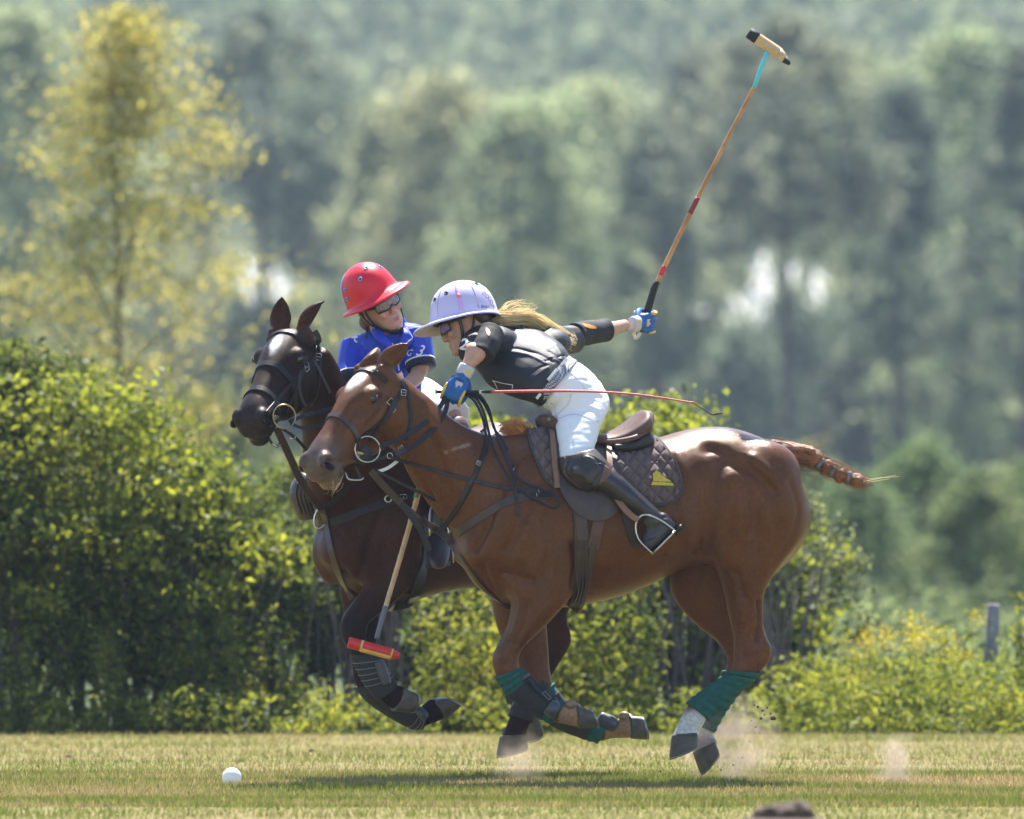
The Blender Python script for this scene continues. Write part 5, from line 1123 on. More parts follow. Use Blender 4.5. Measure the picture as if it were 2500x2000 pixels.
for pts in ([(1178,716),(1183,713),(1186,717),(1182,721),(1177,719)], [(1186,722),(1191,719),(1194,724),(1189,728),(1184,725)], [(1192,728),(1198,725),(1199,732),(1194,734)], [(1196,736),(1202,734),(1202,742),(1198,744),(1196,738)], [(1200,746),(1205,745),(1206,754)]):
    decal('scroll_print', bvh1, M['darkvent'], hm1, polys=outline(pts+[pts[0]], .9), cuts=0, off=.001)
ch = MB()
for s_ in (-1, 1): ch.strap([HH1 @ Vector(v) for v in ((0.030,s_*0.085,0.030),(0.028,s_*0.080,-0.02),(0.040,s_*0.062,-0.075),(0.058,s_*0.030,-0.118),(0.062,0,-0.126))], .014, .004, HH1.to_3x3() @ Vector((0.3,s_,0)), sub=4)
ch.strap([HH1 @ Vector(v) for v in ((-0.045,0.082,0.02),(-0.010,0.080,-0.045),(0.036,0.066,-0.070))], .012, .004, HH1.to_3x3() @ Vector((0,1,0)), sub=4)
ch.build('chin_strap', M['frame_black'], hm1)
def goggles(parent, MX, lens, wide=0.058, hgt=0.021, z0=0.002, wrap=0.030):
    g_ = MB(); R = []
    for k in np.linspace(-1, 1, 17):
        y = wide*k*1.08; x = 0.112-wrap*abs(k)**2.2-0.006; nb = 0.55*math.exp(-(k/0.16)**2)
        hh = hgt*(1-0.22*abs(k)**3); R.append((x, y, z0+hh, z0-hh*(1-nb)))
    vs = []; fs = []
    for x, y, zt, zb in R:
        for u in range(5): vs.append(MX @ Vector((x-0.004*((u-2)/2)**2, y, zt+(zb-zt)*u/4)))
    for i in range(len(R)-1):
        for u in range(4): fs.append((i*5+u, (i+1)*5+u, (i+1)*5+u+1, i*5+u+1))
    g_.add(vs, fs); o = g_.build('glasses_lens', lens, parent, fix=False)
    f_ = MB(); loop = [Vector((x-0.002, y, zt)) for x, y, zt, zb in R]+[Vector((x-0.002, y, zb)) for x, y, zt, zb in R[::-1]]
    loop.append(loop[0]); f_.tube([MX @ v for v in loop], .0030, sub=2, seg=8)
    for s_ in (-1, 1): f_.strap([MX @ Vector(v) for v in ((0.108-wrap, s_*wide*1.08, z0+0.010), (0.045, s_*0.078, z0+0.012), (0.0, s_*0.080, z0+0.012))], .011, .004, MX.to_3x3() @ Vector((0,s_,0)), sub=3)
    f_.build('glasses_frame', M['frame_black'], o); return o
goggles(person1, HH1, M['lens_lilac'])
def strands(name, mat, parent, root, tip, n, spread0, spread1, r, seed, sag=0.0, wild=0.0, root_dir=None, mid=None):
    rng = random.Random(seed); m = MB(); root, tip = Vector(root), Vector(tip); L_ = (tip-root).length
    for i in range(n):
        e = Vector((rng.gauss(0,1), rng.gauss(0,1), rng.gauss(0,1))); a_ = root+e*spread0; f2 = e*0.75+Vector((rng.gauss(0,1), rng.gauss(0,1), rng.gauss(0,1)))*0.5
        k = 0.72+0.33*rng.random(); b_ = root+(tip-root)*k+f2*spread1
        mm = (a_+b_)/2+Vector((0,0,1))*(sag*L_*(0.7+0.6*rng.random()))+e*wild*0.3
        if mid is not None: mm = Vector(mid)+f2*(spread0+spread1)*0.55
        q = b_+Vector((rng.gauss(0,1), rng.gauss(0,1), rng.gauss(0,1)))*wild
        S = catmull([list(a_), list(a_.lerp(mm, 0.55)+Vector((0,0,sag*L_*0.25))), list(mm), list(b_), list(q)], 3); R = []
        for j, c_ in enumerate(S):
            c_ = Vector(c_); rr = r*(1-0.8*(j/(len(S)-1))**1.5); t_ = (Vector(S[min(j+1, len(S)-1)])-Vector(S[max(j-1, 0)])).normalized()
            n1 = t_.orthogonal().normalized(); n2 = t_.cross(n1); R.append([c_+n1*rr, c_-n1*rr*0.5+n2*rr*0.87, c_-n1*rr*0.5-n2*rr*0.87])
        m.rings(R)
    return m.build(name, mat, parent, fix=False)
pony = strands('hair', M['hair_blond'], person1, P(1214,778,.17), P(1380,832,.30), 430, .014, .018, .0018, 5, sag=.06, wild=.014, mid=P(1300,783,.24))
strands('stray_hair', M['hair_blond'], pony, P(1216,772,.17), P(1276,738,.22), 16, .007, .010, .0013, 8, sag=.10, wild=.015)
strands('stray_hair', M['hair_blond'], pony, P(1225,772,.18), P(1300,752,.22), 20, .008, .014, .0013, 9, sag=.05, wild=.018)
hb = MB(); hb.ell(HH1 @ Vector((-0.060,0,0.010)), .052, .077, .052, HH1.to_3x3()); hb.build('hair_back', M['hair_dark'], person1)

# ---------------------------------------------------------------- rider in blue on the dark bay
person2 = empty('person', P(1000, 1000, 0.80))
tag(person2, 'rider in blue jersey, red helmet and clear glasses on the dark pony', 'person')
HH2 = frame((0.50, -0.86, 0.06), (-0.48, -0.12, 0.87), P(925, 745, 0.50))
p2 = MB(); human_head(p2, HH2)
p2.tube([HH2 @ Vector((-0.025,0,-0.06)), P(935,815,.56), P(945,850,.60)], [0.056,0.055,0.07])
p2.loft([(895,815,990,800,.60,.06),(865,845,1015,825,.62,.085),(860,890,1010,870,.64,.10),(865,950,1010,940,.70,.10),(890,1000,1035,1000,.80,.10)], (0,1,0), sub=3, seg=24)
p2.tube([P(868,848,.62), P(862,900,.58), P(866,950,.50)], [.045,.040,.034]); p2.tube([P(866,950,.50), P(940,1000,.38), P(1035,1040,.30)], [.034,.030,.024])
p2.tube([P(1018,820,.58), P(1026,880,.53), P(1022,915,.50)], [.045,.042,.036]); p2.tube([P(1022,915,.50), P(985,950,.40), P(940,985,.34)], [.034,.030,.024])
p2.tube([P(1000,985,.82), P(1060,992,.66), P(1108,1018,.50), P(1090,1160,.50), P(1072,1290,.50), P(1068,1345,.44)], [.07,.05,.035,.035,.03,.026])
p2.tube([P(960,985,.90), P(850,1090,1.0), P(762,1205,1.02), P(880,1295,1.10)], [.085,.07,.05,.04])
HL2 = hand_frame((1,0,0.3), (-.3,-.6,.6), P(985,950,.40), P(930,992,.33))
M2A, M2B = P(1068,1035,.30), P(917,1567,-.06)
HR2 = hand_frame(M2A-M2B, (0,1,.3), P(940,1000,.38), P(1060,1052,.295))
fist(p2, HL2, .85); fist(p2, HR2, .85)
pm2 = fuse(p2, .006, 3, .5); sculpt(pm2, face_strokes(HH2)); add_obj('body', pm2, M['skin'], person2)
for s_ in (-1, 1):
    e = MB(); e.ell(HH2 @ Vector((0.068, s_*0.031, -0.001)), .0115, .0115, .0115); e.build('eye', pmat('eye_white', (0.6,0.57,0.54), 0.2), person2)
    e = MB(); e.ell(HH2 @ Vector((0.0765, s_*0.031, -0.002)), .0040, .0052, .0052, HH2.to_3x3()); e.build('iris', M['hair_dark'], person2)
lp = MB(); lp.tube([HH2 @ Vector(v) for v in ((0.083,-0.022,-0.0725),(0.0905,-0.008,-0.0695),(0.0915,0,-0.070),(0.0905,0.008,-0.0695),(0.083,0.022,-0.0725))], [.001,.0022,.0020,.0022,.001], seg=8)
lp.tube([HH2 @ Vector(v) for v in ((0.086,-0.019,-0.0745),(0.0905,0,-0.078),(0.084,0.019,-0.0745))], [.001,.0030,.001], seg=8); lp.build('lips', M['lips'], person2)
s2 = MB()
s2.loft([(902,806,992,788,.60,.068),(868,820,1022,792,.61,.092),(846,838,1040,808,.62,.115),(843,880,1036,855,.64,.132),(846,930,1030,925,.69,.136),(856,985,1040,985,.78,.135),(880,1010,1052,1008,.84,.13)], (0,1,0), sub=4, seg=32)
s2.tube([P(876,842,.62), P(866,885,.59), P(862,932,.53)], [.078,.074,.070]); s2.tube([P(1008,818,.57), P(1020,856,.54), P(1027,892,.52)], [.080,.070,.062])
sm2 = fuse(s2, .0055, 8, .5); ripple(sm2, .004, 13, 7.0); bv = bvh_of(sm2)
folds(sm2, bv, [([(880,850),(900,890),(905,940)], .012, -.009), ([(890,840),(920,890),(925,930)], .014, .006), ([(985,830),(1000,870),(1005,905)], .012, -.009), ([(1000,820),(1018,850)], .012, .006),
     ([(850,890),(880,905)], .010, -.005), ([(855,905),(885,925)], .010, .005), ([(930,880),(960,900),(990,890)], .012, -.005), ([(1010,870),(1040,860)], .008, -.004), ([(900,860),(935,870)], .010, -.004)])
jersey2 = add_obj('jersey', sm2, M['blue_shirt'], person2); bv = bvh_of(jersey2)
# open collar and zip
cl = MB()
cl.strap([P(905,812,.60), P(912,800,.52), P(928,822,.475), P(948,842,.462), P(962,862,.470)], [.045,.05,.045,.035,.012], .006, [Vector((-.6,-.2,.3)),Vector((-.6,-.6,.3)),Vector((-.3,-1,.3)),Vector((-.2,-1,.3)),Vector((0,-1,.3))])
cl.strap([P(985,785,.58), P(990,800,.52), P(998,815,.482), P(990,835,.465), P(966,862,.468)], [.045,.055,.06,.05,.012], .006, [Vector((.6,-.2,.3)),Vector((.6,-.6,.3)),Vector((.4,-1,.3)),Vector((.2,-1,.3)),Vector((0,-1,.3))])
cl.build('collar', M['blue_shirt'], jersey2)
ol = MB(); ol.tube([P(992,800,.478), P(1004,818,.468), P(1006,826,.462), P(992,838,.457), P(968,858,.460)], .0022, seg=6); ol.tube([P(958,838,.460), P(961,850,.458), P(965,862,.458)], .0022, seg=6); ol.build('collar_piping', M['white_print'], jersey2)
seam('zip', [(965,862),(969,875),(972,890),(974,905)], bv, .007, M['white_print'], jersey2)
nk = MB()
decal('sleeve_number', bv, M['white_print'], jersey2, text='3', at=(1027,858), size=40, rot=0.25, wide=0.8, shear=0.25, bold=0.01)
decal('shoulder_number', bv, M['white_print'], jersey2, text='3', at=(872,822), size=34, rot=-2.55, wide=0.9, shear=-0.2, bold=0.01)
decal('chest_letter', bv, M['white_print'], jersey2, text='G', at=(1000,862), size=24, rot=0.2, wide=0.8, shear=0.2)
decal('chest_print', bv, M['white_print'], jersey2, polys=[[(944,866),(950,860),(953,870),(958,885),(953,887)]], cuts=0)
for a_, nm in ((([P(861,922,.545), P(862,940,.525)], [.0735,.0725])), (([P(1029,888,.482), P(1032,906,.458)], [.0635,.0625]))): pass
for (c0, c1, r0) in ((P(862,923,.542), P(862,940,.522), .074), (P(1026,884,.525), P(1029,899,.515), .0645)):
    m = MB(); m.tube([c0, c1], [r0, r0-.001], seg=28, sub=3); m.build('sleeve_cuff', M['navy'], jersey2)
    m = MB(); d = (c1-c0).normalized(); m.tube([c0-d*.005, c0+d*.001], [r0+.0012]*2, seg=28, sub=2); m.build('cuff_piping', M['white_print'], jersey2)
w2 = MB(); w2.tube([P(990,985,.86), P(1015,975,.80), P(1062,992,.66), P(1114,1016,.50)], [.12,.108,.086,.070]); w2.tube([P(970,985,.90), P(850,1090,1.0), P(765,1200,1.02)], [.115,.09,.068]); w2.ell(P(990,1000,.90), .16, .15, .11)
add_obj('breeches', fuse(w2, .007, 5), M['white'], person2)
kg2 = MB(); kg2.tube([P(1110,1030,.50), P(1114,1055,.48), P(1108,1095,.48)], [.054,.064,.060], seg=22); add_obj('knee_guard', fuse(kg2, .007, 3), M['brown'], person2)
kg3 = MB(); kg3.tube([P(768,1168,1.0), P(752,1205,1.0), P(764,1262,1.02)], [.062,.082,.064], seg=22, sub=6); k3 = add_obj('knee_guard', fuse(kg3, .007, 3), M['brown_dark'], person2); bv3 = bvh_of(k3)
for i in range(5): seam('rib', [(728+i*9,1178+i*2),(724+i*9,1210),(738+i*9,1255)], bv3, .007, M['kneeguard'], k3, .003, thick=.006)
bt2 = MB(); bt2.tube([P(1112,1060,.48), P(1095,1160,.49), P(1078,1270,.50), P(1072,1315,.49)], [.066,.062,.048,.046], seg=22); bt2.loft([(1040,1318,1102,1310,.47,.055),(1040,1345,1100,1338,.42,.058),(1042,1366,1098,1362,.38,.055),(1050,1380,1092,1378,.35,.040)], (0,1,0), seg=22)
b2o = add_obj('boot', fuse(bt2, .006, 4), M['boot'], person2)
sl2 = MB(); sl2.loft([(1042,1374,1100,1370,.42,.06),(1040,1386,1100,1382,.41,.06)], (0,1,0), sub=2, seg=22, roundcap=False); sl2.build('sole', M['leather'], b2o)
bt3 = MB(); bt3.tube([P(792,1238,1.05), P(880,1295,1.10), P(960,1370,1.15), P(955,1395,1.15)], [.062,.055,.045,.035], seg=18); add_obj('boot', fuse(bt3, .008, 4), M['boot'], person2)
glove(person2, HL2, P(985,950,.40)); glove(person2, HR2, P(940,1000,.38))
HT2 = HH2 @ Matrix.Translation((-0.016,0,0.046)) @ Matrix.Rotation(math.radians(-9), 4, 'Y')
bvn = M['bluevent']
hm2, at2, _ = helmet(person2, HT2, M['red_helmet'], M['helmet_in'], 0.140, 0.114, 0.150, 0.066, 0.030, 0.022, [(-0.62,0.60,bvn),(-1.5,0.55,bvn),(-0.05,0.78,bvn),(0.7,0.6,bvn),(-1.55,0.30,bvn)])
dome_band(hm2, HT2, at2, [(-1.86,0.06),(-1.86,0.25),(-1.84,0.45),(-1.84,0.62),(-1.80,0.78),(-1.75,0.9)], .010, M['lightblue'], 'helmet_stripe')
ch = MB()
for s_ in (-1, 1): ch.strap([HH2 @ Vector(v) for v in ((0.020,s_*0.086,0.030),(0.020,s_*0.082,-0.03),(0.036,s_*0.062,-0.085),(0.058,s_*0.030,-0.122),(0.062,0,-0.130))], .014, .004, HH2.to_3x3() @ Vector((0.3,s_,0)), sub=4)
ch.strap([HH2 @ Vector(v) for v in ((-0.045,-0.082,0.02),(-0.005,-0.082,-0.045),(0.030,-0.070,-0.075))], .012, .004, HH2.to_3x3() @ Vector((0,-1,0)), sub=4)
ch.strap([P(893,800,.46), P(897,812,.45), P(893,826,.45)], .014, .004, Vector((0,-1,0))); ch.build('chin_strap', M['frame_black'], hm2)
goggles(person2, HH2, M['lens_clear'])
hb = MB(); hb.ell(HH2 @ Vector((-0.050,0,-0.002)), .060, .079, .050, HH2.to_3x3()); hb.ell(HH2 @ Vector((-0.100,-0.03,-0.055)), .035, .040, .040, HH2.to_3x3()); add_obj('hair', fuse(hb, .005, 3), M['hair_brown'], person2)
# ================================================================ tack, mallets, ball
bvA = bvh_of(me1); bvB = bvh_of(me2)
def near_strap(name, bv, pts, width, mat, parent, off=.004, thick=.0038, sub=8):
    """a strap laid along the skin through 3-D points"""
    S = catmull([list(p) for p in pts], sub); pp = []; nn = []
    for q in S:
        h, n_, _, _ = bv.find_nearest(Vector(q))
        pp.append(h+n_*off); nn.append(n_)
    m = MB(); m.strap(pp, width, thick, nn, sub=1); return sharp(m.build(name, mat, parent), 25)
def cam_strap(name, bv, pts, width, mat, parent, off=.004, thick=.0038, sub=6, Y=None):
    """a strap along the camera side of the skin; points (col,row[,Y]): where Y is given it hangs free there"""
    S = catmull([[p[0], p[1], p[2] if len(p) > 2 else 99.0] for p in pts], sub); pp = []; nn = []
    free = [len(p) > 2 for p in pts]; k = len(pts)-1
    for i, r in enumerate(S):
        u = i/sub; a_, b_ = min(int(u), k), min(int(u)+1, k); f = free[a_] or free[b_]
        if f:
            def dep(j):
                if free[j]: return pts[j][2]
                h, _ = cast(bv, pts[j][0], pts[j][1], off); return h.y if h is not None else 0.0
            t = u-a_; Yv = dep(a_)*(1-t)+dep(b_)*t; pp.append(P(r[0], r[1], Yv)); nn.append(Vector((0,-1,0.15)))
        else:
            h, n_ = cast(bv, r[0], r[1], off)
            if h is None:
                Yv = pp[-1].y if pp else 0; pp.append(P(r[0], r[1], Yv)); nn.append(Vector((0,-1,0)))
            else: pp.append(h); nn.append(n_)
    # keep depth smooth along the strap
    ys = np.array([[p.x, p.y, p.z] for p in pp]); ns = np.array([list(n_) for n_ in nn])
    for _ in range(3):
        ys[1:-1] = 0.5*ys[1:-1]+0.25*(ys[2:]+ys[:-2]); ns[1:-1] = 0.5*ns[1:-1]+0.25*(ns[2:]+ns[:-2])
    ys[:, 1] -= 0.002
    m = MB(); m.strap([Vector(q) for q in ys], width, thick, [Vector(q) for q in ns], sub=1); return sharp(m.build(name, mat, parent), 25)
def ring3(name, c, n_, r1, r2, mat, parent, squash=1.0, up=(0,0,1)):
    Mx = frame(Vector(n_), Vector(up), c); m = MB()
    m.tube([Mx @ Vector((0, r1*squash*math.cos(t), r1*math.sin(t))) for t in np.linspace(0, 2*math.pi, 33)], r2, sub=1, seg=10, cap=False); return m.build(name, mat, parent)
def buckle(bv, px, py, ang, parent, w_=.014, h_=.018, mat=None, off=.008):
    c_, n_ = cast(bv, px, py, off)
    if c_ is None: return
    Mx = frame(n_, Vector((math.cos(ang), 0, math.sin(ang))), c_); m = MB()
    m.tube([Mx @ Vector((0, a_*w_, b_*h_)) for a_, b_ in ((-1,-1),(1,-1),(1,1),(-1,1),(-1,-1))], .0024, sub=1, seg=8); m.tube([Mx @ Vector((0.001,-w_,0)), Mx @ Vector((0.001,w_,0))], .0018, sub=1, seg=6)
    return m.build('buckle', mat or M['steel'], parent)
def head_loop(name, MX, bv, x, width, mat, parent, x2=None, off=.004, thick=.006, t0=0.0, t1=2*math.pi, zc=-0.10, n=40, rz=0.14, ry=0.12, slant=0.0):
    """a band round the head at distance x from the poll (leaning back underneath by slant)"""
    pp = []; nn = []; R3 = MX.to_3x3()
    for i in range(n+1):
        t = t0+(t1-t0)*i/n; a_, b_ = math.cos(t), math.sin(t)
        q = MX @ Vector((x-slant*(1-a_)/2, ry*b_, zc+rz*a_)); c_ = MX @ Vector((x-slant*(1-a_)/2, 0, zc))
        h, n_, _, _ = bv.ray_cast(q+(q-c_)*0.5, (c_-q).normalized())
        if h is None: continue
        pp.append(h+n_*off); nn.append(n_)
    m = MB(); m.strap(pp, width, thick, nn, sub=1); return sharp(m.build(name, mat, parent), 25)
L = M['leather']
# ---------------------------------------------------------------- bridle of the chestnut
br1 = empty('bridle', P(930, 1000, -.35)); tag(br1, 'dark leather bridle with big ring bit on the chestnut pony, reins in gloved hand', 'bridle')
head_loop('browband', HM1, bvA, 0.055, .024, L, br1, t0=-1.25, t1=1.25, zc=-0.08)
head_loop('noseband', HM1, bvA, 0.335, .026, M['brown_dark'], br1, zc=-0.10, slant=-0.02)
cam_strap('headpiece', bvA, [(973,908),(984,928),(986,952)], .024, L, br1); cam_strap('cheekpiece', bvA, [(985,945),(970,975),(948,1010),(925,1036),(890,1062),(868,1078)], .018, L, br1)
cam_strap('cheekpiece', bvA, [(966,978),(950,1005),(934,1030)], .024, M['leather_worn'], br1, off=.009); cam_strap('throatlatch', bvA, [(990,940),(998,975),(1003,1010),(999,1045),(990,1075)], .014, L, br1)
cam_strap('bit_cheekpiece', bvA, [(925,1036),(908,1060),(898,1078)], .014, L, br1, off=.010)
buckle(bvA, 956, 985, 2.4, br1); buckle(bvA, 958, 1000, 2.2, br1, .010, .010); buckle(bvA, 984, 960, 1.4, br1, .010, .012)
BITC, BN = cast(bvA, 880, 1106, .014); BN = Vector((0.30,-0.95,0.05)).normalized()
dsk = MB(); Mx = frame(BN, (0,0,1), BITC); dsk.rings([[Mx @ Vector((h_, r_*math.cos(t), r_*math.sin(t))) for t in np.linspace(0, 2*math.pi, 33)[:-1]] for h_, r_ in ((-.012,.040),(-.008,.041),(.0,.041),(.004,.038),(.002,.010))]); dsk.build('bit_guard', M['rubber'], br1)
RC = P(897, 1097, BITC.y-.022); ring3('bit_ring', RC, (0.25,-0.97,0.05), .054, .0035, M['steel'], br1)
md = MB(); md.tube([RC+Vector((-.052,0,-.012)), BITC+BN*.004, BITC-BN*.06], .008, seg=10); md.build('mouthpiece', M['brass'], br1)
for k in range(3): ring3('bit_coil', RC+Vector((-.046+.004*k,-.001,-.020-.006*k)), (0.6,0,-0.6), .008, .0022, M['steel'], br1)
HAND = P(1092,958,-.165)
def rein(name, pts, width, mat, parent=br1, nrm=None, thick=.0038): m = MB(); m.strap([P(*p) for p in pts], width, thick, nrm or Vector((0,-1,0.2)), sub=6); return sharp(m.build(name, mat, parent), 25)
yb = RC.y
rein('rein', [(928,1092,yb-.004),(985,1066,-.37),(1040,1030,-.29),(1075,992,-.22),(1088,966,-.18)], .020, L)
rein('rein', [(955,1113,yb+.01),(1005,1092,-.36),(1055,1052,-.29),(1085,1010,-.23),(1094,970,-.18)], .020, L)
rein('rein_keeper', [(966,1110,-.415),(990,1098,-.385)], .027, M['leather_worn'], thick=.009)
ring3('rein_ring', P(952,1113,yb+.0), (0.2,-0.97,0.1), .0115, .0022, M['steel'], br1); rein('rein_link', [(905,1122,yb+.01),(930,1120,yb+.005),(944,1115,yb)], .016, L)
buckle(bvA, 980, 1092, 0.5, br1, .010, .010)
rein('curb_strap', [(868,1140,-.46),(880,1168,-.44),(852,1172,-.46)], .010, M['leather_worn']); ck = MB(); ck.tube([P(842,1152,-.47), P(852,1170,-.48), P(880,1172,-.47), P(888,1166,-.46)], .0035, seg=8); ck.build('curb_chain', M['steel'], br1)
rein('white_strap', [(922,1152,-.38),(948,1142,-.36),(975,1122,-.33)], .014, M['white_strap'])
# slack of the reins behind the hand
for k, (w_, pts) in enumerate(((.012, [(1138,958,-.17),(1164,975,-.20),(1182,1010,-.24),(1192,1050,-.27),(1206,1100,-.31),(1232,1150,-.33),(1262,1190,-.345),(1310,1222,-.35),(1350,1240,-.355),(1366,1232,-.36),(1358,1212,-.36),(1320,1194,-.355),(1275,1176,-.345),(1245,1140,-.33),(1222,1085,-.31),(1205,1040,-.28),(1190,1000,-.23),(1170,972,-.19),(1140,957,-.16)]),
                  (.012, [(1136,960,-.18),(1160,982,-.21),(1178,1020,-.25),(1186,1058,-.28),(1192,1090,-.30)]), (.011, [(1142,957,-.16),(1172,966,-.19),(1194,1000,-.24),(1206,1045,-.28),(1225,1070,-.30),(1240,1100,-.31)]))):
    rein('rein_slack', [p for p in pts], w_, L, nrm=Vector((0.2,-0.9,0.4)))
# ---------------------------------------------------------------- breastplate and martingale of the chestnut
bp1 = empty('breastplate', P(1150, 1250, -.2)); tag(bp1, 'leather breastplate and martingale straps across the chestnut chest and neck', 'breastplate')
bd = M['brown_dark']
cam_strap('neck_strap', bvA, [(1176,1050),(1187,1068),(1184,1100),(1172,1130),(1155,1170),(1133,1215),(1100,1265),(1075,1297)], .020, L, bp1, off=.006)
cam_strap('draw_strap', bvA, [(956,1118,-.42),(1000,1130),(1060,1148),(1120,1165),(1180,1180),(1243,1194),(1330,1200)], .017, M['leather_worn'], bp1, off=.007)
cam_strap('breast_collar', bvA, [(1100,1312),(1130,1292),(1180,1258),(1232,1228),(1285,1212),(1350,1208)], .038, bd, bp1, off=.005)
cam_strap('collar_billet', bvA, [(1290,1212),(1320,1209),(1350,1206)], .026, L, bp1, off=.011); buckle(bvA, 1312, 1208, 0.2, bp1, .014, .012, off=.014)
cam_strap('martingale', bvA, [(905,1150,-.42),(940,1190,-.36),(985,1236,-.30),(1030,1272,-.27),(1075,1298),(1115,1345),(1155,1400),(1195,1448),(1245,1482)], .030, bd, bp1, off=.007)
cam_strap('martingale_tail', bvA, [(978,1228,-.31),(1005,1262,-.31),(1030,1300,-.30),(1048,1345,-.30)], .026, L, bp1)
cam_strap('tie_strap', bvA, [(918,1150,-.40),(975,1178,-.33),(1030,1205,-.27),(1062,1222,-.22)], .014, L, bp1)
for q in ((1074,1298),(1083,1306)): ring3('martingale_ring', P(q[0], q[1], (cast(bvA, 1090, 1305)[0] or P(0,0,-.25)).y-.012), (0,-1,0), .012, .0035, M['rubber'], bp1)
cam_strap('wither_strap', bvA, [(1205,1062),(1228,1090),(1243,1125),(1255,1165),(1258,1200),(1262,1232)], .016, M['leather_worn'], bp1, off=.006); buckle(bvA, 1254, 1148, 1.5, bp1, .011, .012)
cam_strap('loose_end', bvA, [(1258,1190),(1262,1220),(1264,1262)], .014, M['leather_worn'], bp1, off=.012); cam_strap('loose_end', bvA, [(1160,1160),(1145,1185),(1128,1222)], .018, M['leather_worn'], bp1, off=.012); buckle(bvA, 1169, 1132, 1.1, bp1, .009, .008)
# ---------------------------------------------------------------- saddle pad
pd1 = empty('saddle_pad', P(1480, 1150, -.2)); tag(pd1, 'grey-brown quilted saddle pad with yellow emblem on the chestnut pony', 'saddle pad')
def quilt(name, outline_px, bv, parent, mat, cell, off, amp=.015):
    """a cloth cut to an outline and laid on the skin, stitched in diamonds"""
    xs = [p[0] for p in outline_px]; ys = [p[1] for p in outline_px]; st = 1.3
    nx = int((max(xs)-min(xs))/st)+2; ny = int((max(ys)-min(ys))/st)+2
    def inside(x, y):
        c_ = False; n = len(outline_px); j = n-1
        for i in range(n):
            xi, yi = outline_px[i]; xj, yj = outline_px[j]
            if (yi > y) != (yj > y) and x < (xj-xi)*(y-yi)/(yj-yi)+xi: c_ = not c_
            j = i
        return c_
    idx = {}; vs = []; fs = []
    for i in range(nx):
        for j in range(ny):
            x, y = min(xs)+i*st, min(ys)+j*st
            if not inside(x, y): continue
            u = (x*0.78+y*0.62)/cell; v = (x*0.70-y*0.72)/cell
            d = min(abs(u-round(u)), abs(v-round(v)))*2
            h, n_ = cast(bv, x, y, off+amp*min(1, d*1.3)**0.45)
            if h is None: continue
            idx[i, j] = len(vs); vs.append(h)
    for (i, j), k in idx.items():
        if all(q in idx for q in ((i+1,j),(i+1,j+1),(i,j+1))): fs.append((k, idx[i,j+1], idx[i+1,j+1], idx[i+1,j]))
    m = MB(); m.add(vs, fs); o = m.build(name, mat, parent, fix=False)
    sf = o.modifiers.new('thick', 'SOLIDIFY'); sf.thickness = .012; sf.offset = -1
    return o
def dens(pts, sub=5): return [tuple(p) for p in catmull(pts+[pts[0]], sub)[:-1]]
rear = dens([(1470,1085),(1500,1078),(1540,1074),(1586,1072),(1600,1078),(1625,1102),(1645,1130),(1656,1165),(1662,1192),(1652,1214),(1630,1226),(1600,1230),(1560,1222),(1520,1200),(1480,1180),(1460,1140)], 4)
q1 = quilt('quilted_panel', rear, bvA, pd1, M['pad'], 25, .010); frontp = dens([(1290,1050),(1300,1036),(1325,1032),(1345,1060),(1352,1120),(1362,1180),(1356,1192),(1335,1172),(1312,1130),(1296,1090)], 4)
q2 = quilt('quilted_panel', frontp, bvA, pd1, M['pad'], 25, .010)
mid = dens([(1320,1040),(1480,1072),(1480,1190),(1360,1190)], 2)
cam_strap('binding', bvA, [(1590,1070),(1604,1078),(1628,1102),(1648,1130),(1659,1165),(1665,1194),(1654,1217),(1630,1229),(1600,1233),(1560,1225),(1520,1203)], .014, M['pad_edge'], pd1, off=.015, thick=.012)
cam_strap('binding', bvA, [(1294,1040),(1290,1056),(1297,1092),(1312,1132),(1334,1174),(1356,1194)], .012, M['pad_edge'], pd1, off=.015, thick=.012)
E_ = [[(1586,1190),(1590,1182),(1640,1184),(1641,1190)], [(1592,1181),(1591,1164),(1596,1162),(1600,1157),(1604,1159),(1609,1161),(1613,1168),(1619,1172),(1626,1178),(1634,1182),(1612,1182)]]
for e_ in E_: decal('emblem', bvA, M['gold'], pd1, polys=[e_], off=.0285, cuts=1)
# ---------------------------------------------------------------- saddle
sd1 = empty('saddle', P(1450, 1080, 0)); tag(sd1, 'brown leather saddle with high cantle on the chestnut pony', 'saddle')
st_ = MB()
def syc(px): return yc(px)
st_.loft([(1318,1012,1332,1060,syc(1320),.06),(1340,1012,1350,1070,syc(1340),.095),(1375,1035,1380,1090,syc(1375),.12),(1420,1055,1425,1096,syc(1420),.135),(1470,1060,1475,1092,syc(1470),.155),(1510,1045,1520,1088,syc(1510),.17),(1545,1020,1555,1078,syc(1545),.17),(1566,1002,1578,1062,syc(1570),.15),(1577,1004,1584,1045,syc(1580),.11)], L1, sub=4, seg=30, ex=2.6)
so1 = add_obj('seat', fuse(st_, .007, 8, .5), M['seat'], sd1); bvs = bvh_of(so1)
sk = MB(); sk.strap([P(1468,1078,syc(1468)-.165), P(1500,1078,syc(1500)-.19), P(1545,1070,syc(1545)-.19), P(1578,1055,syc(1578)-.16)], [.018,.022,.022,.02], .010, Vector((0,-1,.3))); sk.build('skirt', M['seat'], sd1)
pn = MB(); pn.loft([(1490,1080,1495,1105,syc(1490)-.10,.085),(1530,1075,1535,1106,syc(1530)-.10,.095),(1575,1055,1580,1095,syc(1570)-.09,.095),(1590,1062,1588,1085,syc(1585)-.07,.07)], L1, sub=4, seg=20, ex=2.6); add_obj('panel', fuse(pn, .007, 4), M['leather_worn'], sd1)
def flap(name, outl, bv, off, mat, parent, th=.008):
    o = quilt(name, dens(outl, 4), bv, parent, mat, 1e6, off, 0.0); o.modifiers['thick'].thickness = th; return o
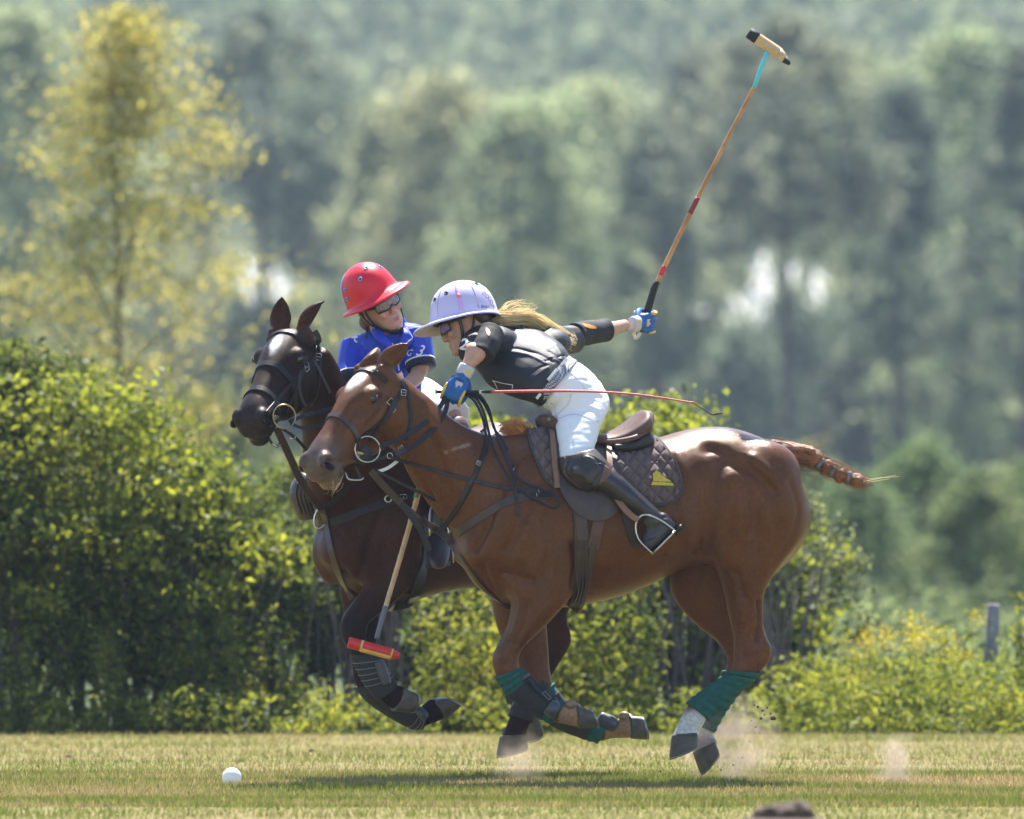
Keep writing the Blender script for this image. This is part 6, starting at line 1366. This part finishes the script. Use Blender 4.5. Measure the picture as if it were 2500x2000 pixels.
flap('flap', [(1330,1050),(1352,1040),(1420,1075),(1478,1080),(1502,1090),(1506,1130),(1512,1190),(1512,1240),(1488,1266),(1455,1274),(1415,1262),(1382,1228),(1360,1185),(1345,1130),(1336,1085)], bvA, .028, M['brown_dark'], sd1)
cam_strap('flap_edge', bvA, [(1338,1050),(1344,1085),(1350,1130),(1356,1170),(1359,1196)], .024, M['tan'], sd1, off=.040)
for q in ((1341,1024),(1343,1053)):
    h, n_ = cast(bvs, *q, .002)
    if h is None: h, n_ = cast(bvA, *q, .04)
    ring3('rivet', h, n_, .006, .003, M['brass'], sd1)
M['girth_leather'] = pmat('reddish_leather', (0.085,0.028,0.020), 0.45, noise=0.25, nscale=30)
cam_strap('girth', bvA, [(1415,1240),(1418,1300),(1420,1360),(1416,1420),(1408,1465),(1396,1488)], .060, M['brown_dark'], sd1, off=.010, thick=.012)
for dx in (-9, 0, 9): cam_strap('girth_cord', bvA, [(1420+dx,1300),(1421+dx,1360),(1416+dx,1420),(1408+dx,1462)], .009, M['kneeguard'], sd1, off=.019, thick=.006)
cam_strap('girth_billet', bvA, [(1418,1262),(1420,1290),(1423,1318)], .050, M['brown_dark'], sd1, off=.020); cam_strap('girth_billet', bvA, [(1462,1268),(1456,1300),(1446,1338)], .050, M['girth_leather'], sd1, off=.018)
cam_strap('girth_strap', bvA, [(1448,1325),(1438,1380),(1426,1440),(1412,1485)], .026, M['brown_dark'], sd1, off=.020)
cam_strap('stirrup_leather', bvA, [(1482,1085),(1484,1130),(1490,1180),(1515,1230,-.37),(1545,1262,-.385),(1560,1268,-.39)], .026, M['tan'], sd1, off=.04)
cam_strap('leather_end', bvA, [(1518,1232),(1528,1270),(1540,1310),(1552,1332)], .026, M['leather_worn'], sd1, off=.012)
si = MB(); si.tube([P(1593,1352,-.375), P(1560,1318,-.385), P(1552,1285,-.385), P(1562,1262,-.385), P(1582,1258,-.385), P(1615,1272,-.385), P(1646,1294,-.375)], [.0048,.0042,.0042,.006,.0042,.0048,.0048], seg=10, sub=6)
sio = si.build('stirrup_iron', M['steel'], sd1); sp = MB(); sp.strap([P(1592,1353,-.335), P(1648,1296,-.335)], [.085,.085], .010, Vector((0.7,0,-0.7)), sub=3); sp.build('stirrup_tread', M['steel'], sd1)
# ---------------------------------------------------------------- mane tuft and tail
mt = strands('mane', pmat('ginger_mane', (0.62,0.25,0.07), 0.45, noise=0.3, nscale=40), horse1, P(1288,1068,syc(1288)-.01), P(1228,1046,syc(1228)-.02), 240, .021, .013, .0020, 12, sag=.20, wild=.008)
tail = MB(); tY = yc(1900)
T = [P(1880,1098,tY), P(1925,1104,tY+.01), P(1965,1112,tY+.02), P(1992,1124,tY+.02), P(2002,1132,tY+.02), P(2018,1142,tY+.02), P(2032,1152,tY+.02), P(2052,1160,tY+.02), P(2072,1166,tY+.02), P(2092,1174,tY+.02), P(2106,1180,tY+.02)]
tail.tube(T, [.044,.044,.043,.042,.020,.038,.019,.036,.019,.033,.020], seg=20, sub=4); tm = fuse(tail, .006, 2); ripple(tm, .006, 35, 2.0, (.5,1,1))
M['tail'] = pmat('chestnut_tail_hair', (0.27,0.105,0.038), 0.5, noise=0.35, nscale=12, stretch=(2,10,10), bump=0.8, bscale=50)
to = add_obj('tail', tm, M['tail'], horse1)
tb = strands('tail_hair', M['tail'], to, T[0], T[4], 320, .019, .020, .0014, 31, sag=.02, wild=.012); strands('tail_hair', M['tail'], to, T[4], T[10], 190, .015, .017, .0012, 32, sag=.0, wild=.016)
kn = MB()
for i in range(7): kn.ell(P(1978+random.Random(i).uniform(-9,9), 1100+random.Random(i+50).uniform(-6,8), tY+.0+random.Random(i+90).uniform(-.02,.01)), .014, .012, .012)
add_obj('tail_knot', fuse(kn, .005, 2), M['tail'], to)
for c_, d_ in ((T[4], T[5]-T[3]), (T[6], T[7]-T[5]), (T[8], T[9]-T[7])):
    d_ = d_.normalized(); m = MB(); m.tube([c_-d_*.008, c_+d_*.008], [.028,.028], seg=16, sub=2); m.build('tail_band', pmat('grey_blue_tape', (0.20,0.24,0.34), 0.6), to)
strands('stray_tail_hair', M['tail'], to, T[9], P(2128,1180,tY), 40, .012, .014, .0011, 41, wild=.012); strands('stray_tail_hair', M['tail'], to, T[2], P(2010,1086,tY), 26, .03, .03, .0010, 42, wild=.02); strands('stray_tail_hair', M['hair_blond'], to, T[9], P(2195,1160,tY), 3, .01, .012, .0011, 43)
strands('chin_whiskers', M['hair_blond'], horse1, HM1 @ Vector((0.50,0.01,-0.185)), P(812,1196,-.50), 30, .014, .014, .0008, 44, wild=.008)
# ---------------------------------------------------------------- leg wraps of the chestnut
def wrap_leg(stations, i0, i1, grow, mat, parent, name, ridge=.0055, sub=10, freq=1.35):
    S = catmull(stations, sub)[int(i0*sub):int(i1*sub)+1]; m = MB(); R = []
    for k, r in enumerate(S):
        A = P(r[0], r[1], r[4]); B = P(r[2], r[3], r[4]); c_ = (A+B)/2; U = (A-B)/2; gg = grow+ridge*(0.5+0.5*math.sin(k*freq))
        R.append(m._ring(c_, U.normalized()*(U.length+gg), L1*(r[5]+gg), 28))
    R = [[c_+(p-c_)*0.9 for p, c_ in zip(R[0], [sum(R[0], Vector())/28]*28)]]+R+[[c_+(p-c_)*0.9 for p, c_ in zip(R[-1], [sum(R[-1], Vector())/28]*28)]]
    m.rings(R); return m.build(name, mat, parent)
wrap_leg(nearhind, 8.7, 12.2, .007, M['green'], horse1, 'leg_wrap'); wrap_leg(farhind, 7.5, 11.2, .007, M['green'], horse1, 'leg_wrap')
w_ = wrap_leg(nearhind, 8.7, 9.0, .014, M['green'], horse1, 'leg_wrap', .001); wrap_leg(nearhind, 9.1, 9.3, .010, M['boot_shell'], w_, 'wrap_tape', .0)
wrap_leg(nearfore, 9.2, 13.9, .006, M['green'], horse1, 'leg_wrap'); tb1 = wrap_leg(nearfore, 10.6, 12.9, .011, M['boot_neo'], horse1, 'tendon_boot', .001)
wrap_leg(farfore, 6.6, 10.0, .006, M['green'], horse1, 'leg_wrap'); tb2 = wrap_leg(farfore, 7.2, 9.3, .011, M['boot_neo'], horse1, 'tendon_boot', .001)
def pad3(name, pts, r, mat, parent, flat=.5):
    m = MB(); m.tube([P(*p) for p in pts], r, seg=18, sub=5); return add_obj(name, fuse(m, .005, 3), mat, parent)
yn = YN-.028
pad3('boot_shell', [(1278,1650,yn),(1286,1658,yn)], [.026,.024], M['boot_shell'], tb1); pad3('boot_shell', [(1336,1724,yn),(1352,1734,yn),(1362,1740,yn)], [.034,.040,.030], M['boot_shell'], tb1)
for a_, b_, wd in (((1292,1655),(1345,1712),.024),((1322,1664),(1336,1676),.024)):
    m = MB(); m.strap([P(*a_, yn-.022), P((a_[0]+b_[0])/2-2, (a_[1]+b_[1])/2+2, yn-.026), P(*b_, yn-.020)], wd, .007, Vector((0.3,-0.95,0.3))); m.build('boot_strap', M['boot_neo'], tb1)
lg = MB(); c_ = P(1335,1698,yn-.028); Mx = frame((0.68,-.1,-.72), (0.2,-1,0.2), c_); lg.box(c_, .020, .008, .0015, Mx.to_3x3(), .2); lg.build('boot_label', M['boot_line'], tb1)
lg = MB(); lg.box(c_+Vector((0,-.001,0)), .0175, .0055, .0016, Mx.to_3x3(), .2); lg.build('boot_label_panel', M['boot_neo'], tb1)
pad3('boot_shell', [(1462,1750,YF-.02),(1490,1766,YF-.02),(1505,1776,YF-.02)], [.026,.034,.026], M['boot_shell'], tb2)
for st_leg, at_, r_ in ((nearfore, (1393,1716), .020), (farfore, (1524,1744), .020)):
    m = MB(); yy = YN if st_leg is nearfore else YF
    for s_ in (-1, 1): m.ell(P(at_[0], at_[1]+4, yy+s_*.016), .026, .020, .020)
    add_obj('heel_bulb', fuse(m, .005, 4), pmat('tan_heel', (0.24,0.15,0.09), 0.6, noise=.2), horse1)
# ---------------------------------------------------------------- tack of the dark bay
br2 = empty('bridle', P(690, 950, .05)); tag(br2, 'black leather bridle with double noseband on the dark bay pony', 'bridle')
head_loop('browband', HM2, bvB, 0.055, .026, L, br2, t0=-1.35, t1=1.35, zc=-0.08); head_loop('noseband', HM2, bvB, 0.275, .030, L, br2, slant=-.03); head_loop('drop_noseband', HM2, bvB, 0.425, .028, L, br2, slant=-.03)
cam_strap('headpiece', bvB, [(768,808),(778,826),(776,850)], .024, L, br2); cam_strap('cheekpiece', bvB, [(774,848),(760,880),(738,905),(712,935),(685,965),(662,995),(650,1008)], .018, L, br2); cam_strap('bit_cheekpiece', bvB, [(738,905),(722,945),(702,990),(696,1010)], .014, L, br2, off=.008)
cam_strap('throatlatch', bvB, [(780,850),(782,900),(775,950),(762,990)], .013, L, br2); rein('loose_strap', [(768,880,-.02),(785,915,-.03),(800,945,-.03),(806,960,-.03)], .011, M['leather_worn'], br2); rein('loose_strap', [(735,905,-.06),(730,940,-.07),(738,975,-.07),(748,992,-.07)], .011, M['leather_worn'], br2)
buckle(bvB, 745, 896, 2.2, br2); buckle(bvB, 776, 872, 1.4, br2, .012, .014)
RB, _ = cast(bvB, 676, 1008, .02); RB = RB if RB is not None else P(692,1018,-.2); RB = P(694,1017,RB.y-.035)
ring3('bit_ring', RB, (0.35,-0.93,0.05), .050, .0035, M['brass'], br2)
for k in range(3): ring3('bit_coil', RB+Vector((-.040,-.001,.004-.008*k)), (0.2,0,1), .009, .0022, M['steel'], br2)
md = MB(); md.tube([RB+Vector((-.046,0,-.004)), RB+Vector((-.03,.06,0))], .008, seg=10); md.build('mouthpiece', M['brass'], br2)
rein('rein', [(706,1030,RB.y),(750,1012,.05),(800,1000,.12),(860,985,.18)], .018, L, br2); rein('rein', [(708,1034,RB.y),(745,1046,.02),(790,1038,.1),(860,1030,.2)], .016, L, br2); rein('rein', [(690,1048,RB.y+.02),(720,1068,.0),(750,1100,.05)], .014, L, br2)
rein('curb_strap', [(650,1055,-.10),(662,1080,-.10),(676,1090,-.09),(684,1082,-.08)], .012, L, br2); ck = MB(); ck.tube([P(664,1082,-.11), P(676,1090,-.11), P(684,1086,-.10)], .004); ck.tube([P(705,1068,-.07), P(716,1072,-.07), P(722,1066,-.06)], .004); ck.build('curb_chain', M['steel'], br2)
bp2 = empty('breastplate', P(850, 1250, .4)); tag(bp2, 'black breast collar and martingale strap on the dark bay chest', 'breastplate')
cam_strap('martingale', bvB, [(675,1045,-.02),(705,1110,.05),(735,1175,.15),(765,1218,.26),(792,1255),(802,1300),(812,1350),(832,1410),(862,1462)], .032, bd, bp2, off=.007)
cam_strap('breast_collar', bvB, [(792,1285),(830,1268),(880,1250),(930,1232),(985,1215)], .040, L, bp2, off=.006); cam_strap('neck_strap', bvB, [(790,1240),(815,1222),(845,1195),(875,1170)], .020, L, bp2, off=.006)
buckle(bvB, 984, 1216, 0.3, bp2, .012, .014); ring3('martingale_ring', P(948,1218,.40), (0,-1,0), .014, .004, M['steel'], bp2)
lp_ = MB(); lp_.tube([P(777,1240,.42), P(768,1262,.42), P(768,1284,.42), P(780,1290,.42), P(796,1280,.43)], .0045, seg=8); lp_.build('strap_ring', M['steel'], bp2)
sd2 = empty('saddle', P(1040, 1050, .9)); tag(sd2, 'dark saddle and girth under the rider in blue', 'saddle')
ss = MB(); ss.loft([(1000,1020,1005,1070,.82,.08),(1040,1035,1045,1085,.88,.14),(1100,1052,1105,1100,.98,.16),(1160,1050,1165,1100,1.08,.17),(1200,1030,1205,1085,1.15,.12)], L2, seg=24); add_obj('seat', fuse(ss, .008, 4), M['seat'], sd2)
cam_strap('girth', bvB, [(1040,1260),(1035,1330),(1028,1400),(1014,1450)], .055, L, sd2, off=.008, thick=.012); cam_strap('girth', bvB, [(1014,1450),(1000,1468),(970,1478),(948,1480)], .05, L, sd2, off=.008, thick=.012)
flap('flap', [(1010,1080),(1060,1070),(1110,1090),(1130,1180),(1110,1260),(1060,1270),(1030,1200)], bvB, .02, M['leather_worn'], sd2)
sg = MB(); sg.tube([P(1050,1310,.42), P(1050,1250,.44), P(1064,1225,.45), P(1085,1250,.44), P(1102,1330,.42), P(1106,1375,.42)], .006, seg=8); sg.build('stirrup_iron', M['steel'], sd2)
rein('stirrup_leather', [(1080,1100,.44),(1068,1180,.44),(1064,1228,.45)], .026, L, sd2)
# boots of the dark bay
def wrap2(stations, i0, i1, grow, mat, name, ridge=.001, freq=1.0):
    S = catmull(stations, 10)[int(i0*10):int(i1*10)+1]; m = MB(); R = []
    for k, r in enumerate(S):
        A = P(r[0], r[1], r[4]); B = P(r[2], r[3], r[4]); c_ = (A+B)/2; U = (A-B)/2; gg = grow+ridge*(0.5+0.5*math.sin(k*freq)); R.append(m._ring(c_, U.normalized()*(U.length+gg), L2*(r[5]+gg), 24))
    m.rings(R); return m.build(name, mat, horse2)
for leg, i0, i1, lines in ((nf2, 7.0, 10.1, (7.5,7.9,8.3,8.7,9.1)), (ff2, 6.4, 10.3, (9.3,9.7,10.0)), (nh2, 6.2, 8.3, ()), (fh2, 4.2, 5.8, ())):
    o = wrap2(leg, i0, i1, .007, M['boot_neo'], 'leg_boot')
    for q in lines:
        S = catmull(leg, 10)[int(q*10)]; A = P(S[0], S[1], S[4]); B = P(S[2], S[3], S[4]); c_ = (A+B)/2; U = (A-B)/2; m = MB(); rr = m._ring(c_, U.normalized()*(U.length+.0085), L2*(S[5]+.0085), 24)
        m.tube(rr+[rr[0]], .0016, sub=1, seg=6, cap=False); m.build('boot_stitching', M['boot_line'], o)
    if leg is nf2: pad3('boot_shell', [(925,1615,.49),(938,1650,.49),(946,1672,.49)], [.022,.024,.020], M['boot_shell'], o)
    if leg is ff2: pad3('boot_shell', [(1020,1732,.81),(1034,1746,.80),(1042,1754,.80)], [.020,.024,.018], M['boot_shell'], o)
# ---------------------------------------------------------------- mallets, whip, ball
def cane(name, A, B, r0, r1, mat, parent, bend=0.0, nodes=9):
    m = MB(); n = nodes*6; pts = []; rad = []
    for i in range(n+1):
        t = i/n; p = A.lerp(B, t)+Vector((0.5,0,0.15))*bend*math.sin(math.pi*t); k = (t*nodes) % 1.0
        pts.append(p); rad.append((r0+(r1-r0)*t)*(1.10 if i % 6 == 0 else 1.0))
    m.tube(pts, rad, sub=1, seg=12); return m.build(name, mat, parent)
ml1 = empty('polo_mallet', P(1575, 790, .86)); tag(ml1, 'polo mallet with black-tipped wooden head raised high by the rider in black', 'mallet')
A0, A1, A2, A3 = P(1568,800,.862), P(1605,688,.88), P(1842,212,.94), P(1879,112,.95)
gm = MB(); gm.tube([A0, P(1580,762,.865), P(1597,705,.875), A1], [.0165,.0165,.0150,.0125], seg=14); gm.build('grip', M['grip'], ml1)
cane('shaft', P(1603,692,.88), A2, .0105, .0085, M['bamboo'], ml1, -.015)
for p0, p1, mt_ in ((P(1611,672,.882), P(1620,650,.884), M['red_paint']), (P(1680,520,.90), P(1696,482,.905), pmat('dark_red_mark', (0.22,0.02,0.02), .5))):
    cv = lambda t: P(1603,692,.88).lerp(A2, t)+Vector((0.5,0,0.15))*-.015*math.sin(math.pi*t)
    m = MB(); m.tube([cv(t) for t in np.linspace((p0.z-P(1603,692,.88).z)/(A2.z-P(1603,692,.88).z), (p1.z-P(1603,692,.88).z)/(A2.z-P(1603,692,.88).z), 6)], .0116, seg=12, sub=1); m.build('shaft_tape', mt_, ml1)
m = MB(); m.tube([P(1840,216,.94), A3], [.0098,.0095], seg=12, sub=3); m.build('aqua_tape', M['aqua'], ml1)
hd = MB(); h0, h1 = P(1828,80,.95), P(1932,150,.955); ax = (h1-h0).normalized()
def hring(t, ru, rv, sh=0.0): c_ = h0.lerp(h1, t); u_ = ax.cross(Vector((0,1,0))).normalized(); return hd._ring(c_+u_*sh, u_*ru, Vector((0,1,0))*rv, 24)
hd.rings([hring(0,.020,.020), hring(0.01,.0235,.0235), hring(.25,.025,.025), hring(.62,.025,.025), hring(.70,.0245,.0248)]); ho = hd.build('mallet_head', M['head_wood'], ml1)
hd = MB(); hd.rings([hring(-.005,.0205,.0205), hring(0.0,.0245,.0245), hring(.20,.0256,.0256), hring(.202,.0245,.0245)]); hd.build('black_band', M['grip'], ho); sharp(hd and ho)
hd = MB(); hd.rings([hring(.69,.0248,.0248), hring(.80,.0205,.0245,-.004), hring(.86,.0175,.024,-.008)]); hd.build('mallet_taper', M['head_wood'], ho)
hd = MB(); hd.rings([hring(.86,.0180,.0246,-.008), hring(.96,.0110,.022,-.012), hring(1.01,.0065,.016,-.013)]); hd.build('black_tip', M['grip'], ho)
slg = MB(); slg.strap([P(1560,768,.835), P(1566,790,.832), P(1562,815,.835), P(1552,826,.85), P(1548,812,.86), P(1560,800,.835), P(1568,785,.83), P(1562,765,.835), P(1548,762,.86)], .014, .004, Vector((0,-1,.1)), sub=6); slg.build('wrist_sling', M['sling'], ml1)
ml2 = empty('polo_mallet', P(1060, 1040, .3)); tag(ml2, 'polo mallet with red and yellow head pointing down before the dark pony', 'mallet')
tt = lambda t: M2A.lerp(M2B, t)
cane('shaft', tt(.12), tt(.86), .0115, .0100, M['bamboo_pale'], ml2, .008); m = MB(); m.tube([tt(-.04), tt(.13)], [.0165,.0150], seg=14); m.build('grip', M['grip'], ml2)
m = MB(); m.tube([tt(.84), tt(.985)], [.0115,.0105], seg=12, sub=12); m.build('whipping', M['wrap_grey'], ml2)
m = MB(); m.tube([tt(.265), tt(.345)], [.0135,.0133], seg=12, sub=3); gl = m.build('shaft_label', M['green_print'], ml2)
m = MB(); m.strap([tt(.275)+Vector((-.002,-.0135,0)), tt(.335)+Vector((-.002,-.0133,0))], .007, .002, Vector((0,-1,0)), sub=2); m.build('label_stripe', M['red_paint'], gl)
h0, h1 = P(850,1568,-.07), P(976,1602,-.05); ax = (h1-h0).normalized(); YA = Vector((0,1,0)); hd = MB()
def hr2(t, ru, rv): c_ = h0.lerp(h1, t); u_ = ax.cross(YA).normalized(); return hd._ring(c_, u_*ru, YA*rv, 24)
hd.rings([hr2(0,.019,.019), hr2(.02,.0235,.0235), hr2(.3,.0245,.0245), hr2(.82,.023,.0245), hr2(.97,.014,.022), hr2(1.0,.010,.018)]); hd2 = hd.build('mallet_head', M['red_paint'], ml2); sharp(hd2)
M['head_yellow'] = pmat('yellow_wood', (0.72,0.42,0.12), .45, noise=.2, nscale=30)
for t0, t1 in ((.24,.285),(.83,.86)):
    hd = MB(); f_ = lambda t: .0247 if t < .5 else .0232; hd.rings([hr2(t0,f_(t0),.0250), hr2(t1,f_(t1),.0250)]); hd.build('yellow_band', M['head_yellow'], hd2)
ys = MB(); u_ = -ax.cross(YA).normalized(); u_ = u_ if u_.z < 0 else -u_
ys.strap([h0.lerp(h1, t)+u_*(.0175)+YA*(-.0175) for t in (.27,.4,.55,.7,.84)], .024, .004, (u_-YA).normalized(), sub=3); ys.build('yellow_side', M['head_yellow'], hd2)
wh = empty('riding_whip', P(1112, 957, -.165)); tag(wh, 'thin red riding whip held level in the gloved left hand', 'whip')
m = MB(); m.tube([P(1066,957,-.16), P(1112,957,-.165), P(1166,957,-.20)], [.0068,.0068,.0066], seg=10); m.build('handle', M['grip'], wh)
m = MB(); m.tube([P(1064,950,-.16), P(1065,962,-.16)], .004, seg=8); m.tube([P(1062,956,-.16), P(1084,957,-.16)], .005, seg=8); m.build('end_cap', M['steel'], wh)
m = MB(); m.tube([P(1171,957,-.203), P(1183,957,-.21)], .0069, seg=10, sub=2); m.build('white_band', M['white_print'], wh); m = MB(); m.tube([P(1166,957,-.20), P(1200,957,-.222)], .0064, seg=10, sub=2); m.build('ferrule', M['grip'], wh)
m = MB(); m.tube([P(1198,957,-.22), P(1320,955,-.29), P(1440,956,-.31), P(1560,964,-.30), P(1684,982,-.29), P(1692,983,-.29)], [.0062,.0058,.0050,.0042,.0036,.0055], seg=10, sub=8); m.build('shaft', M['whip_red'], wh)
m = MB(); m.tube([P(1690,983,-.29), P(1715,998,-.29), P(1738,1012,-.29), P(1752,1010,-.29), P(1766,1009,-.29)], [.0022,.0020,.0030,.0040,.0010], seg=8, sub=5); m.build('lash', M['grip'], wh)
bY = PXM*CAM_D*(CAM_H-GZ)/(1923-HORIZ)-CAM_D; bc = P(566, 1900, bY); bc.z = GZ+0.0425
m = MB(); m.ell((0,0,0), .0405, .0405, .0405, seg=32, ring=20); bo = m.build('polo_ball', M['ball']); bo.location = bc; tag(bo, 'white ball lying on the grass', 'ball')
# ================================================================ dirt, dust, haze
def clod(loc, r, label, group, seed, flat=.7):
    q = random.Random(seed); m = MB(); m.ell((0,0,0), r, r*.85, r*flat, seg=10, ring=7)
    m.v = [tuple(Vector(v)*(1+.35*mnoise.noise(Vector(v)*(1.3/r)+Vector((seed*3.1,0,0))))) for v in m.v]
    o = m.build('dirt_clod', M['dirt']); o.location = loc; o.rotation_euler = (0,0,q.uniform(0,6)); tag(o, label, 'dirt clod', group); return o
def on_ground(px, py): d = PXM*CAM_D*(CAM_H-GZ)/(py-HORIZ); return P(px, py, d-CAM_D)
for k, (px, py, r, lb) in enumerate(((168,1852,.020,'dark clod of dirt on the grass at upper left'),(115,1915,.013,'small clod of dirt at the left edge of the field'),(762,1838,.020,'flat reddish divot on the grass left of the hooves'),(1070,1874,.012,'small clod under the chestnut forelegs'),(1533,1958,.018,'clod of dirt on the grass below the hind hooves'),
     (2335,1898,.024,'torn divot on the grass at lower right'),(2385,1938,.026,'flat clod at the right of the field'),(2320,1925,.010,'crumb of dirt beside the flat clod at right'),(1625,1945,.010,'crumb of dirt right of the clod below the hooves'),(2200,1850,.012,'small divot behind the right dust puff'))):
    c_ = on_ground(px, py); clod((c_.x, c_.y, GZ+r*.3), r, lb, 'dirt on the field', k)
rq = random.Random(4)
for k in range(16): c_ = on_ground(rq.uniform(30, 2470), rq.uniform(1835, 1985)); clod((c_.x, c_.y, GZ+.002), rq.uniform(.009, .020), 'small scuffed crumb of bare earth in the turf', 'scuffed earth in the turf', 80+k, .4)
air = [(1888,1753,.0125),(1858,1754,.007),(1862,1735,.006),(1873,1728,.005),(1850,1726,.006),(1842,1722,.004),(1866,1745,.004),(1882,1742,.004),(1835,1760,.003),(1612,1883,.005),(1618,1890,.003),(1672,1900,.006),(1640,1878,.003),(1855,1790,.003),(1878,1708,.003),(1790,1868,.004),(1812,1850,.003),(1760,1880,.004),(1830,1810,.003),(1690,1885,.003),(1845,1775,.004),(1895,1720,.003),(1250,1868,.004),(1290,1852,.003),(1735,1860,.003)]
for k, (px, py, r) in enumerate(air): clod(P(px, py, .1+.02*(k % 3)), r, 'largest clod of dirt flying up behind the hind hooves' if k == 0 else 'crumb of dirt flying up around the hind hooves', 'dirt thrown up by the hooves', 40+k, .85)
c_ = P(1912, 2010, -9.5); mo = MB()
for k, (dx, dz, r) in enumerate(((-.05,0,.055),(.0,.004,.05),(.045,.012,.055))): mo.ell((dx,0,dz), r*1.1, r, r)
mm = fuse(mo, .008, 2); ripple(mm, .012, 30, 4.0); mo_ = add_obj('dirt_mound', mm, M['dirt']); mo_.location = (c_.x, -9.5, P(1912, 2005, -9.5).z); 
pl = MB(); pl.rings([[Vector((c_.x+r_*math.cos(t)*1.2, -9.5+r_*math.sin(t), z_)) for t in np.linspace(0, 2*math.pi, 25)[:-1]] for r_, z_ in ((.34,.0),(.24,.05),(.15,.10),(.10,P(0,2005,-9.5).z+.01))]); b_ = pl.build('mound_base', M['dirt'], mo_); tag(mo_, 'blurred heap of dark dirt at the bottom edge in the foreground', 'dirt')
def dust(name, c_, r, dens, seed, label):
    m = MB(); m.ell(c_, *r, seg=20, ring=14); o = m.build(name, None); o.data.materials.clear()
    mt = bpy.data.materials.new('dust_air'); mt.use_nodes = True; N, L = mt.node_tree.nodes, mt.node_tree.links; N.remove(N['Principled BSDF'])
    v = N.new('ShaderNodeVolumePrincipled'); v.inputs['Color'].default_value = (0.80,0.63,0.47,1); v.inputs['Anisotropy'].default_value = .2
    tc = N.new('ShaderNodeTexCoord'); gn = N.new('ShaderNodeMapping'); gn.inputs['Location'].default_value = (-1,-1,-1); gn.inputs['Scale'].default_value = (2,2,2); L.new(tc.outputs['Generated'], gn.inputs[0])
    gr = N.new('ShaderNodeTexGradient'); gr.gradient_type = 'SPHERICAL'; L.new(gn.outputs[0], gr.inputs[0])
    n = N.new('ShaderNodeTexNoise'); n.inputs['Scale'].default_value = 9; n.inputs['Detail'].default_value = 4; L.new(tc.outputs['Object'], n.inputs['Vector'])
    rp = N.new('ShaderNodeMapRange'); rp.inputs[1].default_value = .42; rp.inputs[2].default_value = .72; L.new(n.outputs[0], rp.inputs[0])
    mu = N.new('ShaderNodeMath'); mu.operation = 'MULTIPLY'; L.new(gr.outputs[0], mu.inputs[0]); L.new(rp.outputs[0], mu.inputs[1]); m2 = N.new('ShaderNodeMath'); m2.operation = 'MULTIPLY'; m2.inputs[1].default_value = dens; L.new(mu.outputs[0], m2.inputs[0]); L.new(m2.outputs[0], v.inputs['Density'])
    L.new(v.outputs[0], N['Material Output'].inputs['Volume']); o.data.materials.append(mt); tag(o, label, 'dust', kind='stuff'); return o
dust('dust', P(1780, 1810, .25), (.24,.18,.23), 24, 1, 'tan dust kicked up behind the hind hooves')
dust('dust', P(2195, 1870, .3), (.15,.13,.16), 17, 2, 'small puff of dust over the field at right')
dust('dust', P(1275, 1860, .1), (.16,.13,.14), 9, 3, 'thin dust under the forelegs')
# haze: one box of pale air round everything
m = MB(); m.box((0, 338, 48), 195, 392, 50.5, None, 0.0); hz = m.build('haze', None, smooth=False); hz.data.materials.clear()
mt = bpy.data.materials.new('haze_air'); mt.use_nodes = True; N, L = mt.node_tree.nodes, mt.node_tree.links; N.remove(N['Principled BSDF'])
v = N.new('ShaderNodeVolumePrincipled'); v.inputs['Color'].default_value = (0.66,0.80,1.0,1); v.inputs['Density'].default_value = 0.00028; v.inputs['Anisotropy'].default_value = 0.1; L.new(v.outputs[0], N['Material Output'].inputs['Volume'])
hz.data.materials.append(mt); tag(hz, 'thin blue summer haze over the land', 'haze', kind='stuff')
